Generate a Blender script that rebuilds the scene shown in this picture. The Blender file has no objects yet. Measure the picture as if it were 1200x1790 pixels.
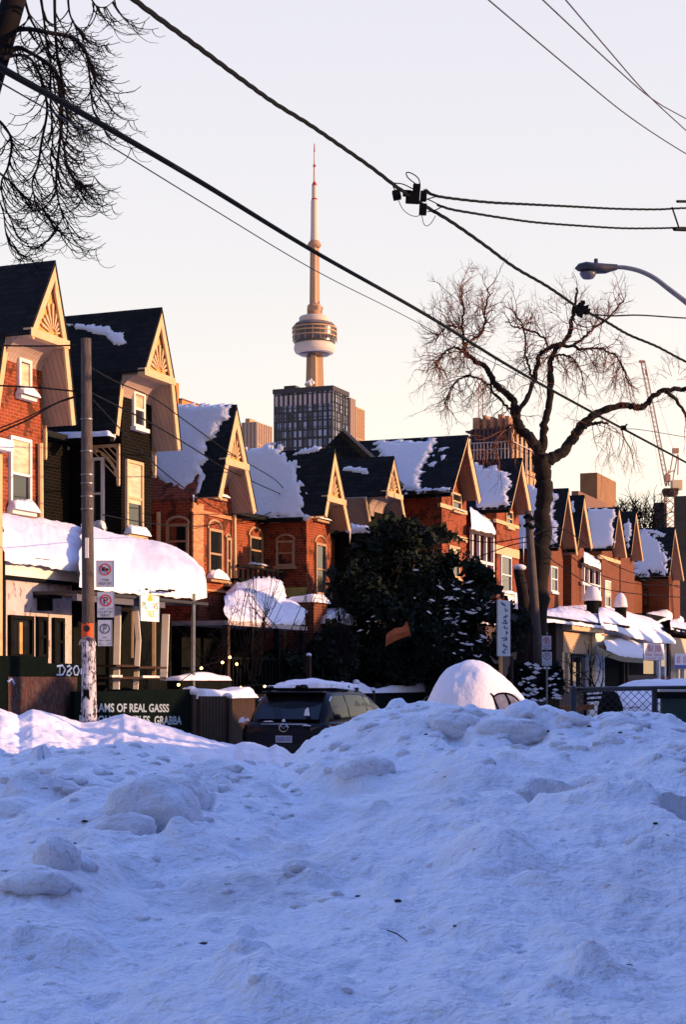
import bpy, math, random
import numpy as np
from mathutils import Vector, Matrix
random.seed(7); RNG = np.random.default_rng(7)
sc = bpy.context.scene
R = math.radians
C = sc.collection

# ------------------------------------------------------------------ camera, sky, sun
F = 2900.0; EYE = 1.7; HX = 600.0; HY = 1190.0        # focal length and horizon, in photo pixels (1200 x 1790)
cd = bpy.data.cameras.new('camera'); cam = bpy.data.objects.new('camera', cd); C.objects.link(cam)
cam.location = (0, 0, EYE); cam.rotation_euler = (R(90), 0, 0)
cd.sensor_fit = 'VERTICAL'; cd.sensor_height = 36; cd.lens = 36 * F / 1790
cd.shift_y = (HY - 895) / 1790
cd.clip_start = 0.05; cd.clip_end = 9000
sc.camera = cam
SUN_EL = 11.5
SUND = Vector((0.985, -0.17, 0)).normalized()          # horizontal direction towards the sun
w = bpy.data.worlds.new('World'); sc.world = w; w.use_nodes = True
nt = w.node_tree; nt.nodes.clear()
sky = nt.nodes.new('ShaderNodeTexSky'); sky.sky_type = 'NISHITA'; sky.sun_disc = False
sky.sun_elevation = R(SUN_EL); sky.sun_rotation = math.atan2(SUND.x, SUND.y)
sky.air_density = 1.0; sky.dust_density = 3.0; sky.ozone_density = 1.6; sky.altitude = 80
bg = nt.nodes.new('ShaderNodeBackground'); bg.inputs['Strength'].default_value = 0.12
ow = nt.nodes.new('ShaderNodeOutputWorld')
tcw = nt.nodes.new('ShaderNodeTexCoord'); sxw = nt.nodes.new('ShaderNodeSeparateXYZ'); nt.links.new(tcw.outputs['Generated'], sxw.inputs[0])
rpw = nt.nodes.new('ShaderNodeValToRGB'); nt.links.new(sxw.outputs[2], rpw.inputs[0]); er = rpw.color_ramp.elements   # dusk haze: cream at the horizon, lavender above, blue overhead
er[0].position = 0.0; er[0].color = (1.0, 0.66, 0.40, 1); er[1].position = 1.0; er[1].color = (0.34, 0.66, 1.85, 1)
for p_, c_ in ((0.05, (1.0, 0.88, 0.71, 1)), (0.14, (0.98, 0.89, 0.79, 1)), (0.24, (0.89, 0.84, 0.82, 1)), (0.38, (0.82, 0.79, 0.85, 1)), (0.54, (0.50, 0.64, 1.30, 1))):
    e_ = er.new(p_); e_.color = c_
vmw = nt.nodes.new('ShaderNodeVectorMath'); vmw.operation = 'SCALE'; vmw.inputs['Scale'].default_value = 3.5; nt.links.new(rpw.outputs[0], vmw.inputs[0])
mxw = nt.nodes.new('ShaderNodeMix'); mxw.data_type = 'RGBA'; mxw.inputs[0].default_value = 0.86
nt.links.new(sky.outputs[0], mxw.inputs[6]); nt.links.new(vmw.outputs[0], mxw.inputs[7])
# the sky is darker away from the sunset and glows low on the sunset side
def mth(op, a, b=None, c=None):
    n = nt.nodes.new('ShaderNodeMath'); n.operation = op
    for i, v in enumerate((a, b, c)):
        if v is None: continue
        if isinstance(v, (int, float)): n.inputs[i].default_value = v
        else: nt.links.new(v, n.inputs[i])
    return n.outputs[0]
dirx, diry, dirz = sxw.outputs[0], sxw.outputs[1], sxw.outputs[2]
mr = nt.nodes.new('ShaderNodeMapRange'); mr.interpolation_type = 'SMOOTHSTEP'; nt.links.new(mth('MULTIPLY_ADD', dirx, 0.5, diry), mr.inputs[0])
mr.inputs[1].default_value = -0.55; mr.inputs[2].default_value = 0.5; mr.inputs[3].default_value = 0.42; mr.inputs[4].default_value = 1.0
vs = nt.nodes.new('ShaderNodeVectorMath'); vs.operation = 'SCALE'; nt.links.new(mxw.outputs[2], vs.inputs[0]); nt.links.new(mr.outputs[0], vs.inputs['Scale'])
dt = mth('MULTIPLY_ADD', dirx, float(SUND.x), mth('MULTIPLY', diry, float(SUND.y)))
m2 = nt.nodes.new('ShaderNodeMapRange'); nt.links.new(dt, m2.inputs[0]); m2.inputs[1].default_value = -0.36; m2.inputs[2].default_value = 1.0
m3 = nt.nodes.new('ShaderNodeMapRange'); nt.links.new(dirz, m3.inputs[0]); m3.inputs[1].default_value = 0.0; m3.inputs[2].default_value = 0.24; m3.inputs[3].default_value = 1.0; m3.inputs[4].default_value = 0.0
gl = mth('MULTIPLY', mth('POWER', m2.outputs[0], 1.3), mth('MULTIPLY', m3.outputs[0], 6.0))
vg = nt.nodes.new('ShaderNodeVectorMath'); vg.operation = 'SCALE'; vg.inputs[0].default_value = (1.0, 0.62, 0.26); nt.links.new(gl, vg.inputs['Scale'])
va = nt.nodes.new('ShaderNodeVectorMath'); va.operation = 'ADD'; nt.links.new(vs.outputs[0], va.inputs[0]); nt.links.new(vg.outputs[0], va.inputs[1])
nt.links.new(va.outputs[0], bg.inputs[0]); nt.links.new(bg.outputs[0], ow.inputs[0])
sl = bpy.data.lights.new('sun', 'SUN'); sl.energy = 2.65; sl.angle = R(0.6); sl.color = (1.0, 0.58, 0.30)
so = bpy.data.objects.new('sun', sl); C.objects.link(so)
sdir = Vector((SUND.x * math.cos(R(SUN_EL)), SUND.y * math.cos(R(SUN_EL)), math.sin(R(SUN_EL))))
so.rotation_euler = sdir.to_track_quat('Z', 'Y').to_euler()
sc.view_settings.view_transform = 'Standard'; sc.view_settings.look = 'None'
sc.view_settings.exposure = 1.42; sc.view_settings.gamma = 1.0
sc.cycles.max_bounces = 6; sc.cycles.diffuse_bounces = 3; sc.cycles.glossy_bounces = 3

# ------------------------------------------------------------------ geometry of the street
U = Vector((0.3714, 0.9285, 0)); N = Vector((0.9285, -0.3714, 0)); Z = Vector((0, 0, 1))
A0 = Vector((-6.07, 34.7, 0))                          # foot of the first gable, facade line runs along U, street side is +N
def at(px, py, d): return Vector(((px - HX) * d / F, d, EYE + (HY - py) * d / F))
def Wp(s, o, z): return A0 + U * s + N * o + Z * z
def sf(px, o=0.0):
    k = (px - HX) / F; A = A0 + N * o
    return (k * A.y - A.x) / (U.x - k * U.y)
def zf(px, py, o=0.0):
    s = sf(px, o); y = (A0 + N * o + U * s).y
    return EYE + (HY - py) * y / F
def fp(px, py, o=0.0): return Wp(sf(px, o), o, zf(px, py, o))
def of(px, s):                                         # offset on the plane across the street at s
    k = (px - HX) / F; P = A0 + U * s
    return (k * P.y - P.x) / (N.x - k * N.y)
def zs(px, py, s):
    o = of(px, s); y = Wp(s, o, 0).y
    return EYE + (HY - py) * y / F
def hit(px, py, P0, nrm):
    d = Vector(((px - HX) / F, 1, (HY - py) / F)); o = Vector((0, 0, EYE))
    t = (P0 - o).dot(nrm) / d.dot(nrm)
    return o + d * t

# ------------------------------------------------------------------ object helpers
def setp(o, label=None, cat=None, group=None, kind=None):
    if label: o['label'] = label
    if cat: o['category'] = cat
    if group: o['group'] = group
    if kind: o['kind'] = kind
    return o
def thing(name, label, cat, loc, group=None):
    o = bpy.data.objects.new(name, None); C.objects.link(o); o.location = loc
    o.empty_display_size = 0.3
    return setp(o, label, cat, group)
def origin(o):
    v = Vector((0, 0, 0))
    while o is not None:
        v = v + Vector(o.location); o = o.parent
    return v
class MB:
    def __init__(self): self.v = []; self.f = []
    def add(self, vs, fs):
        b = len(self.v); self.v += [tuple(x) for x in vs]; self.f += [tuple(i + b for i in f) for f in fs]; return self
    def hexa(self, p):                                  # 8 points: bottom 4, top 4
        return self.add(p, [(3, 2, 1, 0), (4, 5, 6, 7), (0, 1, 5, 4), (1, 2, 6, 5), (2, 3, 7, 6), (3, 0, 4, 7)])
    def box(self, s0, s1, o0, o1, z0, z1):              # street frame
        return self.hexa([Wp(s0, o0, z0), Wp(s1, o0, z0), Wp(s1, o1, z0), Wp(s0, o1, z0), Wp(s0, o0, z1), Wp(s1, o0, z1), Wp(s1, o1, z1), Wp(s0, o1, z1)])
    def abox(self, P, a, b, c):                         # corner + three edge vectors
        return self.hexa([P, P + a, P + a + b, P + b, P + c, P + a + c, P + a + b + c, P + b + c])
    def cbox(self, P, sx, sy, sz, ax=Vector((1, 0, 0)), ay=Vector((0, 1, 0)), az=Z):
        return self.abox(P - ax * sx / 2 - ay * sy / 2 - az * sz / 2, ax * sx, ay * sy, az * sz)
    def prism(self, poly, vec):
        n = len(poly); vs = [Vector(p) for p in poly] + [Vector(p) + vec for p in poly]
        fs = [tuple(range(n))[::-1], tuple(range(n, 2 * n))] + [(i, (i + 1) % n, n + (i + 1) % n, n + i) for i in range(n)]
        return self.add(vs, fs)
    def quad(self, a, b, c, d): return self.add([a, b, c, d], [(0, 1, 2, 3)])
    def tube(self, pts, rad, n=6, cap=True):
        pts = [Vector(p) for p in pts]; m = len(pts)
        if not hasattr(rad, '__len__'): rad = [rad] * m
        rings = []; ref = None
        for i, p in enumerate(pts):
            t = (pts[min(i + 1, m - 1)] - pts[max(i - 1, 0)])
            if t.length < 1e-9: t = Vector((0, 0, 1))
            t.normalize()
            if ref is None: ref = t.orthogonal().normalized()
            a = ref - t * ref.dot(t)
            if a.length < 1e-5: a = t.orthogonal()
            a.normalize(); ref = a; b = t.cross(a)
            rings += [p + (a * math.cos(2 * math.pi * j / n) + b * math.sin(2 * math.pi * j / n)) * rad[i] for j in range(n)]
        fs = [(i * n + j, i * n + (j + 1) % n, (i + 1) * n + (j + 1) % n, (i + 1) * n + j) for i in range(m - 1) for j in range(n)]
        if cap: fs += [tuple(range(n))[::-1], tuple(range((m - 1) * n, m * n))]
        return self.add(rings, fs)
    def lathe(self, c, prof, n=24, ax=Z):               # prof [(r, h)]
        a = ax.orthogonal().normalized(); b = ax.cross(a); vs = []
        for r, h in prof:
            vs += [c + ax * h + (a * math.cos(2 * math.pi * j / n) + b * math.sin(2 * math.pi * j / n)) * r for j in range(n)]
        m = len(prof)
        fs = [(i * n + j, i * n + (j + 1) % n, (i + 1) * n + (j + 1) % n, (i + 1) * n + j) for i in range(m - 1) for j in range(n)]
        fs += [tuple(range(n))[::-1], tuple(range((m - 1) * n, m * n))]
        return self.add(vs, fs)
    def ball(self, c, r, n=10, sz=1.0):
        prof = [(max(1e-4, r * math.sin(math.pi * i / n)), -r * sz * math.cos(math.pi * i / n)) for i in range(n + 1)]
        return self.lathe(c, prof, n * 2)
    def grid(self, rows):                               # rows of equal length
        m = len(rows); n = len(rows[0]); vs = [p for r in rows for p in r]
        return self.add(vs, [(i * n + j, i * n + j + 1, (i + 1) * n + j + 1, (i + 1) * n + j) for i in range(m - 1) for j in range(n - 1)])
    def build(self, name, mat, parent=None, smooth=False, loc=None, bevel=0):
        o0 = origin(parent) if parent else (Vector(loc) if loc is not None else Vector((0, 0, 0)))
        me = bpy.data.meshes.new(name)
        me.from_pydata([(x - o0.x, y - o0.y, z - o0.z) for x, y, z in self.v], [], self.f); me.update()
        if smooth: me.polygons.foreach_set('use_smooth', [True] * len(me.polygons))
        ob = bpy.data.objects.new(name, me); C.objects.link(ob)
        if mat: me.materials.append(mat)
        if parent: ob.parent = parent
        else: ob.location = o0
        if bevel:
            b = ob.modifiers.new('bevel', 'BEVEL'); b.width = bevel; b.segments = 2; b.limit_method = 'ANGLE'
        return ob
def npmesh(name, verts, faces, mat, parent=None, smooth=True, loc=None):
    o0 = origin(parent) if parent else (Vector(loc) if loc is not None else Vector((0, 0, 0)))
    me = bpy.data.meshes.new(name); verts = np.asarray(verts, dtype=np.float32) - np.array(o0, dtype=np.float32)
    faces = np.asarray(faces, dtype=np.int32)
    nf, k = faces.shape
    me.vertices.add(len(verts)); me.vertices.foreach_set('co', verts.ravel())
    me.loops.add(nf * k); me.loops.foreach_set('vertex_index', faces.ravel())
    me.polygons.add(nf); me.polygons.foreach_set('loop_start', np.arange(0, nf * k, k, dtype=np.int32))
    if smooth: me.polygons.foreach_set('use_smooth', np.ones(nf, dtype=bool))
    me.update(calc_edges=True); me.validate()
    ob = bpy.data.objects.new(name, me); C.objects.link(ob)
    me.materials.append(mat)
    if parent: ob.parent = parent
    else: ob.location = o0
    return ob
def gridfaces(m, n):
    i = np.arange(m - 1)[:, None] * n + np.arange(n - 1)[None, :]
    return np.stack([i, i + 1, i + n + 1, i + n], -1).reshape(-1, 4)

# value noise, vectorised
_T = RNG.random((64, 64, 64)).astype(np.float32)
def vnoise(x, y, z=0.0):
    x = np.asarray(x, float); y = np.asarray(y, float); z = np.asarray(z, float) + np.zeros_like(x)
    xi = np.floor(x).astype(int); yi = np.floor(y).astype(int); zi = np.floor(z).astype(int)
    fx = x - xi; fy = y - yi; fz = z - zi
    fx = fx * fx * (3 - 2 * fx); fy = fy * fy * (3 - 2 * fy); fz = fz * fz * (3 - 2 * fz)
    g = lambda a, b, c: _T[(xi + a) & 63, (yi + b) & 63, (zi + c) & 63]
    def lx(b, c): return g(0, b, c) * (1 - fx) + g(1, b, c) * fx
    def ly(c): return lx(0, c) * (1 - fy) + lx(1, c) * fy
    return (ly(0) * (1 - fz) + ly(1) * fz) * 2 - 1
def fbm(x, y, z=0.0, oct=4, gain=0.5):
    a = 1.0; s = 0; f = 1.0
    for i in range(oct):
        s = s + a * vnoise(x * f + 13.7 * i, y * f + 7.1 * i, np.asarray(z) * f + 3.3 * i); a *= gain; f *= 2.03
    return s

# ------------------------------------------------------------------ materials
def pos_vec(nt, kind='facade', scale=(1, 1, 1)):
    """coordinates from the real position: (along the walls, height, 0)"""
    g = nt.nodes.new('ShaderNodeNewGeometry')
    if kind == 'world': return g.outputs['Position']
    d1 = nt.nodes.new('ShaderNodeVectorMath'); d1.operation = 'DOT_PRODUCT'; d1.inputs[1].default_value = (U + (-N) * 1.0)
    nt.links.new(g.outputs['Position'], d1.inputs[0])
    sx = nt.nodes.new('ShaderNodeSeparateXYZ'); nt.links.new(g.outputs['Position'], sx.inputs[0])
    cb = nt.nodes.new('ShaderNodeCombineXYZ'); nt.links.new(d1.outputs['Value'], cb.inputs[0]); nt.links.new(sx.outputs[2], cb.inputs[1])
    return cb.outputs[0]
def M(name, c1, c2=None, rough=0.8, scale=3.0, bump=0.0, bscale=20.0, metallic=0.0, spec=0.3, pattern=None, emit=None, sss=0, c3=None, c3t=0.62, stretch=None, aniso=1.0):
    m = bpy.data.materials.new(name); m.use_nodes = True; nt = m.node_tree; b = nt.nodes['Principled BSDF']
    b.inputs['Roughness'].default_value = rough; b.inputs['Metallic'].default_value = metallic
    b.inputs['Specular IOR Level'].default_value = spec
    if pattern in ('brick', 'shingle'): b.inputs['Specular IOR Level'].default_value = min(spec, .06)
    b.inputs['Base Color'].default_value = (*c1, 1)
    L = nt.links.new
    vec = pos_vec(nt, 'world'); mp = nt.nodes.new('ShaderNodeMapping'); L(vec, mp.inputs[0])
    if stretch: mp.inputs['Scale'].default_value = stretch
    col = None
    if c2:
        n = nt.nodes.new('ShaderNodeTexNoise'); n.inputs['Scale'].default_value = scale; n.inputs['Detail'].default_value = 6; n.inputs['Roughness'].default_value = 0.65
        L(mp.outputs[0], n.inputs['Vector'])
        r = nt.nodes.new('ShaderNodeValToRGB'); r.color_ramp.elements[0].position = 0.35; r.color_ramp.elements[1].position = 0.65
        r.color_ramp.elements[0].color = (*c1, 1); r.color_ramp.elements[1].color = (*c2, 1)
        L(n.outputs['Fac'], r.inputs[0]); col = r.outputs[0]
    if pattern in ('brick', 'shingle', 'plank'):
        bt = nt.nodes.new('ShaderNodeTexBrick'); L(pos_vec(nt), bt.inputs['Vector'])
        bt.inputs['Scale'].default_value = 1.0
        if pattern == 'brick':
            bt.inputs['Brick Width'].default_value = 0.22; bt.inputs['Row Height'].default_value = 0.075; bt.inputs['Mortar Size'].default_value = 0.008
            bt.inputs['Mortar'].default_value = (0.30, 0.19, 0.14, 1); lo, hi = 0.75, 1.35
        elif pattern == 'shingle':
            bt.inputs['Brick Width'].default_value = 0.3; bt.inputs['Row Height'].default_value = 0.13; bt.inputs['Mortar Size'].default_value = 0.012
            bt.inputs['Mortar'].default_value = tuple(x * 0.4 for x in c1) + (1,); lo, hi = 0.6, 1.7
        else:
            bt.offset = 0; bt.inputs['Brick Width'].default_value = 0.12; bt.inputs['Row Height'].default_value = 50; bt.inputs['Mortar Size'].default_value = 0.012
            bt.inputs['Mortar'].default_value = tuple(x * 0.35 for x in c1) + (1,); lo, hi = 0.85, 1.12
        bt.inputs['Color1'].default_value = tuple(min(1, x * lo) for x in c1) + (1,)
        bt.inputs['Color2'].default_value = tuple(min(1, x * hi) for x in c1) + (1,)
        if col:
            mx = nt.nodes.new('ShaderNodeMix'); mx.data_type = 'RGBA'; mx.inputs[0].default_value = 0.5
            L(bt.outputs['Color'], mx.inputs[6]); L(col, mx.inputs[7]); col = mx.outputs[2]
        else: col = bt.outputs['Color']
    if c3:
        n3 = nt.nodes.new('ShaderNodeTexNoise'); n3.inputs['Scale'].default_value = scale * 2.3; n3.inputs['Detail'].default_value = 8; n3.inputs['Roughness'].default_value = 0.7
        L(mp.outputs[0], n3.inputs['Vector'])
        r3 = nt.nodes.new('ShaderNodeValToRGB'); r3.color_ramp.elements[0].position = c3t; r3.color_ramp.elements[1].position = c3t + 0.05
        L(n3.outputs['Fac'], r3.inputs[0])
        mx = nt.nodes.new('ShaderNodeMix'); mx.data_type = 'RGBA'; L(r3.outputs[0], mx.inputs[0])
        if col: L(col, mx.inputs[6])
        else: mx.inputs[6].default_value = (*c1, 1)
        mx.inputs[7].default_value = (*c3, 1); col = mx.outputs[2]
    if col: L(col, b.inputs['Base Color'])
    if bump:
        nb = nt.nodes.new('ShaderNodeTexNoise'); nb.inputs['Scale'].default_value = bscale; nb.inputs['Detail'].default_value = 5
        L(mp.outputs[0], nb.inputs['Vector'])
        bp = nt.nodes.new('ShaderNodeBump'); bp.inputs['Strength'].default_value = bump; bp.inputs['Distance'].default_value = 0.03
        L(nb.outputs['Fac'], bp.inputs['Height']); L(bp.outputs[0], b.inputs['Normal'])
    if emit:
        b.inputs['Emission Color'].default_value = (*emit[0], 1); b.inputs['Emission Strength'].default_value = emit[1]
    if sss:
        b.inputs['Subsurface Weight'].default_value = sss; b.inputs['Subsurface Radius'].default_value = (0.04, 0.05, 0.07); b.inputs['Subsurface Scale'].default_value = 1.0
    return m
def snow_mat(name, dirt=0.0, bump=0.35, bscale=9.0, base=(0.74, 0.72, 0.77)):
    m = bpy.data.materials.new(name); m.use_nodes = True; nt = m.node_tree; b = nt.nodes['Principled BSDF']; L = nt.links.new
    b.inputs['Roughness'].default_value = 0.75; b.inputs['Specular IOR Level'].default_value = 0.25
    g = nt.nodes.new('ShaderNodeNewGeometry')
    n1 = nt.nodes.new('ShaderNodeTexNoise'); n1.inputs['Scale'].default_value = bscale; n1.inputs['Detail'].default_value = 8; n1.inputs['Roughness'].default_value = 0.62
    n2 = nt.nodes.new('ShaderNodeTexNoise'); n2.inputs['Scale'].default_value = 55; n2.inputs['Detail'].default_value = 3
    L(g.outputs['Position'], n1.inputs['Vector']); L(g.outputs['Position'], n2.inputs['Vector'])
    ma = nt.nodes.new('ShaderNodeMath'); ma.operation = 'MULTIPLY_ADD'; ma.inputs[1].default_value = 0.22
    L(n2.outputs['Fac'], ma.inputs[0]); L(n1.outputs['Fac'], ma.inputs[2])
    bp = nt.nodes.new('ShaderNodeBump'); bp.inputs['Strength'].default_value = bump; bp.inputs['Distance'].default_value = 0.06
    L(ma.outputs[0], bp.inputs['Height']); L(bp.outputs[0], b.inputs['Normal'])
    b.inputs['Base Color'].default_value = (*base, 1)
    if dirt:
        n3 = nt.nodes.new('ShaderNodeTexNoise'); n3.inputs['Scale'].default_value = 1.6; n3.inputs['Detail'].default_value = 9; n3.inputs['Roughness'].default_value = 0.72
        L(g.outputs['Position'], n3.inputs['Vector'])
        r3 = nt.nodes.new('ShaderNodeValToRGB'); r3.color_ramp.elements[0].position = 0.52; r3.color_ramp.elements[1].position = 0.78
        r3.color_ramp.elements[0].color = (0, 0, 0, 1); r3.color_ramp.elements[1].color = (dirt, dirt, dirt, 1)
        n4 = nt.nodes.new('ShaderNodeTexNoise'); n4.inputs['Scale'].default_value = 26; n4.inputs['Detail'].default_value = 4
        L(g.outputs['Position'], n4.inputs['Vector'])
        r4 = nt.nodes.new('ShaderNodeValToRGB'); r4.color_ramp.elements[0].position = 0.70; r4.color_ramp.elements[1].position = 0.80
        r4.color_ramp.elements[0].color = (0, 0, 0, 1); r4.color_ramp.elements[1].color = (dirt, dirt, dirt, 1)
        L(n3.outputs['Fac'], r3.inputs[0]); L(n4.outputs['Fac'], r4.inputs[0])
        ad = nt.nodes.new('ShaderNodeMath'); ad.operation = 'ADD'; ad.use_clamp = True
        L(r3.outputs[0], ad.inputs[0]); L(r4.outputs[0], ad.inputs[1])
        mx = nt.nodes.new('ShaderNodeMix'); mx.data_type = 'RGBA'; L(ad.outputs[0], mx.inputs[0])
        mx.inputs[6].default_value = (*base, 1); mx.inputs[7].default_value = (0.22, 0.19, 0.20, 1)
        L(mx.outputs[2], b.inputs['Base Color'])
    return m
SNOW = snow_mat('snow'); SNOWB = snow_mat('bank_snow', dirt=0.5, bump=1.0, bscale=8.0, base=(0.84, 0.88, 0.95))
SNOWL = snow_mat('left_bank_snow', dirt=0.35, bump=0.6, bscale=5.0)
BRICK = M('orange_brick', (0.19, 0.036, 0.016), (0.34, 0.075, 0.026), pattern='brick', scale=1.2, bump=0.3, c3=(0.085, 0.03, 0.018), c3t=0.53)
BRICK2 = M('brown_brick', (0.12, 0.034, 0.017), (0.17, 0.05, 0.024), pattern='brick', scale=1.5, bump=0.3, c3=(0.14, 0.06, 0.04), c3t=0.57)
DBRICK = M('dark_painted_brick', (0.004, 0.0038, 0.0036), (0.010, 0.008, 0.007), pattern='brick', spec=.04, rough=.95, scale=1.5, bump=0.4)
for n_ in DBRICK.node_tree.nodes:
    if n_.type == 'TEX_BRICK': n_.inputs['Mortar'].default_value = (0.03, 0.028, 0.026, 1)
SHING = M('dark_shingles', (0.014, 0.016, 0.018), (0.022, 0.022, 0.024), pattern='shingle', scale=4, bump=0.8, rough=0.95, spec=0.1)
SOFF = M('soffit_boards', (0.34, 0.24, 0.20), (0.42, 0.30, 0.23), pattern='plank', scale=2.0)
CREAM = M('cream_trim', (0.52, 0.35, 0.19), (0.6, 0.42, 0.24), scale=5, bump=0.2)
OCHRE = M('ochre_panel', (0.55, 0.27, 0.08), (0.66, 0.36, 0.13), scale=4, bump=0.2)
WHITE = M('white_paint', (0.70, 0.66, 0.66), (0.76, 0.72, 0.70), scale=6)
STUC = M('weathered_white_wall', (0.46, 0.38, 0.38), (0.58, 0.48, 0.48), scale=2.2, bump=0.4, c3=(0.22, 0.15, 0.16), c3t=0.57, stretch=(1.6, 1.6, 0.7))
BLIND = M('cream_blind', (0.40, 0.33, 0.22), (0.66, 0.56, 0.40), scale=2.4, stretch=(1, 1, 4))
BEIGE = M('dull_beige_trim', (0.34, 0.21, 0.12), (0.42, 0.27, 0.16), scale=5, bump=0.2)
GLASS = M('window_glass', (0.012, 0.014, 0.018), rough=0.06, spec=0.9)
CGLASS = M('car_glass', (0.008, 0.008, 0.012), rough=0.06, spec=0.35)
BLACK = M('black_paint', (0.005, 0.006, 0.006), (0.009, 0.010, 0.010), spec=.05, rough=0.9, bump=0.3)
DGREEN = M('black_green_boards', (0.002, 0.005, 0.0045), (0.0035, 0.007, 0.006), scale=4, spec=.04, rough=0.95, bump=0.3)
DWOOD = M('dark_brown_wood', (0.022, 0.011, 0.008), (0.05, 0.023, 0.014), scale=6, bump=0.5, stretch=(4, 4, 0.6))
POLEM = M('pole_wood', (0.060, 0.048, 0.045), (0.12, 0.092, 0.082), scale=10, bump=0.8, stretch=(5, 5, 0.5), c3=(0.02, 0.017, 0.017), c3t=0.6)
POSTER = M('torn_posters', (0.42, 0.40, 0.44), (0.62, 0.58, 0.62), scale=7, c3=(0.03, 0.025, 0.03), c3t=0.50, bump=0.6, stretch=(1.5, 1.5, 0.8))
CABLE = M('black_cable', (0.004, 0.005, 0.006), rough=0.8, spec=0.08)
THINC = M('grey_wire', (0.05, 0.04, 0.045), rough=0.7)
METAL = M('grey_metal', (0.16, 0.17, 0.19), (0.22, 0.23, 0.25), rough=0.45, metallic=0.6, scale=8)
DMETAL = M('dark_metal', (0.03, 0.032, 0.038), (0.045, 0.047, 0.055), rough=0.5, metallic=0.3)
BARK = M('dark_bark', (0.010, 0.007, 0.006), (0.022, 0.014, 0.012), scale=9, bump=1.0, bscale=14, rough=0.95, stretch=(3, 3, 0.7))
TWIG = M('reddish_twigs', (0.15, 0.05, 0.028), (0.24, 0.09, 0.045), rough=0.9, scale=2)
LTWIG = M('black_twigs', (0.006, 0.005, 0.006), (0.012, 0.009, 0.010), rough=0.9, spec=0.1, scale=4)
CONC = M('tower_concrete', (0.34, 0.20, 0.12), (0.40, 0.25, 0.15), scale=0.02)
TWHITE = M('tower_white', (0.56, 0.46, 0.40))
TDARK = M('tower_glass_and_shade', (0.05, 0.04, 0.045), rough=0.25, spec=0.6)
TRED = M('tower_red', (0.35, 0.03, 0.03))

def text(s, pts, mat, parent, name='lettering', bold=0.0):
    """fit the words s into the parallelogram pts = (origin, width vector, height vector)"""
    P, a, b = pts
    cu = bpy.data.curves.new('t', 'FONT'); cu.body = s; cu.resolution_u = 3; cu.offset = bold
    ob = bpy.data.objects.new('t', cu); C.objects.link(ob)
    dg = bpy.context.evaluated_depsgraph_get(); dg.update()
    me = bpy.data.meshes.new_from_object(ob.evaluated_get(dg)); bpy.data.objects.remove(ob)
    xs = [v.co.x for v in me.vertices]; ys = [v.co.y for v in me.vertices]
    if not xs: return None
    x0, x1, y0, y1 = min(xs), max(xs), min(ys), max(ys); n = a.cross(b).normalized()
    mb = MB()
    mb.add([P + a * ((v.co.x - x0) / (x1 - x0)) + b * ((v.co.y - y0) / (y1 - y0)) for v in me.vertices], [tuple(p.vertices) for p in me.polygons])
    bpy.data.meshes.remove(me)
    return mb.build(name, mat, parent)

def mound(name, parent, P, a, n, w_, dp, h, seed=0, k=22, mat=None):
    u = np.linspace(-1, 1, k * 2); v = np.linspace(-1, 1, k); A_, B_ = np.meshgrid(u, v)
    H_ = .7 * h * np.clip(1 - np.abs(A_) ** 5, 0, 1) ** .5 * np.clip(1 - np.abs(B_) ** 3, 0, 1) ** .5 * (1 + .28 * fbm(A_ * 1.6 + seed, B_ * 1.2, seed * 1.7, 3)) - .01
    Q_ = np.array(P)[None, None] + A_[..., None] * np.array(a) * w_ / 2 + (B_[..., None] + 1) * np.array(n) * dp / 2 + H_[..., None] * np.array(Z)
    return npmesh(name, Q_.reshape(-1, 3), gridfaces(k, k * 2), mat or SNOW, parent)
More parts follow.
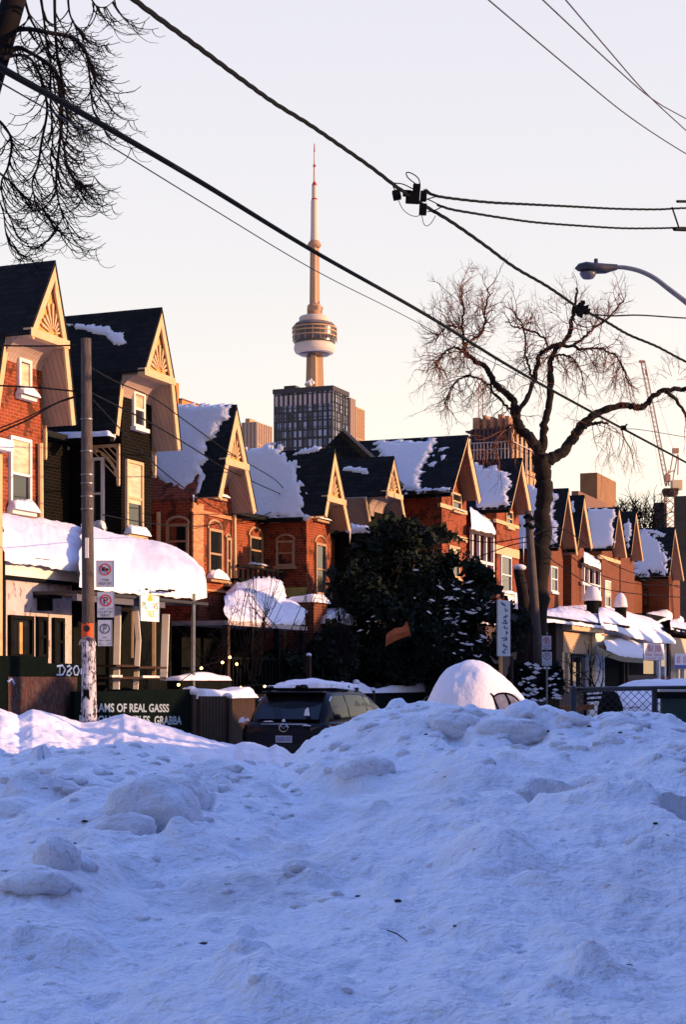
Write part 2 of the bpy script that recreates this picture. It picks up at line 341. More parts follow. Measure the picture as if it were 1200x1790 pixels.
# snow lying on a plane, outline in plane coordinates, rounded towards its edge
def pinpoly(x, y, poly):
    c = np.zeros(x.shape, bool); n = len(poly)
    for i in range(n):
        x0, y0 = poly[i]; x1, y1 = poly[(i + 1) % n]
        if y0 == y1: continue
        t = ((y0 > y) != (y1 > y)) & (x < (x1 - x0) * (y - y0) / (y1 - y0) + x0); c ^= t
    return c
def edist(x, y, poly):
    d = np.full(x.shape, 1e9); n = len(poly)
    for i in range(n):
        x0, y0 = poly[i]; x1, y1 = poly[(i + 1) % n]; dx, dy = x1 - x0, y1 - y0; l2 = dx * dx + dy * dy + 1e-12
        t = np.clip(((x - x0) * dx + (y - y0) * dy) / l2, 0, 1)
        d = np.minimum(d, np.hypot(x - x0 - t * dx, y - y0 - t * dy))
    return d
def snow_patch(name, parent, world_pts, up, thick=0.12, edge=0.15, res=0.06, rag=0.05, mat=None, lump=0.25, seed=0, nscale=3.0, rx=1.0):
    P0 = world_pts[0]; up = up.normalized(); ax = (world_pts[1] - P0); ax = (ax - up * ax.dot(up)).normalized(); ay = up.cross(ax)
    poly = [((p - P0).dot(ax), (p - P0).dot(ay)) for p in world_pts]
    pa = np.array(poly); x0, y0 = pa.min(0) - 2 * res; x1, y1 = pa.max(0) + 2 * res
    nx = max(3, int((x1 - x0) / res) + 1); ny = max(3, int((y1 - y0) / res) + 1)
    X, Y = np.meshgrid(np.linspace(x0, x1, nx), np.linspace(y0, y1, ny))
    ins = pinpoly(X, Y, poly); d = edist(X, Y, poly); d = np.where(ins, d, -d)
    d = d + rag * fbm(X * nscale / rx, Y * nscale * rx, seed * 5.3, 4, 0.6)
    h = thick * np.sqrt(np.clip(d / edge, 0, 1)) * (1 + lump * fbm(X * .8, Y * .8, seed + 9.1, 2))
    h = np.where(d > 0, h, -0.03)
    P = np.array(P0)[None, None] + X[..., None] * np.array(ax) + Y[..., None] * np.array(ay) + h[..., None] * np.array(up)
    fc = gridfaces(ny, nx); keep = (d.ravel()[fc] > 0).any(1); fc = fc[keep]
    if not len(fc): return None
    used = np.unique(fc); mp = np.zeros(nx * ny, int); mp[used] = np.arange(len(used))
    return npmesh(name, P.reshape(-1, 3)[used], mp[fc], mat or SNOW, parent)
def resample(pts, n):
    pts = [np.array(p, float) for p in pts]; L = [0]
    for a, b in zip(pts, pts[1:]): L.append(L[-1] + np.linalg.norm(b - a))
    t = np.linspace(0, L[-1], n); A = np.array(pts)
    return np.stack([np.interp(t, L, A[:, i]) for i in range(3)], 1)
def loft_snow(name, parent, top, bot, bulge=0.25, lip=0.12, n=60, m=18, mat=None, seed=0, rough=0.04, p=0.8):
    a = resample(top, n); b = resample(bot, n); rows = []
    for j in range(m):
        t = j / (m - 1); r = a * (1 - t) + b * t
        r[:, 2] += bulge * math.sin(math.pi * min(1, t)) ** p
        if j == 0: pass
        rows.append(r)
    c = rows[-1].copy(); c[:, 2] -= lip; rows.append(c)
    P = np.array(rows)
    nz = fbm(P[..., 0] * 1.7, P[..., 1] * 1.7, P[..., 2] + seed, 4); P[1:-1, :, 2] += (nz * rough)[1:-1]
    edge = fbm(P[-1, :, 0] * 4, P[-1, :, 1] * 4, seed, 3) * 0.03; P[-1, :, 2] += edge
    P[..., :2] += (fbm(P[..., 1] * 2.1, P[..., 2] * 2.1, seed + 4.0, 3) * rough)[..., None]
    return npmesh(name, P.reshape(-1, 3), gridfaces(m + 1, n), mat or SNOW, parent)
# ------------------------------------------------------------------ ground
gm = M('road_snow', (0.50, 0.52, 0.56), (0.66, 0.68, 0.72), scale=0.6, bump=0.4, c3=(0.16, 0.15, 0.15), c3t=0.60)
g = MB(); g.quad((-4500, -300, 0), (4500, -300, 0), (4500, 6000, 0), (-4500, 6000, 0))
setp(g.build('ground', gm), 'snow covered ground and street', 'ground', kind='structure')

# ------------------------------------------------------------------ windows and houses
def window(parent, P, a, n, w_, z0, z1, fm=CREAM, blind=None, sill=True, sill_snow=False, arch=False, glass=GLASS, fr=0.07, mid=True, label=None):
    """P centre of the opening on the wall (z ignored), a unit vector along the wall, n outward"""
    P = Vector((P.x, P.y, 0)); h = z1 - z0; f = MB()
    def bx(u0, u1, v0, v1, d0, d1): f.abox(P + a * u0 + n * d0 + Z * (z0 + v0), a * (u1 - u0), n * (d1 - d0), Z * (v1 - v0))
    bx(-w_ / 2, -w_ / 2 + fr, 0, h, -0.02, 0.07); bx(w_ / 2 - fr, w_ / 2, 0, h, -0.02, 0.07)
    bx(-w_ / 2 + fr, w_ / 2 - fr, h - fr, h, -0.02, 0.07); bx(-w_ / 2 + fr, w_ / 2 - fr, 0, fr, -0.02, 0.07)
    if mid: bx(-w_ / 2 + fr, w_ / 2 - fr, h * 0.48, h * 0.48 + 0.05, -0.02, 0.06)
    if arch:
        pts = [P + a * (w_ / 2 * math.cos(t)) + Z * (z1 + 0.28 * w_ * math.sin(t)) + n * -0.02 for t in [math.pi * i / 10 for i in range(11)]]
        f.prism(pts, n * 0.015); f.tube([p + n * .04 for p in pts], .04, 4)
    wn = f.build('window', fm, parent)
    if label: wn['label'] = label
    q = MB(); q.quad(*[P + a * x + n * 0.015 + Z * zz for x, zz in ((-w_ / 2 + fr, z0 + fr), (w_ / 2 - fr, z0 + fr), (w_ / 2 - fr, z1 - fr), (-w_ / 2 + fr, z1 - fr))])
    q.build('pane', glass, wn)
    if blind:
        lo, hi = blind; q = MB(); q.abox(P + a * (-w_ / 2 + fr + 0.01) + n * 0.022 + Z * (z0 + h * lo), a * (w_ - 2 * fr - 0.02), n * 0.008, Z * (h * (hi - lo) - fr))
        q.build('blind', BLIND, wn)
    if sill:
        q = MB(); q.abox(P + a * (-w_ / 2 - 0.06) + n * -0.02 + Z * (z0 - 0.09), a * (w_ + 0.12), n * 0.17, Z * 0.088)
        q.build('sill', fm, wn)
        if sill_snow:
            x = w_ / 2 + 0.08
            mound('snow_cap', wn, P + Z * z0 + n * .0, a, n, x * 2, .24, sill_snow, seed=z0 * 3.3 + x)
    return wn
def fwin(parent, px0, px1, py0, py1, o, **k):           # on the street side, by photo coordinates
    s0, s1 = sf(px0, o), sf(px1, o); pm = (px0 + px1) / 2
    return window(parent, Wp((s0 + s1) / 2, o, 0), U, N, s1 - s0, zf(pm, py1, o), zf(pm, py0, o), **k)
def swin(parent, px0, px1, py0, py1, s, **k):           # on a side wall across the street direction
    o0, o1 = of(px0, s), of(px1, s); pm = (px0 + px1) / 2
    return window(parent, Wp(s, (o0 + o1) / 2, 0), N, -U, o1 - o0, zs(pm, py1, s), zs(pm, py0, s), **k)
def fbox(px0, px1, py0, py1, o0, o1, mb=None, pm=None):  # box whose street face (plane o1) fills the photo rectangle
    mb = mb or MB(); s0, s1 = sf(px0, o1), sf(px1, o1); pm = pm or (px0 + px1) / 2
    return mb.box(s0, s1, o0, o1, zf(pm, py1, o1), zf(pm, py0, o1))
def lineo(pts, z):                                      # where a polyline (s, z) crosses height z
    for (s0, z0), (s1, z1) in zip(pts, pts[1:]):
        if (z0 - z) * (z1 - z) <= 0 and z0 != z1: return s0 + (s1 - s0) * (z - z0) / (z1 - z0)
    return pts[0][0] if z > pts[0][1] else pts[-1][0]
WALL = -0.6
def make_house(px, label, mat=BRICK, orn=True, trim=CREAM, soff=SOFF, barge=0.16, lback=WALL, main=True, prev=None, depth=10.0, recess=-2.0, mainmat=None):
    """px: pixels of apex, right shoulder / foot, left shoulder / foot, bay left / right edge"""
    sg = lambda p, o=0.0: (sf(p[0], o), zf(p[0], p[1], o))
    A = sg(px['A']); RF = sg(px['RF']); LF = sg(px['LF'], lback)
    RS = sg(px['RS']) if 'RS' in px else None; LS = sg(px['LS']) if 'LS' in px else None
    b0, b1 = sf(px['b'][0], WALL), sf(px['b'][1], WALL)
    t = thing('brick_house', label, 'house', Wp((b0 + b1) / 2, WALL, 0), 'gabled row houses along the street')
    left = [A] + ([LS] if LS else []) + [LF]; right = [A] + ([RS] if RS else []) + [RF]
    bk = -depth
    # walls of the bay with its gable
    ins = 0.10
    zl = min(A[1] - ins, np.interp(b0, [left[i][0] for i in range(len(left))][::-1], [left[i][1] for i in range(len(left))][::-1]) - ins)
    zr = min(A[1] - ins, np.interp(b1, [q[0] for q in right], [q[1] for q in right]) - ins)
    poly = [(b0, 0), (b1, 0), (b1, zr)]
    if RS and RS[0] < b1: poly.append((RS[0], RS[1] - ins))
    poly.append((A[0], A[1] - ins * 1.6))
    if LS and LS[0] > b0: poly.append((LS[0], LS[1] - ins))
    poly.append((b0, zl))
    MB().prism([Wp(s, WALL, z) for s, z in poly], N * (bk - WALL)).build('bay_wall', mat, t)
    # roof: shingle slabs over board soffits
    rf = MB(); sb = MB()
    def slab(mb, p, q, o0, o1, d0, d1):
        dx, dz = q[0] - p[0], q[1] - p[1]; l = math.hypot(dx, dz); nx, nz = -dz / l, dx / l
        if nz < 0: nx, nz = -nx, -nz
        vz = l / max(abs(dx), .05)                      # plumb cut where two slopes meet at the apex
        pa, pb = ((p[0], p[1] + d0 * vz), (p[0], p[1] + d1 * vz)) if p is A else ((p[0] + nx * d0, p[1] + nz * d0), (p[0] + nx * d1, p[1] + nz * d1))
        pts = [pa, (q[0] + nx * d0, q[1] + nz * d0), (q[0] + nx * d1, q[1] + nz * d1), pb]
        mb.prism([Wp(s, o0, z) for s, z in pts], N * (o1 - o0))
    for side, sgn in ((left, -1), (right, 1)):
        for i in range(len(side) - 1):
            last = i == len(side) - 2
            of_ = lback if (sgn < 0 and last and LS) else 0.0
            slab(rf, side[i], side[i + 1], bk, of_ + 0.055, -0.055, 0.0); slab(sb, side[i], side[i + 1], bk, of_, -0.12, -0.058)
    rf.add([], []); roof = rf.build('roof', SHING, t); sb.build('soffit', soff, t)
    # barge boards
    for side, sgn in ((left, -1), (right, 1)):
        bb = MB(); bw = barge if (sgn > 0 or orn) else .07
        for i in range(len(side) - 1):
            last = i == len(side) - 2; of_ = lback if (sgn < 0 and last and LS) else 0.0
            slab(bb, side[i], side[i + 1], of_ + 0.004, of_ + 0.05, -bw - .05, -0.06)
        bb.build('barge_board', trim, t)
    if orn:
        zb = LS[1] if LS else A[1] - 1.5
        if RS: zb = max(zb, RS[1])
        sl, sr = lineo(left, zb), lineo(right, zb)
        MB().prism([Wp(sl + .1, -0.10, zb), Wp(sr - .1, -0.10, zb), Wp(A[0], -0.10, A[1] - 0.25)], N * 0.05).build('gable_panel', OCHRE, t)
        m = MB(); m.box(sl, sr, -0.12, 0.07, zb - 0.13, zb + 0.04); cx = A[0]
        for i in range(9):
            an = math.pi * (0.1 + 0.1 * i); r = 0.42 if abs(i - 4) > 1 else 0.62
            q0 = Wp(cx, -0.03, zb + 0.08); d = U * math.cos(an) + Z * math.sin(an); nn = U * -math.sin(an) + Z * math.cos(an)
            m.prism([q0 + d * 0.12 - nn * 0.01, q0 + d * r - nn * 0.035, q0 + d * (r + .04), q0 + d * r + nn * 0.035, q0 + d * 0.12 + nn * 0.01], N * 0.03)
        m.build('sunburst_trim', trim, t)
        # curved cove carrying the overhanging gable
        pr = [(WALL - 0.02 + 0.5 * (1 - math.cos(a)), zb - 0.72 + 0.6 * math.sin(a)) for a in [math.pi / 2 * i / 8 for i in range(9)]]
        pr += [(-0.12, zb - 0.1), (WALL - 0.02, zb - 0.1)]
        MB().prism([Wp(sl + 0.02, o, z) for o, z in pr], U * (sr - sl - 0.04)).build('gable_cove', soff, t)
    # main block beside the bay, set back
    if main and prev is not None:
        z = LF[1] - 0.15
        m = MB(); m.box(prev, b0 - 0.002, bk, recess, 0, z); m.build('recessed_wall', mainmat or mat, t)
        m = MB(); m.box(prev, b0 - 0.15, bk, recess + 0.3, z + 0.003, z + 0.14); m.build('flat_roof', SHING, t)
        m = MB(); m.box(LF[0] - .12, LF[0] + .05, recess - .4, lback, LF[1] - .2, LF[1] - 0.07); m.build('gutter', BLACK, t)
    return dict(t=t, A=A, LF=LF, RF=RF, LS=LS, RS=RS, b0=b0, b1=b1, left=left, right=right, roof=roof)
def slope_plane(h, i=0):
    """plane of the near roof slope (segment i from the ridge)"""
    p, q = h['left'][i], h['left'][i + 1]; d = Vector((U * (q[0] - p[0]) + Z * (q[1] - p[1]))).normalized()
    n = d.cross(N)
    if n.z < 0: n = -n
    return Wp(p[0], 0, p[1]) + n * 0.004, n
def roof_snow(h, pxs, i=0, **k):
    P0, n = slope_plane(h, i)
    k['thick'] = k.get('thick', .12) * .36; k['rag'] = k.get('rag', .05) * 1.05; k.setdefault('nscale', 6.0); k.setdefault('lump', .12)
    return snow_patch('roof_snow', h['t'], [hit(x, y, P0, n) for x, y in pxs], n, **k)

def fret(parent, s, o0, z, r=0.75, out=1):              # pierced corner bracket under an eave, in the plane across the street
    m = MB(); P = Wp(s, o0, z); a = -N * out
    m.abox(P - Z * r - U * .03, U * 0.06, a * 0.07, Z * r); m.abox(P - Z * 0.07 - U * .03, U * 0.06, a * r, Z * 0.07)
    for i in range(1, 6):
        t = i / 6; q = P + a * (r * t) - Z * 0.05; m.tube([q, P + a * 0.05 - Z * (r * t)], 0.022, 4)
    arc = [P + a * (r * (1 - math.sin(x)) + 0.03) - Z * (r * (1 - math.cos(x)) + 0.03) for x in [math.pi / 2 * i / 8 for i in range(9)]]
    m.tube(arc, 0.035, 4)
    for q in arc[1:-1]: m.ball(q - Z * .03 , 0.045, 4)
    return m.build('fretwork_bracket', CREAM, parent)

# 1: first house, cut by the left edge
h1 = make_house(dict(A=(93, 455), RS=(117, 600), RF=(131, 743), LS=(47, 582), LF=(-18, 735), b=(-12, 73)), 'tall orange brick house with black gable roof at the left edge of the photo')
fwin(h1['t'], 29, 51, 628, 692, WALL, fm=WHITE, blind=(0.03, 0.97), mid=False, sill_snow=0.28)
fwin(h1['t'], 14, 51, 765, 893, WALL, fm=WHITE, blind=(0.5, 1.0), sill_snow=0.32)
fret(h1['t'], h1['b1'] + 0.02, WALL + 0.1, zf(78, 745, WALL), 0.7)
m = MB(); m.tube([fp(70, 775, WALL + .08), fp(71, 915, WALL + .08)], 0.06, 8); m.build('drain_pipe', CREAM, h1['t'])
# 2: dark painted house
h2 = make_house(dict(A=(280, 537), RS=(303, 665), RF=(315, 787), LS=(248, 648), LF=(197, 757), b=(212, 265)), 'tall dark painted brick house with black roof behind the poster covered pole', mat=DBRICK, prev=h1['b1'] + .3, mainmat=DBRICK)
fwin(h2['t'], 230, 250, 685, 748, WALL, fm=WHITE, blind=(0.5, 0.98))
fwin(h2['t'], 218, 247, 806, 935, WALL, fm=CREAM, blind=(0.42, 1.0), sill_snow=0.3)
swin(h2['t'], 160, 183, 800, 925, h2['b0'], fm=WHITE, sill_snow=0.25)
fret(h2['t'], h2['b0'] - 0.05, WALL - 0.02, h2['LF'][1] - .2, 0.95)
fret(h2['t'], h2['b0'] - 0.05, WALL - 2.1, h2['LF'][1] - .2, 0.7, out=-1)
fret(h2['t'], h2['b1'] + 0.03, WALL + 0.1, zf(268, 790, WALL), 0.6)
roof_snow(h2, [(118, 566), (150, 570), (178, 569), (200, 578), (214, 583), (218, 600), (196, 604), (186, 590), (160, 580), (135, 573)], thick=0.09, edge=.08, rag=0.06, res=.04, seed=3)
P = h2['LF']; snow_patch('gutter_snow', h2['t'], [Wp(P[0] - .16, lo, P[1] - .06) for lo in (-2.3, -.62)] + [Wp(P[0] + .08, lo, P[1] - .06) for lo in (-.62, -2.3)], Z, .14, .08, .04, .02, seed=5)
# 3: orange brick, snow covered roof with bare dark shingles at the rake
h3 = make_house(dict(A=(411, 707), RF=(447, 893), LF=(340, 868), b=(336, 405)), 'orange brick house with arched windows and snow on its roof right of the dark house', prev=h2['b1'] + .3, mainmat=BRICK, barge=.2)
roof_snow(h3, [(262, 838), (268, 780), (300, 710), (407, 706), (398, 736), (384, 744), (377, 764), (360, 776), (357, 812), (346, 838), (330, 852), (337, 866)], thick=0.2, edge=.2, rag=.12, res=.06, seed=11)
roof_snow(h3, [(338, 866), (346, 838), (352, 826), (357, 836), (350, 862)], thick=0.06, edge=.1, rag=.05, res=.04, seed=12)
fwin(h3['t'], 366, 387, 815, 868, WALL, fm=BEIGE, blind=(.45, .98), sill_snow=0.12)
fwin(h3['t'], 362, 386, 925, 1012, WALL, fm=BEIGE, arch=True, sill_snow=0.3)
fwin(h3['t'], 393, 401, 940, 1020, WALL, fm=BEIGE, arch=True)
swin(h3['t'], 292, 331, 916, 978, h3['b0'], fm=BEIGE, arch=True)
fwin(h3['t'], 352, 372, 1120, 1178, WALL, fm=BEIGE, arch=True)
swin(h3['t'], 290, 318, 1120, 1175, h3['b0'], fm=BEIGE, arch=True)
m = MB(); fbox(338, 356, 880, 1030, WALL, WALL + .05, m); fbox(336, 408, 896, 902, WALL, WALL + .06, m); fbox(336, 408, 1030, 1034, WALL, WALL + .08, m); m.build('brick_band', M('pale_brick_band', (0.48, 0.2, 0.09), pattern='brick'), h3['t'])
m = MB(); m.tube([Wp(h3['b0'] - .04, of(277, h3['b0'] - .04), z) for z in (0, 6.0)], .06, 6); m.tube([fp(410, 900, WALL + .1), fp(412, 1080, WALL + .1)], .05, 6); m.build('drain_pipe', CREAM, h3['t'])
# 4
h4 = make_house(dict(A=(583, 783), RF=(612, 923), LF=(531, 900), b=(536, 578)), 'orange brick house with cream gable and small balcony in front of the concrete tower block', prev=h3['b1'] + .3, barge=.2)
roof_snow(h4, [(405, 905), (425, 784), (490, 782), (515, 806), (524, 835), (530, 870), (530, 903), (470, 905)], thick=0.16, edge=.15, rag=.16, res=.07, seed=21)
roof_snow(h4, [(500, 905), (508, 897), (535, 899), (540, 906)], thick=0.05, edge=.1, rag=.05, res=.05, seed=22)
roof_snow(h4, [(513, 795), (525, 785), (562, 780), (560, 788), (535, 795)], thick=0.1, edge=.1, rag=.05, res=.05, seed=23)
fwin(h4['t'], 549, 567, 868, 908, WALL, fm=BEIGE, sill_snow=.08)
fwin(h4['t'], 550, 568, 950, 1040, WALL, fm=BEIGE, arch=True)
fwin(h4['t'], 434, 457, 938, 988, -2.0, fm=BEIGE, arch=True, sill_snow=.1)
swin(h4['t'], 484, 516, 945, 990, h4['b0'], fm=BEIGE, arch=True)
m = MB()
for i in range(9): x = 422 + i * 9; m.box(sf(x, -.3), sf(x, -.3) + .06, -.36, -.3, zf(x, 1017, -.3), zf(x, 995, -.3))
fbox(418, 500, 993, 996, -.38, -.28, m); fbox(418, 500, 1016, 1019, -1.98, -.28, m); m.build('balcony_railing', BLACK, h4['t'])
# 5: dark house mostly behind the evergreen
h5 = make_house(dict(A=(687, 797), RS=(702, 868), RF=(712, 925), LS=(671, 866), LF=(650, 925), b=(655, 690)), 'black roofed house half hidden behind the big evergreen', mat=DBRICK, prev=h4['b1'] + .3, mainmat=BRICK2, depth=3.2)
roof_snow(h5, [(598, 815), (620, 816), (643, 819), (643, 828), (620, 826), (600, 822)], thick=.12, edge=.1, rag=.04, res=.05, seed=31)
roof_snow(h5, [(606, 925), (615, 915), (630, 920), (652, 920), (652, 928), (606, 930)], thick=.12, edge=.1, rag=.04, res=.05, seed=32)
swin(h5['t'], 615, 630, 950, 1000, h5['b0'], fm=CREAM)
swin(h5['t'], 640, 655, 960, 1010, h5['b0'], fm=CREAM)
# 6
B6 = dict(orn=False, lback=0.0, barge=.34, soff=M('brown_soffit', (0.26, 0.15, 0.10), (0.32, 0.18, 0.12), pattern='plank', scale=2), recess=-2.2)
h6 = make_house(dict(A=(817, 760), RF=(840, 872), LF=(789, 858), b=(773, 816)), 'orange brick house with wide cream barge board right of the evergreen', prev=h5['b1'] + .3, depth=4.6, **B6)
roof_snow(h6, [(655, 772), (762, 767), (756, 788), (748, 806), (738, 830), (730, 856), (690, 864), (672, 820)], thick=.18, edge=.25, rag=.2, res=.07, seed=41, rx=2)
for k, q in enumerate([[(765, 783), (790, 778), (789, 785), (766, 789)], [(748, 812), (762, 808), (760, 815), (750, 817)], [(772, 798), (780, 796), (781, 803), (774, 804)], [(730, 852), (788, 852), (788, 857), (728, 859)], [(752, 796), (758, 793), (760, 797), (754, 801)]]):
    roof_snow(h6, q, thick=.06, edge=.08, rag=.09, res=.05, seed=42 + k)
def bands(h, x0, x1, ys, o=WALL, mt=CREAM):
    m = MB()
    for y in ys: fbox(x0, x1, y[0], y[1], o - .05, o + .07, m)
    m.build('stone_band', mt, h['t'])
fwin(h6['t'], 789, 805, 862, 893, WALL, fm=CREAM, sill_snow=.08); bands(h6, 771, 818, [(886, 893), (934, 943)])
fwin(h6['t'], 784, 802, 955, 1010, WALL, fm=CREAM, blind=(.5, 1))
# 7
h7 = make_house(dict(A=(912, 800), RF=(930, 897), LF=(892, 887), b=(869, 908)), 'orange brick house directly left of the big bare tree trunk', prev=h6['b1'] + .3, **B6)
roof_snow(h7, [(825, 805), (838, 812), (845, 818), (870, 816), (889, 824), (893, 845), (889, 862), (893, 884), (835, 888), (830, 850)], thick=.18, edge=.2, rag=.12, res=.07, seed=51)
fwin(h7['t'], 884, 895, 893, 922, WALL, fm=CREAM); bands(h7, 868, 909, [(913, 919), (957, 972)])
fwin(h7['t'], 875, 893, 972, 1038, WALL, fm=WHITE, sill_snow=.2)
# 8
h8 = make_house(dict(A=(993, 853), RF=(1010, 967), LF=(977, 955), b=(958, 985)), 'brick house with snowy roof directly behind the big bare tree trunk', mat=BRICK2, prev=h7['b1'] + .3, **{**B6, 'barge': .22})
roof_snow(h8, [(920, 850), (945, 853), (978, 862), (968, 885), (970, 905), (973, 925), (976, 950), (905, 958), (908, 900)], thick=.18, edge=.2, rag=.14, res=.08, seed=61)
fwin(h8['t'], 962, 974, 990, 1035, WALL, fm=WHITE)
# 9
h9 = make_house(dict(A=(1021, 865), RF=(1036, 955), LF=(1008, 958), b=(1000, 1022)), 'brick house with narrow cream edged gable right of the big bare tree', mat=BRICK2, prev=h8['b1'] + .3, **{**B6, 'barge': .34})
roof_snow(h9, [(995, 880), (1003, 876), (1008, 888), (1003, 895), (997, 890)], thick=.1, edge=.1, rag=.08, res=.07, seed=71)
# 10
h10 = make_house(dict(A=(1082, 886), RF=(1096, 972), LF=(1072, 956), b=(1053, 1084)), 'brown brick house with evenly snow covered roof under the box shaped apartment block', mat=BRICK2, prev=h9['b1'] + .3, **{**B6, 'barge': .2})
roof_snow(h10, [(1028, 889), (1077, 889), (1078, 900), (1073, 915), (1073, 955), (1031, 958)], thick=.18, edge=.2, rag=.08, res=.08, seed=81)
fwin(h10['t'], 1057, 1067, 1015, 1062, WALL, fm=WHITE, blind=(.4, 1)); bands(h10, 1050, 1086, [(975, 981)])
# 11
h11 = make_house(dict(A=(1112, 893), RF=(1125, 978), LF=(1103, 968), b=(1086, 1110)), 'narrow brown gabled house second from the right end of the row', mat=BRICK2, prev=h10['b1'] + .1, **{**B6, 'barge': .2})
roof_snow(h11, [(1092, 918), (1100, 908), (1105, 915), (1103, 935), (1099, 957), (1094, 940)], thick=.14, edge=.1, rag=.1, res=.08, seed=91)
# 12
h12 = make_house(dict(A=(1180, 921), RF=(1196, 1012), LF=(1170, 1006), b=(1171, 1190)), 'dark brown house with patchy snow on its roof at the right end of the row', mat=BRICK2, prev=h11['b1'] + .3, **{**B6, 'barge': .2})
roof_snow(h12, [(1112, 935), (1125, 929), (1145, 935), (1158, 955), (1166, 965), (1168, 1000), (1110, 1003)], thick=.18, edge=.2, rag=.3, res=.09, seed=101)
roof_snow(h12, [(1120, 926), (1150, 927), (1167, 933), (1162, 940), (1140, 932)], thick=.12, edge=.15, rag=.1, res=.08, seed=102)
swin(h12['t'], 1125, 1135, 1030, 1060, h12['b0'] - .0, fm=DWOOD)

# pent roofs of the upper porches between the bays
def pent(h, px, top, bot, o, name='porch_roof', wall=True):
    loft_snow('roof_snow', h['t'], [fp(x, y, o0) for x, y, o0 in top], [fp(x, y, o0) for x, y, o0 in bot], bulge=.1, lip=.16, n=20, m=8, seed=px)
    m = MB(); a = [fp(x, y, o0) - Z * .17 for x, y, o0 in top]; b = [fp(x, y, o0) - Z * .17 for x, y, o0 in bot]
    m.hexa([a[0] - Z * .15, a[-1] - Z * .15, b[-1] - Z * .15, b[0] - Z * .15, a[0], a[-1], b[-1], b[0]]); m.build(name, DWOOD, h['t'])
pent(h7, 1, [(822, 882, -2.1), (845, 884, -2.1)], [(824, 917, -.3), (866, 927, -.3)], 0)
pent(h9, 2, [(1016, 958, -2.1), (1038, 960, -2.1)], [(1022, 978, -.3), (1052, 990, -.3)], 0)
for h, xs, y0, y1 in ((h7, (826, 838, 850, 863), 930, 1010), (h9, (1022, 1030, 1040, 1050), 992, 1050)):
    m = MB()
    for x in xs: m.box(sf(x, -.4), sf(x, -.4) + .12, -.5, -.38, zf(x, y1, -.4), zf(x, y0 - 8, -.4))
    fbox(xs[0] - 2, xs[-1] + 2, y1 - 30, y1 - 25, -.5, -.38, m); m.build('porch_posts', WHITE, h['t'])

# gabled black roof behind the row
P1 = at(598, 752, 58.5); P2 = at(706, 852, 58.5); P3 = at(552, 800, 58.5); g0 = Vector((-1, 14, 0))
b_ = thing('dark_rear_house', 'black pointed roof rising behind the row, left of the evergreen top', 'house', Vector((P1.x, 58.5, 0)))
MB().prism([P3, P2, P1], g0).build('roof', SHING, b_)
MB().prism([Vector((P3.x + .3, 58.7, 0)), Vector((P2.x - .3, 58.7, 0)), P2 + Vector((-.3, .2, -.3)), P3 + Vector((.3, .2, -.3))], Vector((-1, 13, 0))).build('wall', DBRICK, b_)
m = MB(); m.tube([P1 + Vector((0, -.1, .05)), P2 + Vector((0, -.1, .05))], .07, 4); m.build('metal_edge', METAL, b_)

for h, x, y0, y1, o in ((h4, 612, 924, 952, 0.0), (h7, 916, 940, 985, -1.2), (h12, 1134, 1004, 1030, -2.0), (h3, 338, 868, 880, -.6), (h6, 790, 858, 868, 0.0), (h2, 200, 760, 770, -.6)):
    m = MB(); p = fp(x, y0, o); q = fp(x, y1, o); q = Vector((p.x, p.y, q.z)); m.tube([p + Z * .05, p.lerp(q, .5), q], [.035, .022, .003], 6); m.build('icicle', SNOW, h['t'], smooth=True)
# ------------------------------------------------------------------ shop fronts and canopies at the left
t = thing('shop_extension', 'low weathered white shopfront with black framed windows under a thick snow roof', 'shop', Wp(-2.5, 2, 0))
OX = 2.0; sA, sB = sf(4, OX), sf(140, OX)
z_top = zf(70, 978, OX)
m = MB(); m.box(sA, sf(125, OX), WALL + .01, OX, 0, zf(70, 1017, OX)); m.build('front_wall', STUC, t)
m = MB(); m.box(sA, sB, WALL + .01, OX + .06, zf(70, 1012, OX) , z_top - .12); m.build('fascia', WHITE, t)
m = MB(); m.box(sA - .05, sB, WALL + .01, OX + .14, z_top - .117, z_top); fbox(8, 128, 1011, 1017, OX - .1, OX + .09, m); m.build('black_eave', BLACK, t)
for a, b, c, d in ((13, 54, 1076, 1150), (62, 79, 1078, 1150), (90, 108, 1080, 1165)):
    w_ = fwin(t, a, b, c, d, OX, fm=BLACK, sill=False, mid=a > 60)
m = MB(); fbox(34, 39, 1088, 1145, OX + .02, OX + .06, m); m.build('yellow_post', OCHRE, t)
m = MB(); P = fp(70, 1043, OX); m.cbox(P + N * .16, .5, .3, .06, U, N); m.cbox(P + N * .1 - Z * .14, .22, .2, .24, U, N)
m.build('wall_lamp', BLACK, t)
m = MB(); m.tube([fp(2, 965, OX + .2), fp(1, 1160, OX + .2)], .06, 8); fbox(-3, 10, 960, 1160, OX - .3, OX + .05, m); m.build('drain_pipe', BLACK, t)
loft_snow('roof_snow', t, [fp(2, 897, WALL), fp(40, 903, WALL), fp(78, 908, WALL), fp(110, 915, WALL), fp(148, 925, WALL)], [fp(3, 965, OX + .2), fp(60, 976, OX + .2), fp(100, 982, OX + .2), fp(141, 988, OX + .2), fp(152, 990, OX + .2)], bulge=.16, lip=.14, seed=1.3, rough=.05)
# pale building at the very edge
t = thing('pale_building', 'tan building sliver cut off by the left edge of the photo', 'building', Wp(-9, 2.3, 0))
m = MB(); m.box(sf(-120, 2.3), sf(4, 2.3), -3, 2.3, 0, zf(0, 790, 2.3)); m.build('wall', CREAM, t)
m = MB(); m.box(sf(-120, 2.3), sf(4, 2.3) + .05, -3, 2.5, zf(0, 790, 2.3) + .003, zf(0, 770, 2.3)); m.build('roof_snow', SNOW, t)

